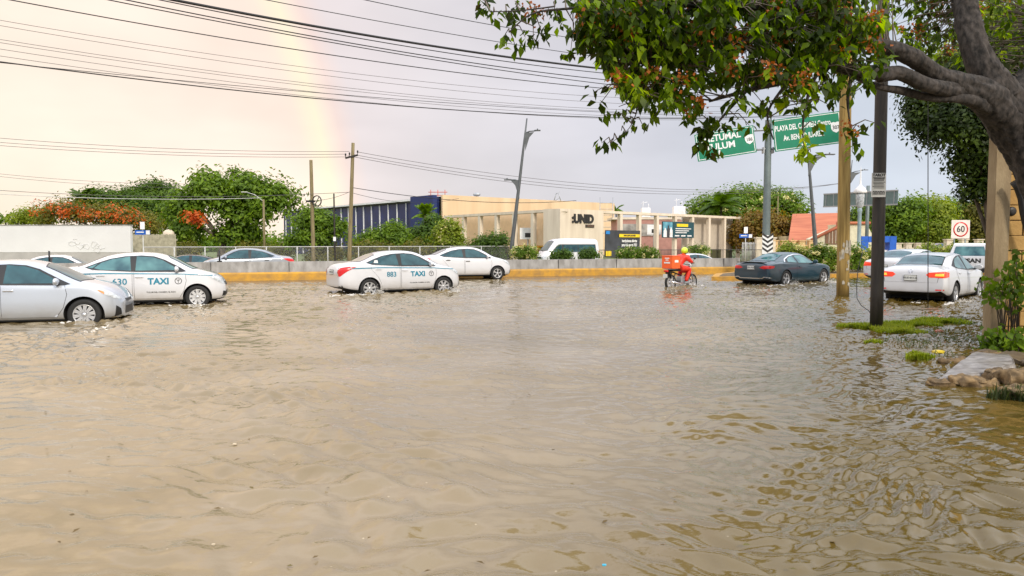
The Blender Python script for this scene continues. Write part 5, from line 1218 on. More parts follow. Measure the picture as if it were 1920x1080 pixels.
road_sign('road_sign', 'left green overhead sign with the word TULUM and a down arrow', (1305,254),(1415,233),(1416,287),(1306,302), 37.8, 37.6,
    [('CHETUMAL', .44, -.09, .25, .72, .012), ('TULUM', .44, -.09, -.07, .50, .012)], (-.12,-.35,.95), (.405,.02,.42,'186'))
road_sign('road_sign', 'right green overhead sign naming a town centre and avenue in white', (1450,226),(1578,207),(1577,269),(1451,284), 37.6, 37.3,
    [('PLAYA DEL CARMEN Centro', .37, -.06, .20, .82, .010), ('Av. BENITO JUAREZ', .37, -.06, -.12, .60, .010)], (-.07,-.36,.95), (.42,.02,.46,'307'))

# back of a large sign, far right, with truss posts
P = at(1614, 372, 70); bs = thing('overhead_sign', 'unpainted grey back of a large overhead sign far right', 'road sign', P)
a = at(1545, 376, 74)-P; b_ = at(1684, 370, 66)-P; x = (b_-a); ux = x.normalized(); W_ = x.length; H_ = 27/FPX*70; M = frame((a+b_)/2, ux, (0,0,1))
bm = bmesh.new(); prism(bm, [(-W_/2,-H_/2),(W_/2,-H_/2),(W_/2,H_/2),(-W_/2,H_/2)], .06, M); obj('panel', bm, mat('bare sign back', (.13,.19,.19), rough=.5, metal=.2), bs)
bm = bmesh.new()
for t_ in np.linspace(-.46, .46, 9): prism(bm, [(t_*W_-.03,-H_/2+.05),(t_*W_+.03,-H_/2+.05),(t_*W_+.03,H_/2-.05),(t_*W_-.03,H_/2-.05)], .10, M)
prism(bm, [(-W_/2,H_/2-.12),(W_/2,H_/2-.12),(W_/2,H_/2),(-W_/2,H_/2)], .11, M); prism(bm, [(-W_/2,-H_/2),(W_/2,-H_/2),(W_/2,-H_/2+.12),(-W_/2,-H_/2+.12)], .11, M); obj('rib', bm, M_steel, bs)
bm = bmesh.new(); tube(bm, [(.8,.3,-P.z),(.8,.3,1.2)], .16, 10); obj('post', bm, M_greenst, bs)
# ornamental lamp post
P = at(1610, 470, 40); ol = thing('ornamental_lamp', 'pale ornamental lamp post with a white domed lantern and spike', 'street lamp', (P.x, 40, .1)); s_ = 40/FPX
def zz(row): return at(1610, row, 40).z-.1
bm = bmesh.new(); lathe(bm, [(.16,0),(.13,.4),(.10,.6),(.095,zz(398)),(.13,zz(396)),(.10,zz(390))], 12, 'z'); obj('post', bm, mat('pale blue steel', (.32,.42,.46), rough=.5), ol)
bm = bmesh.new(); lathe(bm, [(.10,zz(390)),(.19,zz(386)),(.22,zz(366)),(.20,zz(362))], 14, 'z'); obj('lantern_glass', bm, mat('milky glass', (.45,.48,.50), rough=.15, var=.4, scale=9), ol)
bm = bmesh.new(); lathe(bm, [(.30,zz(362)),(.34,zz(359)),(.24,zz(353)),(.10,zz(349)),(.05,zz(345)),(.035,zz(335)),(.02,zz(318)),(.0005,zz(310))], 16, 'z'); obj('dome', bm, mat('white enamel', (.8,.8,.8), rough=.3), ol)
# 60 sign
P = at(1801, 430, 48); sg = thing('speed_sign', 'square white speed limit sign with the number 60 in a red ring', 'road sign', (P.x, 48, .1)); zc = P.z-.1; s_ = .59
bm = bmesh.new(); box(bm, (0,0,zc), (s_*2,.03,s_*2.0), bevel=.01); obj('panel', bm, mat('pinkish white sheeting', (.78,.70,.64), rough=.5), sg)
bm = bmesh.new(); lathe(bm, [(.40,-.03),(.475,-.03),(.475,-.018),(.40,-.018),(.40,-.03)], 40, 'y', c=(0,0,zc)); obj('red_ring', bm, M_red, sg)
text_on('number', '60', .56, frame((0,-.022,zc), (1,0,0), (0,0,1)), M_ink, sg, bold=.008, sx=.95)
bm = bmesh.new(); tube(bm, [(-.35,.05,0),(-.35,.05,zc)], .04, 8); tube(bm, [(.35,.05,0),(.35,.05,zc)], .04, 8); obj('post', bm, M_greenst, sg)

# near poles
yp, a, b_ = pole(1580, 556, 1588, -20, 23.6, .190, .165, M_woodL, 'wooden_pole', 'yellowish wooden pole standing in the flood left of the black pole', z0=-.3, n=16)
r_ = random.Random(8); M_paper = mat('peeling paper', (.42,.38,.30), rough=.9, var=.3, scale=8)
for k_ in range(26):
    z = r_.uniform(.32, 2.0) if k_ > 12 else r_.uniform(1.5, 2.0); th = r_.uniform(math.pi*1.05, math.pi*1.95); rr = .194
    w_, h_ = r_.uniform(.05,.12), r_.uniform(.06,.3); cpt = Vector((rr*math.cos(th), rr*math.sin(th), z)); tx_ = Vector((-math.sin(th), math.cos(th), 0))
    pts = [(x_*w_/2*r_.uniform(.6,1.1), y_*h_/2*r_.uniform(.6,1.1)) for x_, y_ in ((-1,-1),(0,-1.1),(1,-1),(1.1,0),(1,1),(0,1.1),(-1,1),(-1.1,0))]
    bm = bmesh.new(); prism(bm, pts, .004, frame(cpt, tx_, (0,0,1))); obj('paper_scrap', bm, M_paper, yp)
bp_, a, b_ = pole(1643, 616, 1657, -30, 14.3, .118, .108, M_woodD, 'black_pole', 'tall black tarred pole rising from the grass tuft with a white notice', z0=-.1, n=16)
q = at(1641, 348, 14.3)-a; bm = bmesh.new(); W_, H_ = 26/FPX*14.3, 44/FPX*14.3; box(bm, (q.x, -.135, q.z), (W_, .012, H_)); nt_ = obj('notice', bm, mat('printed tin', (.55,.55,.53), rough=.5, var=.1), bp_)
nt_.rotation_euler = (0, 0, 0)
text_on('notice_title', 'TAROT', .072, frame((q.x, -.143, q.z+H_*.41), (1,0,0), (0,0,1)), M_ink, nt_, bold=.003, sx=1.0)
bm = bmesh.new()
for i_, z in enumerate((.30,.25,.19,.12,.06,.0,-.06,-.12)): box(bm, (q.x+.01*math.sin(i_*3), -.143, q.z+z*H_), (W_*(.84-.12*abs(math.sin(i_*2.1))), .004, .010 if i_ > 1 else .016))
for k_ in range(10): box(bm, (q.x-W_*.40+k_*W_*.088, -.143, q.z-H_*.33), (.011, .004, .075)); box(bm, (q.x-W_*.385+k_*W_*.088, -.143, q.z-H_*(.33 if k_ % 2 else .27)), (.02, .004, .012))
obj('notice_text', bm, M_ink, nt_)

# ------------------------------------------------------------------ overhead wires
M_wire = mat('black cable', (0.012, 0.012, 0.013), rough=.6); M_wireg = mat('grey cable', (0.10, 0.09, 0.09), rough=.6)
def wire(p0, p1, Y0, Y1, rad, sag, label, m=None, ext=0.0, ext0=9):
    a = at(*p0, Y0); b_ = at(*p1, Y1); pts = []
    for t_ in np.linspace(-(max(ext, .6) if p0[0] == 0 else min(ext, ext0)), 1+ext, 34): pts.append(a.lerp(b_, t_) - Vector((0, 0, 4*sag*t_*(1-t_))) - a)
    bm = bmesh.new(); tube(bm, pts, rad, 5); tag(obj('power_line', bm, m or M_wire, loc=a), label, 'overhead wire', 'overhead wires')
EX = .35
wire((325,0), (1140,130), 13, 20, .026, .10, 'thickest black cable crossing the sky, from the top edge', ext=EX)
wire((300,0), (1130,137), 13, 20, .010, .12, 'black cable just below the thickest cable', ext=EX)
wire((237,0), (1120,148), 13, 20, .011, .12, 'second black cable below the thickest cable', ext=EX)
wire((204,0), (1120,156), 13, 20, .010, .10, 'third black cable below the thickest cable, crossing its neighbour', ext=EX)
wire((20,0), (1160,168), 14, 22, .011, .18, 'single black cable leaving the upper left corner', ext=EX)
wire((500,0), (1110,105), 14, 20, .008, .05, 'black wire second from the top, above the thickest cable', ext=EX)
wire((685,0), (1080,72), 14, 19, .008, .04, 'topmost black wire running into the tree', ext=EX)
wire((0,116), (1300,222), 15, 26, .013, .30, 'lowest black cable of the near bundle on the left', ext=.3)
wire((0,117.5), (1300,217), 15, 26, .007, .16, 'thin wire twisted along the lowest near black cable', ext=.3)
for i_, (y0, y1, lb) in enumerate(((38,185,'topmost grey wire of the faint bundle in the middle'), (48,196,'second faint grey wire from the top of its bundle'), (74,207,'third faint grey wire of the middle bundle'), (80,211,'fourth faint grey wire of the middle bundle'), (92,219,'fifth faint grey wire of the middle bundle'), (105,224,'lowest faint grey wire just above the black cable'))):
    wire((0,y0), (1200,y1), 17, 27, .006, .28, lb, M_wireg, ext=.3)
wire((0,259), (655,284), 46, 50, .014, .25, 'topmost far wire running left from the crossarm', M_wireg, ext=0)
wire((0,267), (650,289), 46, 50, .014, .25, 'middle far wire running left from the crossarm', M_wireg, ext=0)
wire((0,273), (664,294), 46, 50, .014, .25, 'lowest far wire running left from the crossarm', M_wireg, ext=0)
wire((671,285), (1430,355), 50, 70, .016, .85, 'topmost far wire running right from the crossarm', M_wireg, ext=.3, ext0=0)
wire((664,290), (1430,357), 50, 70, .016, .95, 'middle far wire running right from the crossarm', M_wireg, ext=.3, ext0=0)
wire((652,292), (1430,360), 50, 70, .016, 1.05, 'lowest far wire running right from the crossarm', M_wireg, ext=.3, ext0=0)
wire((0,326), (350,345), 60, 66, .014, .2, 'lone wire above the orange tree, upper one', M_wireg, ext=.6, ext0=.2)
wire((0,331), (350,352), 60, 66, .014, .2, 'lone wire above the orange tree, lower one', M_wireg, ext=.6, ext0=.2)
wire((0,357), (660,360), 48, 50, .016, .35, 'wire crossing low in front of the big left tree', M_wireg, ext=0)
wire((0,364), (490,371), 48, 56, .02, .2, 'pale wire ending at the small curved lamp', M_galv, ext=0)
wire((662,352), (1000,380), 50, 60, .022, .3, 'dark service wire from the crossarm pole across the hall', M_wire, ext=.3, ext0=0)
wire((662,362), (860,372), 50, 62, .014, .5, 'slack service wire dipping in front of the hall', M_wire, ext=0)
wire((590,376), (655,360), 50, 50, .012, .12, 'short wire between the coil pole and the crossarm pole', M_wire, ext=0)
# hanging cables by the near poles
bm = bmesh.new(); pts = [at(1740, y_, 13.0)-at(1740, 0, 13.0) for y_ in np.linspace(-20, 578, 12)]; tube(bm, pts, .0075, 5)
tag(obj('hanging_cable', bm, M_wire, loc=at(1740,0,13)), 'thin black cable hanging straight down in front of the white sedan', 'cable')
A0 = at(1607, 520, 15.2); bm = bmesh.new(); pts = [at(x_, y_, Y_)-A0 for x_, y_, Y_ in ((1618,470,15.6),(1609,505,15.4),(1606,535,15.2),(1607,560,15),(1615,573,14.8),(1628,582,14.6),(1636,592,14.45),(1638,604,14.4))]
pts2 = []
for i_ in range(len(pts)-1):
    for t_ in (0, .5): pts2.append(pts[i_].lerp(pts[i_+1], t_))
tube(bm, pts2+[pts[-1]], .008, 5); tag(obj('loose_cable', bm, M_wire, loc=A0), 'loose thin cable looping down to the foot of the black pole', 'cable')

# ------------------------------------------------------------------ foliage
def leaves_mesh(P, Nrm, size, r, droop=0.0, aspect=.45):
    """one bent four-sided leaf per point; returns verts and quads"""
    n = len(P); Nrm = Nrm/np.maximum(np.linalg.norm(Nrm, axis=1, keepdims=True), 1e-6)
    a = r.normal(size=(n, 3)); a[:, 2] -= droop*2.5; a -= (a*Nrm).sum(1, keepdims=True)*Nrm; a /= np.maximum(np.linalg.norm(a, axis=1, keepdims=True), 1e-6)
    b = np.cross(Nrm, a); s = size*(0.65+0.7*r.random((n, 1)))
    v0 = P; v1 = P + a*s*.5 + b*s*aspect*.5 + Nrm*s*.08; v2 = P + a*s - Nrm*s*.12*(droop > 0); v3 = P + a*s*.5 - b*s*aspect*.5 + Nrm*s*.08
    V = np.stack([v0, v1, v2, v3], 1).reshape(-1, 3); F = np.arange(4*n).reshape(-1, 4); return V, F
def crown_pts(blobs, n_cl, per, cr, r, shell=.55, flat=.8):
    """blobs: (x,y,z,rx,ry,rz). Clumps sit through the outer part of each blob; returns leaf points and directions, clump centres"""
    blobs = np.array(blobs, float); wt = (blobs[:, 3]*blobs[:, 5])**.9; wt /= wt.sum()
    bi = r.choice(len(blobs), n_cl, p=wt); d = r.normal(size=(n_cl, 3)); d /= np.linalg.norm(d, axis=1, keepdims=True); d[:, 2] = np.where(d[:, 2] < -.55, -d[:, 2], d[:, 2])
    q = shell+(1.06-shell)*r.random((n_cl, 1))**.6
    C = blobs[bi, :3] + d*q*blobs[bi, 3:]; cs = cr*(.55+.9*r.random(n_cl))
    k = np.repeat(np.arange(n_cl), per); o = r.normal(size=(len(k), 3)); o[:, 2] *= flat; L = np.linalg.norm(o, axis=1, keepdims=True); o = o/L*np.minimum(L, 1.7)*.62
    P = C[k] + o*cs[k, None]; Nn = o*.9 + d[k]*.6 + r.normal(size=o.shape)*.55 + np.array([0, 0, .55]); return P, Nn, C
GREENS = {'deep': [(.028,.060,.006),(.065,.125,.010),(.13,.21,.015)], 'mid': [(.045,.085,.008),(.11,.19,.012),(.22,.33,.02)], 'lime': [(.09,.14,.012),(.20,.26,.02),(.34,.38,.04)],
          'olive': [(.07,.080,.012),(.15,.145,.02),(.26,.22,.03)], 'rust': [(.13,.07,.012),(.22,.13,.02),(.14,.17,.03)], 'dark': [(.010,.020,.004),(.026,.046,.007),(.09,.14,.012)]}
def lmat(k): return leafmat('leaf '+k, GREENS[k])
M_bark = mat('bark', (0.085, 0.065, 0.048), rough=.95, col2=(0.17, 0.14, 0.11), scale=5, stretch=(1.5,1.5,.5), bump=.7, bscale=9)
def tree(name, label, base, blobs, n_cl, per, cr, leaf, col, seed, cat='tree', trunk_r=.16, flowers=None, limbs=7, fork=.45, group=None, sprig=None, aspect=.5, shell=.55):
    """blobs relative to base"""
    r = np.random.default_rng(seed); o = thing(name, label, cat, base, 0, group)
    P, Nn, C = crown_pts(blobs, n_cl, per, cr, r, shell)
    zmin = .15; keep = P[:, 2] > zmin; P = P[keep]; Nn = Nn[keep]
    V, F = leaves_mesh(P, Nn, leaf, r, aspect=aspect); from_np('crown', V, F, lmat(col), o)
    if flowers:
        fm, fn, fc, fl, fb = flowers; P2, N2, _ = crown_pts(fb or blobs, fn, 26, fc, r, .92); V, F = leaves_mesh(P2, N2, fl, r, aspect=.8); from_np('blossom', V, F, fm, o)
    bm = bmesh.new(); ctr = Vector(np.average([b_[:3] for b_ in blobs], axis=0)); fz = max(.6, ctr.z*fork); f0 = Vector((ctr.x*.3, ctr.y*.3, fz))
    tube(bm, [(0,0,-.3), (0.03*fz,0,fz*.5), f0], [trunk_r*1.25, trunk_r, trunk_r*.85], 9, wob=.08)
    idx = r.choice(len(C), min(limbs, len(C)), replace=False)
    for i_ in idx:
        e = Vector(C[i_]); 
        if e.z < fz*.8: e.z = fz*.8+.3
        m_ = f0.lerp(e, .5)+Vector((r.normal()*.1, r.normal()*.1, .12*(e-f0).length)); tube(bm, [f0, m_, e], [trunk_r*.6, trunk_r*.35, trunk_r*.1], 6)
    obj('trunk', bm, M_bark, o); return o
def pxblobs(base, specs, Y):
    """specs: (px, row, rx_px, ry_px) ellipses as seen, given depth and real size"""
    s = Y/FPX; out_ = []
    for px, row, rx, rz in specs:
        P = at(px, row, Y); out_.append((P.x-base[0], r_tree.uniform(-.25, .25)*rx*s, P.z-base[2], rx*s, rx*s*.85, rz*s))
    return out_
r_tree = np.random.default_rng(21)
def ptree(name, label, px, Y, specs, n_cl, per, cr, leaf, col, seed, z=0.0, **kw):
    b_ = (at(px, 456, Y).x, Y, z); return tree(name, label, b_, pxblobs(b_, specs, Y), n_cl, per, cr, leaf, col, seed, **kw)
M_orange = leafmat('flame blossom', [(.38,.05,.010),(.52,.11,.015),(.50,.20,.06)], .3)
M_yelfl = leafmat('yellow blossom', [(.62,.55,.20),(.75,.68,.32),(.80,.74,.45)], .3)
# left row
ptree('big_leafy_tree', 'big bright green tree with a dark trunk, tallest of the left row', 413, 62, [(388,372,36,34),(345,398,28,34),(448,398,40,34),(505,380,34,34),(468,358,30,18),(398,345,26,15),(532,372,16,20),(360,440,30,20),(440,442,38,20)], 300, 56, 1.0, .38, 'mid', 31, trunk_r=.32, limbs=16, fork=.35, shell=.35, flowers=(M_orange, 12, .5, .24, [((391-413)/FPX*62, -2.6, at(391,412,62).z, .6, .3, .4)]))
ptree('leggy_shoot_tree', 'tall thin leggy shoots with tufts sticking above the big tree', 436, 63, [(437,322,6,7),(450,335,9,6),(462,330,8,5),(432,345,12,8),(385,330,6,4),(362,333,5,4)], 26, 22, .42, .30, 'mid', 33, trunk_r=.10, limbs=14, fork=.75)
ptree('round_tree', 'dark round topped green tree behind the left row', 288, 84, [(288,368,36,24),(255,378,28,16),(310,385,32,28)], 170, 50, 1.0, .34, 'deep', 34, trunk_r=.25)
ptree('spreading_tree', 'wide spreading feathery green tree over the orange flowering one', 200, 80, [(165,378,32,14),(205,375,40,14),(250,395,48,22),(300,420,40,25),(230,378,22,18)], 220, 50, 1.0, .32, 'deep', 35, trunk_r=.25)
ptree('flame_tree', 'orange flowering flame tree behind the white wall', 215, 72, [(125,402,40,18),(175,404,42,14),(225,412,42,16),(265,425,36,18),(105,412,24,10)], 190, 45, .9, .28, 'olive', 36, trunk_r=.22, flowers=(M_orange, 32, .7, .22, [((125-215)/FPX*72,-2.5,at(125,400,72).z,1.6,.8,.7),((180-215)/FPX*72,-2.5,at(180,402,72).z,1.7,.8,.45),((232-215)/FPX*72,-2.5,at(232,408,72).z,2.2,.8,.6),((270-215)/FPX*72,-2.5,at(270,420,72).z,1.2,.8,.5)]))
ptree('pale_tree', 'pale yellow green tree above the left part of the white wall', 60, 80, [(60,408,22,11),(85,410,16,9),(35,413,16,7)], 80, 45, .8, .28, 'lime', 37, trunk_r=.15)
def palm(name, label, px, row, Y, rad, n, seed, group=None, col='mid', droop=.6, z=0.0):
    r = random.Random(seed); P = at(px, row, Y); o = thing(name, label, 'palm tree', (P.x, Y, z), 0, group); H_ = P.z-z
    bm = bmesh.new(); tube(bm, [(0,0,-.2),(.1,0,H_*.5),(0,0,H_)], [.16,.12,.10], 8); obj('trunk', bm, M_bark, o)
    V = []; F = []
    for k_ in range(n):
        th = 2*math.pi*k_/n+r.uniform(-.2,.2); el_ = r.uniform(.15, 1.25); prev = Vector((0,0,H_)); d = Vector((math.cos(th)*math.cos(el_), math.sin(th)*math.cos(el_), math.sin(el_)))
        for i_ in range(12):
            d = (d+Vector((0,0,-droop*.18))).normalized(); nx = prev+d*rad/12; sd_ = d.cross(Vector((0,0,1))).normalized()
            for s_ in (-1, 1):
                for q_ in (.25, .75):
                    bp0 = prev.lerp(nx, q_); L_ = rad*.34*math.sin(math.pi*min(1, (i_+1.2)/13))+.05; tip = bp0+sd_*s_*L_*.8+d*L_*.5+Vector((0,0,-L_*.35)); w2 = d*.05*rad/1.4; k0 = len(V)
                    V += [bp0-w2, bp0+w2, tip+w2*.3, tip-w2*.3]; F.append((k0, k0+1, k0+2, k0+3))
            prev = nx
    from_np('fronds', np.array([tuple(v) for v in V]), F, lmat(col), o); return o
palm('palm_tree', 'leftmost small palm at the left photo edge above the wall', 10, 410, 95, 1.5, 14, 1)
palm('palm_tree', 'small palm second from the left edge above the wall', 33, 412, 97, 1.3, 13, 2)
palm('palm_tree', 'spiky palm tuft rising from the feathery tree', 158, 372, 79, 1.8, 16, 3, col='deep')
palm('palm_tree', 'second spiky palm tuft right of the first in the feathery tree', 188, 372, 79, 1.5, 15, 4, col='deep')
palm('palm_tree', 'small fan palm in front of the hall corner', 797, 402, 66, 1.25, 22, 5, col='mid', droop=.5)
# middle
ptree('small_tree', 'small round leafy tree in front of the wooden pole with the coil', 590, 56, [(602,418,26,15),(570,421,22,13),(628,430,22,15),(590,448,38,14),(548,455,12,8),(588,404,14,7)], 170, 46, .62, .27, 'mid', 41, trunk_r=.10, limbs=12, shell=.3)
ptree('small_tree', 'feathery shrub tree before the middle of the navy hall', 715, 60, [(715,449,30,13),(738,436,18,12),(690,458,32,9),(745,455,25,12)], 150, 46, .6, .25, 'mid', 42, trunk_r=.08)
ptree('small_tree', 'dense green tree at the hall corner under the fan palm', 800, 63, [(800,446,28,18),(780,452,24,14),(815,425,18,14),(790,462,40,10)], 200, 46, .6, .25, 'deep', 43, trunk_r=.10)
ptree('flowering_shrub', 'pale yellow flowering shrub tree left of the colonnade', 842, 57, [(842,440,20,22),(830,450,18,18),(852,455,16,14)], 110, 40, .5, .22, 'lime', 44, cat='shrub', trunk_r=.06, flowers=(M_yelfl, 14, .3, .14, None))
ptree('small_tree', 'dark leafy bush against the left pillars', 910, 58, [(915,460,22,14),(900,468,18,10),(935,455,14,12)], 90, 40, .5, .22, 'deep', 45, cat='shrub', trunk_r=.06)
# hedges and bushes (each its own plant)
def bush(label, px, row_top, row_bot, wpx, Y, col, seed, fl=None, z=-.1, name='bush', cr=.4, leaf=.18, dens=1.0):
    rr = wpx/2; h = row_bot-row_top; n = int(40*dens*max(1, wpx/50)); sp = [(px, row_top+h*.55, rr*.8, h*.5), (px-rr*.45, row_top+h*.62, rr*.5, h*.42), (px+rr*.45, row_top+h*.6, rr*.5, h*.42), (px, row_bot-h*.2, rr*.9, h*.35)]
    return ptree(name, label, px, Y, sp, n, 48, cr, leaf, col, seed, cat='bush', z=z, trunk_r=.04, limbs=6, flowers=(M_yelfl, int(n*(fl or 0)), .16*cr/.4, .09*cr/.4, None) if fl else None, fork=.3, shell=.25)
bush('olive hedge bush behind the fence near the blue street sign', 300, 452, 490, 60, 58, 'olive', 51)
bush('olive hedge bush below the orange flowering tree', 350, 450, 490, 60, 58, 'olive', 52)
bush('low yellowish hedge at the foot of the big tree', 470, 452, 490, 80, 58, 'olive', 53)
bush('low yellowish hedge right of the small curved lamp', 530, 455, 490, 60, 58, 'olive', 54)
bush('hedge growing through the fence below the round small tree', 610, 455, 492, 90, 56, 'olive', 55)
bush('hedge growing through the fence right of the crossarm pole', 700, 450, 492, 100, 57, 'olive', 56)
bush('hedge growing through the fence under the fan palm', 790, 450, 492, 100, 58, 'olive', 57)
bush('hedge growing through the fence below the flowering shrub', 860, 455, 490, 60, 58, 'olive', 58)
bush('dark hedge between the fence end and the leaning lamp', 925, 462, 490, 50, 60, 'deep', 59)
bush('pale flowering oleander right of the tall leaning lamp', 983, 458, 488, 54, 50, 'mid', 61, fl=1.3, cr=.32, leaf=.15)
bush('low leafy bush in front of the white minibus', 1052, 468, 488, 40, 50, 'deep', 62, cr=.3, leaf=.15)
bush('low leafy bush right of the white minibus', 1104, 468, 488, 40, 50, 'deep', 63, cr=.3, leaf=.15)
bush('flowering bush below the dark sagging banner', 1180, 463, 488, 50, 50, 'mid', 64, fl=.4, cr=.3, leaf=.15)
bush('flowering bush right of the dark sagging banner', 1215, 464, 488, 44, 50, 'mid', 65, fl=.5, cr=.3, leaf=.15)
bush('pale flowering bush behind the courier', 1307, 460, 486, 46, 50, 'mid', 66, fl=1.1, cr=.3, leaf=.15)
for px, row, rb, wd_, Y, lb, cl in ((1485,455,498,62,38.2,'flowering oleander right of the chevron plate','lime'), (1532,458,510,56,37.8,'flowering oleander behind the dark coupe bonnet','mid'), (1563,462,514,36,37.8,'oleander just left of the yellowish pole','lime'), (1606,462,514,40,38.8,'oleander right of the yellowish pole','mid'), (1638,458,512,34,39.6,'oleander just left of the black pole','lime')):
    bush(lb, px, row, rb, wd_, Y, cl, int(px), fl=1.0, z=.18, cr=.34, leaf=.15, dens=1.1)
bush('yellow green hedge left of the 60 sign behind the white sedan', 1745, 458, 490, 60, 52, 'lime', 71, fl=.6, z=0)
bush('yellow green hedge under the 60 sign', 1795, 458, 490, 50, 52, 'lime', 72, fl=.6, z=0)
bush('dense green hedge far right behind the pickup', 1850, 455, 490, 60, 54, 'mid', 73, z=0)
# right-hand background trees
ptree('spreading_tree', 'wide round tree behind the right end of the colonnade', 1415, 95, [(1420,385,60,26),(1370,400,55,30),(1460,395,46,30),(1400,425,60,30),(1330,395,34,20),(1490,405,24,22)], 420, 52, 1.35, .40, 'mid', 81, trunk_r=.35, limbs=14, flowers=(M_yelfl, 60, .5, .3, None))
ptree('rusty_tree', 'rust brown lower tree in front of the wide round tree', 1435, 84, [(1430,428,45,25),(1395,440,30,22),(1470,440,25,20),(1420,455,50,18)], 200, 46, 1.0, .34, 'rust', 82, trunk_r=.2)
palm('palm_tree', 'palm crown standing before the wide round tree', 1352, 388, 88, 2.9, 26, 6, col='deep', droop=.7)
palm('palm_tree', 'small distant palm just above the cream hall end', 1155, 393, 120, 1.6, 14, 7)
for i_, (px, Y, sp, col_, lb) in enumerate((
    (1640, 84, [(1640,430,34,45),(1620,415,26,25)], 'mid', 'leafy tree behind the ornamental lamp'), (1690, 80, [(1690,415,42,38),(1675,440,45,30)], 'mid', 'leafy tree just right of the black pole'),
    (1745, 82, [(1745,410,42,34),(1735,440,45,28)], 'lime', 'pale leafy tree behind the hanging cable'), (1790, 86, [(1790,415,40,36),(1800,440,40,28)], 'mid', 'leafy tree behind the 60 sign'), (1840, 84, [(1840,415,36,36),(1850,440,40,30)], 'olive', 'olive leafy tree beside the concrete column'), (1900, 84, [(1900,410,50,40)], 'mid', 'leafy tree hidden behind the painted wall'))):
    ptree('leafy_tree', lb, px, Y, sp, 250, 46, 1.05, .36, col_, 90+i_, trunk_r=.22, group='trees far right beyond the road', limbs=10, shell=.3)
# white dark tree hanging in from the right, middle distance
ptree('dark_tree', 'dark leafy tree hanging down behind the concrete column at the right', 1870, 21, [(1845,290,60,85),(1800,250,78,48),(1760,225,60,36),(1880,210,90,60),(1835,360,34,30),(1900,330,60,80),(1735,190,40,22),(1870,130,90,60)], 820, 52, .34, .14, 'dark', 98, trunk_r=.10, z=0, limbs=9, fork=.35, shell=.3)
ptree('pale_tree', 'sunlit pale green tree glimpsed between the big limbs top right', 1880, 30, [(1820,150,50,45),(1880,60,70,70),(1780,120,34,30),(1900,160,60,60)], 260, 46, .5, .17, 'lime', 99, trunk_r=.2, limbs=10, shell=.3)
# far masses closing the horizon
def woods(name, x0, x1, Y, z0, z1, n, seed, col):
    r = np.random.default_rng(seed); bl = [(x0+(x1-x0)*k_/n+r.normal()*2, Y+r.normal()*6, z0, (x1-x0)/n*1.1, 5, (z1-z0)*(.7+.6*r.random())) for k_ in range(n+1)]
    P, Nn, C = crown_pts(bl, n*46, 46, 1.8, r, .4); P = P[P[:, 2] > 0]; Nn = r.normal(size=P.shape)+np.array([0,-.5,.6]); V, F = leaves_mesh(P, Nn, .75, r, aspect=.6)
    o = from_np(name, V, F, lmat(col)); tag(o, 'distant dark green tree line closing the '+('left' if x0 < 0 else 'right')+' horizon', 'trees', kind='stuff')
woods('far_trees', -190, -45, 150, .5, 3.0, 16, 5, 'mid'); woods('far_trees', 10, 190, 165, .5, 5.5, 18, 6, 'mid')
# ------------------------------------------------------------------ right background: house, walls, kiosk
M_tile = mat('red roof tiles', (0.36, 0.10, 0.05), rough=.8, col2=(0.50, 0.17, 0.085), scale=1.2, stretch=(.3,3,3), bump=.3, bscale=8)
hs = thing('tiled_house', 'cream house with a big red tiled roof and arched window', 'house', (0,0,0)); Y = 78
p = lambda px, row, dy=0: at(px, row, Y+dy)
bm = bmesh.new(); fs_ = [(p(1486,401,5), p(1580,399,5), p(1600,452,-1), p(1478,452,-1))]
for f in fs_: a_ = [bm.verts.new(v) for v in f]; b2_ = [bm.verts.new(v+Vector((0,.1,-.2))) for v in f]; bm.faces.new(a_[::-1]); bm.faces.new(b2_); [bm.faces.new((a_[i], a_[(i+1)%4], b2_[(i+1)%4], b2_[i])) for i in range(4)]
bmesh.ops.recalc_face_normals(bm, faces=bm.faces[:]); obj('roof', bm, M_tile, hs)
bm = bmesh.new(); a_ = p(1480,440); b2_ = p(1640,440); box(bm, ((a_.x+b2_.x)/2, Y+6, 1.15), (b2_.x-a_.x, 10, 2.5)); obj('wall', bm, mat('cream yellow render', (.62,.52,.30), rough=.85), hs)
bm = bmesh.new(); g0, g1, g2 = p(1526,448,-3), p(1560,421,-3), p(1640,448,-3)
prism(bm, [(g0.x,0),(g2.x,0),(g2.x,g0.z),(p(1600,421).x,g1.z),(g1.x+.4,g1.z),(p(1545,428).x,p(1545,430).z),(g0.x,g0.z)], 2.0, frame((0, Y-3, 0), (1,0,0), (0,0,1)) @ Matrix.Translation((0,0,-2.0))); obj('gable_wall', bm, mat('pale yellow render', (.66,.62,.44), rough=.85), hs)
bm = bmesh.new(); tube(bm, [(g0.x-.3,Y-3.1,g0.z-.1),(p(1545,428).x,Y-3.1,p(1545,429).z+.1),(g1.x+.4,Y-3.1,g1.z+.15),(p(1605,420).x,Y-3.1,g1.z+.15)], .16, 6); obj('gable_edge', bm, M_tile, hs)
aw = p(1563,447,-3); bm = bmesh.new(); pts = [(-.85,-.6),(.85,-.6)]+[(.85*math.cos(t_), .45+.55*math.sin(t_)) for t_ in np.linspace(0, math.pi, 12)]
prism(bm, pts, .05, frame((aw.x, Y-3.02, aw.z), (1,0,0), (0,0,1))); wn = obj('arched_window', bm, mat('brown shutters', (.20,.11,.06), rough=.6), hs)
bm = bmesh.new()
for dx in (-.5,-.17,.17,.5): box(bm, (aw.x+dx, Y-3.10, aw.z+.15), (.05,.04,1.3))
obj('window_bars', bm, mat('cream window bars', (.6,.52,.4)), wn)
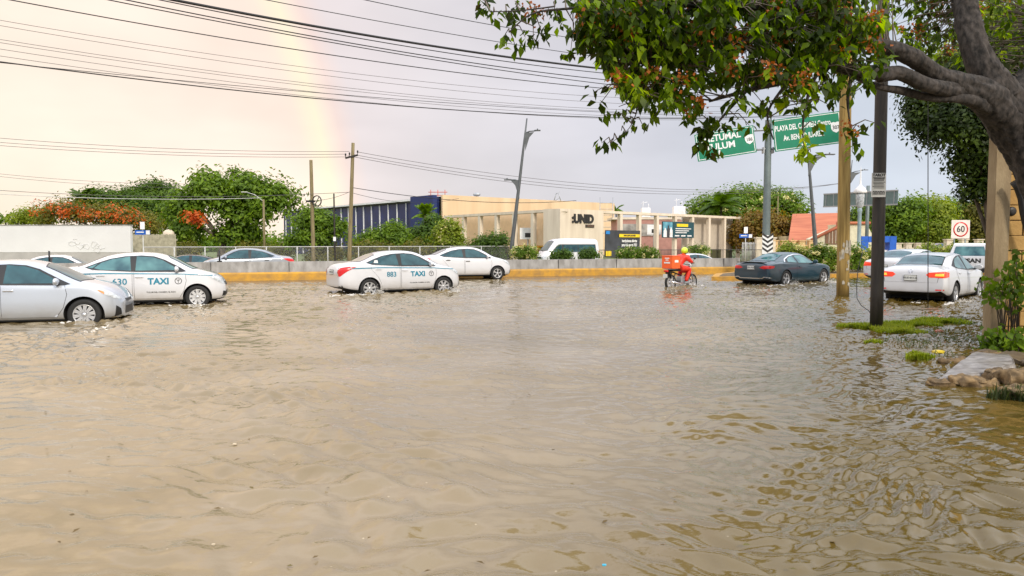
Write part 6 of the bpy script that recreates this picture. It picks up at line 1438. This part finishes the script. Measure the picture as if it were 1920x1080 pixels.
# cream garden walls with capped pillars
def garden_wall(name, label, px0, px1, rt, Y, m, n, z0=0.0):
    o = thing(name, label, 'wall', (at(px0, 456, Y).x, Y, z0)); L = at(px1, 456, Y).x-at(px0, 456, Y).x; H = at(px0, rt, Y).z-z0
    bm = bmesh.new(); box(bm, (L/2, 0, (H-.35)/2), (L, .2, H-.35)); obj('panel', bm, m, o)
    for i_ in range(n+1):
        bm = bmesh.new(); box(bm, (L*i_/n, 0, H/2), (.5,.5,H)); box(bm, (L*i_/n, 0, H+.04), (.62,.62,.08)); obj('pillar', bm, m, o)
    return o
M_gw = mat('cream garden wall', (.62,.55,.42), rough=.85); M_gw2 = mat('ochre garden wall', (.62,.42,.20), rough=.85)
garden_wall('garden_wall', 'ochre garden wall in front of the red roofed house', 1452, 1520, 452, 70, M_gw2, 4); garden_wall('garden_wall', 'cream garden wall far right behind the white sedans', 1664, 1740, 457, 66, M_gw, 4); garden_wall('garden_wall', 'pale low wall below the 60 sign', 1778, 1835, 450, 62, M_gw, 2)
gt = thing('gate', 'white vertical bar gate at the right end of the college', 'gate', (at(1392,456,70).x, 70, 0)); Lg = at(1448,456,70).x-at(1392,456,70).x
for i_ in range(2): bm = bmesh.new(); box(bm, (Lg*(.55+.42*i_), 0, 1.05), (.6,.6,2.1)); box(bm, (Lg*(.55+.42*i_), 0, 2.15), (.75,.75,.12)); obj('gate_pillar', bm, M_gw, gt)
bm = bmesh.new()
for i_ in range(22): tube(bm, [(Lg*i_/22,0,0),(Lg*i_/22,0,1.75)], .03, 4)
tube(bm, [(0,0,1.6),(Lg,0,1.6)], .03, 4); obj('bars', bm, M_galv, gt)
kb = thing('blue_kiosk', 'bright blue kiosk with a white middle behind the black pole', 'kiosk', (at(1644,456,62).x, 62, 0)); zt_ = at(1644,443,62).z
bm = bmesh.new()
for dx in (-1.15, 1.15): box(bm, (dx, 0, zt_/2), (.55, .8, zt_))
box(bm, (0, 0, zt_-.25), (1.8, .8, .5)); obj('frame', bm, mat('bright blue paint', (.005,.10,.50), rough=.45), kb); bm = bmesh.new(); box(bm, (0, .1, .55), (1.7,.5,1.1)); obj('counter', bm, M_bwhite, kb)
# distant poles among the right trees
for px, rt, Y, lb in ((1768,420,80,'pale thin pole among the trees right of the hanging cable'),(1459,368,90,'thin pole in front of the wide round tree'),(1368,355,140,'thin mast beyond the palm crown')):
    P = at(px, rt, Y); bm = bmesh.new(); tube(bm, [(0,0,0),(0,0,P.z)], .07, 6); tag(obj('distant_pole', bm, M_wood, loc=(P.x, Y, 0)), lb, 'pole')
P = at(1806, 378, 88); bm = bmesh.new(); tube(bm, [(0,0,0),(0,0,P.z)], .1, 6); box(bm, (0,0,P.z-.25), (1.9,.1,.1)); tag(obj('distant_pole', bm, M_wood, loc=(P.x, 88, 0)), 'distant pole with a crossarm above the 60 sign', 'pole')

# ------------------------------------------------------------------ foreground right: column, wall, slab, plants
M_ccol = mat('stained concrete', (0.20, 0.145, 0.08), rough=.9, col2=(0.36, 0.28, 0.17), scale=1.6, stretch=(2,2,.8), bump=.5, bscale=14)
M_block = mat('ochre painted blocks', (0.36, 0.21, 0.065), rough=.9, col2=(0.56, 0.36, 0.13), scale=1.8, bump=.6, bscale=12)
M_joint = mat('dark mortar', (0.10, 0.07, 0.04), rough=1)
Yc = 12.3; cA = at(1861, 500, Yc); cB = at(1890, 500, Yc); cw = cB.x-cA.x; topz = at(1865, 236, Yc).z
wl2 = thing('painted_block_wall', 'ochre painted block wall with a bare concrete end column, right edge', 'wall', (cA.x, Yc, 0))
bm = bmesh.new(); box(bm, (cw/2, .11, (topz-.4)/2), (cw, .22, topz+.4), bevel=.012)
for v in bm.verts: v.co += Vector((random.gauss(0,.003), random.gauss(0,.003), 0))
obj('end_column', bm, M_ccol, wl2)
bm = bmesh.new(); rows_ = 11; ch = .222
for j_ in range(-2, rows_+4):
    z = .02+ch*j_*1.13
    x = cw+.01 - (.2 if j_ % 2 else 0)
    while x < 7.5:
        x0 = max(x, cw+.01); x1 = x+.44
        if x1-x0 > .05 and z+ch < topz-.05:
            dz = random.uniform(-.003,.003); box(bm, ((x0+x1)/2, .13+random.uniform(-.006,.006), z+ch*.565+dz), (x1-x0-.010, .17, ch*1.13-.012), bevel=.012)
        x += .45
obj('blocks', bm, M_block, wl2)
bm = bmesh.new(); box(bm, (cw+3.6, .15, (topz-.4)/2), (7.2, .155, topz+.3)); obj('mortar', bm, M_joint, wl2)
bm = bmesh.new(); lathe(bm, [(.0005,-.02),(.05,-.025),(.075,-.01),(.078,.03)], 16, 'y', c=(at(1898,395,Yc).x-cA.x+.02, .04, at(1898,396,Yc).z)); obj('vent_hole', bm, M_trim, wl2)
# black tyre-like loop of pipe against the wall
bm = bmesh.new(); A0 = at(1912, 370, 12.1); pts = [at(x_, y_, 12.1)-A0 for x_, y_ in ((1900,341),(1908,352),(1915,372),(1919,400),(1926,430),(1940,470))]; tube(bm, pts, .055, 8); tag(obj('black_pipe', bm, M_trim, loc=A0), 'thick black pipe bent against the ochre wall at the right edge', 'pipe')

# broken concrete slab and rubble
def rock(bm, c, s, seed, sub=3, flat=1.0):
    r_ = np.random.default_rng(seed); g_ = bmesh.ops.create_icosphere(bm, subdivisions=sub, radius=1); ph = r_.random(6)*6.28
    for v in g_['verts']:
        p_ = v.co.copy(); k_ = 1+.14*math.sin(3*p_.x+ph[0])+.12*math.sin(4*p_.y+ph[1])+.10*math.sin(5*p_.z+ph[2]+p_.x*2)+.05*math.sin(11*p_.x+ph[3])*math.sin(9*p_.y+ph[4])
        for a_ in range(3): p_[a_] = max(-.78, min(.78, p_[a_]*k_))
        v.co = Vector((c[0]+p_.x*s[0], c[1]+p_.y*s[1], c[2]+p_.z*s[2]))
M_rock = mat('muddy rubble', (0.06, 0.04, 0.02), rough=.85, col2=(0.27, 0.18, 0.085), scale=9, bump=.8, bscale=16)
sl_ = [gnd(1757,716), gnd(1800,686), gnd(1828,672), gnd(1893,680), gnd(1902,700), gnd(1838,712)]
bm = bmesh.new(); zt_s = [.035,.07,.10,.13,.13,.08]; tp_ = [bm.verts.new((v.x, v.y, z)) for v, z in zip(sl_, zt_s)]; bt_ = [bm.verts.new((v.x+.03, v.y-.02, z-.11)) for v, z in zip(sl_, zt_s)]
bm.faces.new(tp_[::-1]); bm.faces.new(bt_); [bm.faces.new((tp_[i], tp_[(i+1)%6], bt_[(i+1)%6], bt_[i])) for i in range(6)]
bmesh.ops.recalc_face_normals(bm, faces=bm.faces[:]); bmesh.ops.bevel(bm, geom=bm.edges[:], offset=.015, segments=2, affect='EDGES')
bmesh.ops.triangulate(bm, faces=bm.faces[:]); bmesh.ops.subdivide_edges(bm, edges=bm.edges[:], cuts=3, use_grid_fill=True)
for v in bm.verts: v.co += Vector((random.gauss(0,.003), random.gauss(0,.003), random.gauss(0,.0035)+.012*math.sin(9*v.co.x+3*v.co.y)))
tag(obj('concrete_slab', bm, mat('wet concrete slab', (0.12,0.10,0.085), rough=.35, col2=(.34,.32,.30), scale=7, bump=.5, bscale=25), smooth=False), 'tilted wet grey concrete slab lying in the water by the wall', 'slab')
for i_, (px, row, sx_, sy_, sz_, lb) in enumerate(((1830,722,.42,.20,.14,'long muddy rock under the tilted slab'), (1775,722,.30,.14,.07,'flat muddy stone at the tip of the slab'), (1878,716,.24,.2,.22,'rough yellowish rock at the right end of the slab'), (1788,680,.26,.12,.08,'brown stone behind the tilted slab'), (1908,722,.26,.26,.30,'dark rock at the right edge beside the slab'), (1850,667,.3,.12,.10,'brown stone at the foot of the column'), (1930,745,.4,.3,.22,'large dark rock cut by the right edge'))):
    P = gnd(px, row); bm = bmesh.new(); rock(bm, (0,0,0), (sx_*.85,sy_*.8,sz_*.8), 60+i_, 5); roughen(bm, .05, 7, i_); tag(obj('rock', bm, M_rock, loc=P, smooth=True), lb, 'rock')
M_mud = mat('mud', (0.09,0.06,0.03), rough=.5, col2=(.16,.12,.07), scale=5, bump=.6, bscale=10)
P = gnd(1905, 690); bm = bmesh.new(); rock(bm, (1.25,.75,-.1), (1.35,1.2,.24), 77, 5); roughen(bm, .08, 5, 3); o = obj('mud_bank', bm, M_mud, loc=P, smooth=True); o['kind'] = 'structure'
P = gnd(1680, 612); bm = bmesh.new(); rock(bm, (0,0,-.05), (1.05,.42,.075), 78, 4); o = obj('mud_mound', bm, M_mud, loc=P, smooth=True); o['kind'] = 'structure'
# grass
def blades(name, label, centres, n, h, seed, m, lean=.5, wdt=.009):
    r = np.random.default_rng(seed); C = np.array([(c_[0], c_[1], 0) for c_ in centres]); S = np.array([(c_[2], c_[3]) for c_ in centres]); wts = S[:,0]*S[:,1]; wts /= wts.sum(); k = r.choice(len(C), n, p=wts)
    a = r.random(n)*6.283; q = np.sqrt(r.random(n))*(.8+.35*np.sin(3*a+k)); P = C[k].copy(); P[:,0] += q*S[k,0]*np.cos(a); P[:,1] += q*S[k,1]*np.sin(a); P[:,2] = -.01+.03*(1-q)
    th = r.random(n)*6.283; L = h*(.4+.8*r.random(n)); d = np.stack([np.cos(th), np.sin(th), np.zeros(n)], -1); s_ = np.stack([-np.sin(th), np.cos(th), np.zeros(n)], -1)*wdt*(.7+.6*r.random(n))[:,None]
    ln = (lean*r.random(n))[:,None]; up = np.array([0,0,1.]); mid = P+up*L[:,None]*.55+d*L[:,None]*ln*.35; tip = P+up*L[:,None]*(1-.45*ln)+d*L[:,None]*ln
    V = np.stack([P-s_, P+s_, mid+s_*.8, mid-s_*.8, tip+s_*.15, tip-s_*.15], 1).reshape(-1,3); b = np.arange(n)[:,None]*6; F = np.concatenate([b+np.array([0,1,2,3]), b+np.array([3,2,4,5])], 0)
    o = from_np(name, V, F, m); tag(o, label, 'grass', kind='stuff'); return o
M_grass = leafmat('grass blades', [(.12,.17,.012),(.23,.29,.02),(.34,.36,.05)], .4); M_weed = leafmat('drowned weed', [(.03,.04,.015),(.06,.08,.02),(.10,.13,.03)], .3)
def gp(px, row, rx, ry): P = gnd(px, row); return (P.x, P.y, rx, ry)
blades('grass', 'yellow green grass tuft round the foot of the black pole', [gp(1612,614,.40,.24), gp(1655,617,.55,.42), gp(1700,611,.60,.40), gp(1748,603,.50,.28), gp(1690,624,.45,.28), gp(1780,606,.5,.3)], 15000, .10, 1, M_grass, lean=1.0, wdt=.007)
blades('grass', 'sparse drowned weeds standing in the water right of the grass', [gp(1760,625,.8,.6), gp(1800,640,.6,.7), gp(1740,650,.7,.5), gp(1690,640,.5,.3), gp(1820,610,.5,.6), gp(1790,600,.6,.5), gp(1780,670,.5,.3)], 420, .13, 2, M_weed, lean=3.2, wdt=.006)
blades('grass', 'small green clump of weed floating near the yellow litter', [gp(1727,674,.20,.08), gp(1715,670,.14,.06)], 700, .10, 3, M_grass, lean=.9)
blades('grass', 'small olive clump of weed below the black pole', [gp(1640,645,.16,.10)], 420, .08, 4, M_grass, lean=1.0)
blades('grass', 'weeds and grass at the foot of the wall beside the rocks', [gp(1925,750,.35,.2), gp(1880,650,.3,.2)], 900, .15, 5, M_weed, lean=.9)
# litter
M_lit = mat('yellow plastic', (.6,.45,.02), rough=.4); M_litr = mat('faded red plastic', (.62,.20,.14), rough=.5)
def litter(px, row, m, lb, s, seed):
    bm = bmesh.new(); rock(bm, (0,0,.01), (s,s*.7,s*.45), seed, 2); tag(obj('litter', bm, m, loc=gnd(px,row)), lb, 'litter')
M_lits = mat('beige scrap', (.5,.42,.3))
litter(1759, 662, M_lit, 'crumpled yellow wrapper afloat near the slab', .10, 5); litter(1760, 623, M_litr, 'faded red wrapper lying behind the grass tuft', .10, 6)
litter(1133, 1063, mat('blue plastic', (.05,.35,.5), rough=.4), 'tiny blue scrap floating at the bottom edge', .014, 7); litter(440, 835, M_lits, 'small pale scrap floating in the left foreground', .022, 8); litter(400, 1024, M_lits, 'small beige fleck floating lowest left of centre', .012, 9)
# leaves and bits drifting on the flood
r9 = np.random.default_rng(91); n9 = 150; yy9 = 3.6+17*r9.random(n9)**1.6; xx9 = (r9.random(n9)*1.5-.68)*yy9*.95
P9 = np.stack([xx9, yy9, np.full(n9, .012)], -1); N9 = np.tile([0, 0, 1.], (n9, 1))+r9.normal(size=(n9, 3))*.12; V9, F9 = leaves_mesh(P9, N9, .042, r9, aspect=.5)
tag(from_np('floating_leaves', V9, F9, leafmat('drifting leaves', [(.05,.035,.012),(.14,.09,.03),(.12,.13,.03)], .1)), 'scattered fallen leaves and bits drifting on the brown water', 'leaves', kind='stuff')
# broad-leaved creeper on the column foot
def creeper(label, cx, Y, spots, n, leaf, seed, z0):
    r = np.random.default_rng(seed); b0 = at(cx, 640, Y); b0.z = z0; o = thing('creeper', label, 'plant', b0); Ps = []; bm = bmesh.new(); kk = np.random.default_rng(seed+1)
    for px, row, rx, ry, m_ in spots:
        c_ = at(px, row, Y); s = Y/FPX
        for _ in range(m_):
            e = c_+Vector((kk.normal()*rx*s*.6, kk.normal()*.16-.1, kk.normal()*ry*s*.6))-b0; st = Vector((kk.normal()*.1, .05, 0))
            if _ % 2 == 0: tube(bm, [st, st.lerp(e, .5)+Vector((0,0,.12)), e], [.012,.008,.004], 5)
            for q in range(n): Ps.append(e+Vector((kk.normal()*.07, kk.normal()*.07, kk.normal()*.07)))
    obj('stem', bm, M_bark, o); P = np.array([tuple(v) for v in Ps]); Nn = r.normal(size=P.shape)*.7+np.array([0,-.8,.6]); V, F = leaves_mesh(P, Nn, leaf, r, droop=.6, aspect=.68); from_np('leaves', V, F, lmat('mid'), o)
creeper('broad leaved creeper climbing the middle of the concrete column', 1895, 11.9, [(1890,525,24,26,16),(1868,545,18,18,10),(1905,500,16,22,8),(1885,560,18,12,6),(1915,540,14,20,6)], 6, .115, 3, 0)
creeper('broad leaved creeper covering the foot of the wall', 1890, 11.4, [(1875,630,30,16,22),(1900,650,28,30,26),(1860,655,20,16,12),(1910,690,18,22,14)], 7, .115, 4, 0)

# ------------------------------------------------------------------ the big near tree
bt = thing('almond_tree', 'huge near tree with a thick forked trunk and drooping leafy branches', 'tree', (at(2040, 700, 10.6).x, 10.6, 0)); O = Vector(bt.location)
M_bigbark = mat('rough grey brown bark', (0.008, 0.007, 0.006), rough=.95, col2=(0.066, 0.055, 0.048), scale=15, stretch=(1,1,.6), bump=1.0, bscale=16, detail=8)
limbs = []
def limb(spec, nm=None, seg=5, par=bt, n=14):
    big = spec[0][3] > .06
    if big: seg, n = 16, 40
    """spec: (px, row, Y, radius)"""
    pts = [at(a_, b_, c_)-O for a_, b_, c_, _ in spec]; rad = [s_[3] for s_ in spec]; P_ = []; R_ = []
    for i_ in range(len(pts)-1):   # Catmull-Rom
        p0 = pts[max(i_-1,0)]; p1 = pts[i_]; p2 = pts[i_+1]; p3 = pts[min(i_+2,len(pts)-1)]
        for k_ in range(seg):
            t_ = k_/seg; P_.append(.5*((2*p1)+(p2-p0)*t_+(2*p0-5*p1+4*p2-p3)*t_**2+(3*p1-p0-3*p2+p3)*t_**3)); R_.append(rad[i_]+(rad[i_+1]-rad[i_])*t_)
    P_.append(pts[-1]); R_.append(rad[-1]); limbs.extend((P_[seg:] if nm else P_)[::3 if big else 1])
    bm = bmesh.new(); tube(bm, P_, R_, n, wob=0 if big else .03)
    if big:
        bm.verts.ensure_lookup_table(); bm.normal_update(); ln = 0.0; mv = []
        for i_ in range(len(P_)):
            ln += (P_[i_]-P_[max(i_-1,0)]).length
            for k_ in range(n):
                t_ = 2*math.pi*k_/n; q_ = Vector((math.cos(t_+ln*.35)*R_[i_]*11, math.sin(t_+ln*.35)*R_[i_]*11, ln*2.4+R_[0]*50))
                rd_ = (1-abs(mnoise.fractal(q_, .8, 2.1, 4))*2.2); v = bm.verts[i_*n+k_]; mv.append((v, v.normal*(rd_*min(.035, R_[i_]*.13) + mnoise.noise(v.co*1.3)*min(.07, R_[i_]*.2))))
        for v, d_ in mv: v.co += d_
    return obj(nm or 'limb', bm, M_bigbark, par, smooth=True)
limb([(2120,760,10.6,.62),(2080,560,10.6,.48),(2012,420,10.6,.42),(1956,312,10.6,.37),(1900,222,10.6,.32),(1850,148,10.5,.22)], 'trunk', n=20)
limb([(1910,245,10.6,.28),(1855,185,10.4,.205),(1800,160,10.1,.15),(1755,140,9.9,.12),(1715,110,9.6,.10),(1670,90,9.4,.075),(1636,80,9.2,.065)])
limb([(1800,170,10.1,.115),(1740,160,9.7,.09),(1690,138,9.5,.075),(1650,142,9.3,.075)])
limb([(1880,185,10.5,.23),(1842,120,10.5,.17),(1820,60,10.6,.15),(1808,0,10.8,.145),(1800,-80,11,.17)])
limb([(1900,200,10.8,.22),(1950,120,11.2,.18),(1990,40,11.6,.12)])
limb([(1880,215,10.6,.10),(1835,192,10.2,.085),(1795,184,10.0,.06),(1745,183,9.9,.05),(1690,170,9.7,.045),(1640,160,9.4,.035),(1560,125,9,.03),(1500,122,8.6,.022)])
limb([(1640,84,9.2,.085),(1580,60,8.9,.065),(1520,25,8.6,.055),(1450,8,8.3,.045),(1360,15,8.0,.03),(1250,-10,7.8,.02)])
limb([(1650,138,9.3,.09),(1600,130,9.0,.06),(1540,118,8.7,.04),(1480,150,8.5,.03),(1400,170,8.3,.02),(1330,190,8.2,.012)])
limb([(1520,25,8.6,.045),(1460,60,8.3,.035),(1380,80,8.1,.028),(1300,70,8,.02),(1220,110,7.9,.013),(1170,160,7.9,.008)])
limb([(1360,15,8.0,.03),(1200,5,7.9,.022),(1080,15,7.9,.014),(1000,25,7.9,.009),(955,60,7.9,.006)])
limb([(1040,12,7.9,.009),(975,20,7.9,.006),(920,22,7.9,.005)])
limb([(1600,128,9,.03),(1590,180,9,.02),(1592,220,9,.01),(1598,260,9,.006)])
limb([(1540,118,8.7,.025),(1515,180,8.7,.018),(1505,240,8.7,.01),(1510,290,8.7,.006)])
limb([(1400,170,8.3,.02),(1350,225,8.3,.012),(1322,270,8.3,.007)])
limb([(1220,110,7.9,.012),(1200,190,7.9,.007),(1180,240,7.9,.004),(1145,268,7.9,.003)])
limb([(1480,150,8.5,.02),(1440,210,8.4,.012),(1450,262,8.4,.007)])
limb([(1300,70,8,.015),(1260,160,8,.010),(1240,205,8,.006)])
# leaf tufts: droop in bunches from the twigs
low = [(900,18),(925,40),(945,75),(970,92),(985,60),(1010,72),(1035,70),(1060,85),(1080,92),(1100,75),(1125,110),(1140,140),(1165,165),(1190,190),(1225,200),(1250,212),(1275,180),(1300,245),(1320,262),(1338,240),(1370,205),(1400,205),(1430,215),(1450,225),(1475,190),(1500,235),(1520,235),(1545,185),(1575,185),(1595,250),(1615,215),(1640,150),(1665,110),(1700,80),(1740,95),(1780,60),(1830,20),(1925,20)]
kr = np.random.default_rng(77); tufts = []
def add(px, row, Yd, n, s=1.0): tufts.append((px, row, Yd, n, s))
def lowrow(x): return float(np.interp(x, [a_ for a_, _ in low], [b_ for _, b_ in low]))
for k_ in range(1380):
    x = kr.uniform(1085, 1660); L_ = lowrow(x); u_ = kr.random()
    row = -30+(L_+25)*u_
    dens = 1.0 if row < 95 else max(.20, .85-.0058*(row-95))
    if x < 1320 and row > 110: dens = max(dens, .62)
    if 1335 < x < 1425 and row > 208: dens *= .10
    if 1450 < x < 1580 and row > 198: dens *= .22
    if x < 1130: dens *= .6
    if 1590 < x < 1675: dens *= .38
    if kr.random() > dens: continue
    if row > 150 and math.sin(x*.055)+math.sin(x*.021+2+row*.03) < -.4: continue
    add(x, row, kr.uniform(7.3, 9.2)+max(0, (x-1400)/300), int(kr.integers(6, 13)))
for x, row, n_ in ((905,12,8),(925,28,9),(905,0,8),(950,20,8),(960,38,10),(945,68,9),(965,82,8),(985,70,8),(975,10,9),(1000,20,10),(1020,40,8),(1018,66,9),(1000,75,5),(1040,20,10),(1050,45,9),(1060,0,9),(1075,60,7),(1085,92,9),(1105,72,8),(1070,97,8),(1120,30,9),(1110,10,10),
                   (1115,172,4),(1130,170,4),(1125,195,4),(1135,215,4),(1160,200,5),(1175,215,5),(1185,232,5),(1165,245,4),(1150,262,4),(1138,270,5),(1128,268,4),(1205,235,3),(1220,225,5),(1230,205,7),(1195,190,5),
                   (1310,270,9),(1322,255,10),(1335,280,8),(1318,240,9),(1335,225,9),(1350,232,6),(1385,222,5),(1405,235,6),(1440,240,8),(1505,250,7),(1510,275,7),(1498,290,6),(1520,285,6),(1515,300,5),(1590,245,7),(1602,268,7),(1598,285,4),(1612,240,6),(1640,230,4),(1560,200,7),(1535,235,6)):
    add(x, row, 8.1+max(0, (x-1400)/260), n_)
for k_ in range(520):
    x = kr.uniform(1650, 1960); row = kr.uniform(-40, 110 if x < 1800 else 190)
    if kr.random() < (.8 if x < 1700 else .3): continue
    add(x, row, kr.uniform(10.8, 13.5), int(kr.integers(5, 10)), 1.0)
for k_ in range(420):   # the crown goes on above and beyond the top of the photograph
    x = kr.uniform(1150, 2150); add(x, kr.uniform(-620, -40), kr.uniform(9.5, 13.0), int(kr.integers(9, 14)))
Ps = []; Ns = []; twbm = bmesh.new(); LM = np.array([tuple(v) for v in limbs])
seedP = []
for i_, (px, row, Yd, n_, s_) in enumerate(tufts):
    c_ = at(px, row, Yd)-O; cn = np.array(tuple(c_))
    for q in range(n_):
        th = kr.random()*6.283; el_ = kr.uniform(-1.3, .1); Ps.append(cn+kr.normal(size=3)*.035); Ns.append((math.cos(th)*.8, math.sin(th)*.8, .6+kr.normal()*.3))
    j_ = int(np.argmin(((LM-cn)**2).sum(1)+ (LM[:,2] < cn[2]-.2)*.4)); d_ = Vector(LM[j_])
    if (c_-d_).length < 1.9: tube(twbm, [d_, d_.lerp(c_, .5)+Vector((kr.normal()*.03, kr.normal()*.03, .06)), c_], [.009,.006,.0035], 4, cap=False)
    if kr.random() < (.085 if row < 210 else .03) and px > 930: seedP.append(cn)
obj('twig', twbm, M_bark, bt)
P = np.array(Ps); Nn = np.array(Ns); V, F = leaves_mesh(P, Nn, .118, kr, droop=1.0, aspect=.52)
M_big = leafmat('almond leaves', [(.055,.035,.012),(.025,.045,.006),(.055,.095,.008),(.20,.31,.012),(.42,.52,.03)], .6, rough=.42)
big_leaves = from_np('crown', V, F, M_big, bt)
SP = np.array(seedP); k_ = np.repeat(np.arange(len(SP)), 34); P = SP[k_]+kr.normal(size=(len(k_), 3))*np.array([.055,.055,.05]); V, F = leaves_mesh(P, kr.normal(size=P.shape), .045, kr, aspect=.8)
from_np('dry_blossom', V, F, leafmat('dry orange blossom', [(.14,.045,.012),(.34,.10,.02),(.55,.19,.05)], .3), bt)
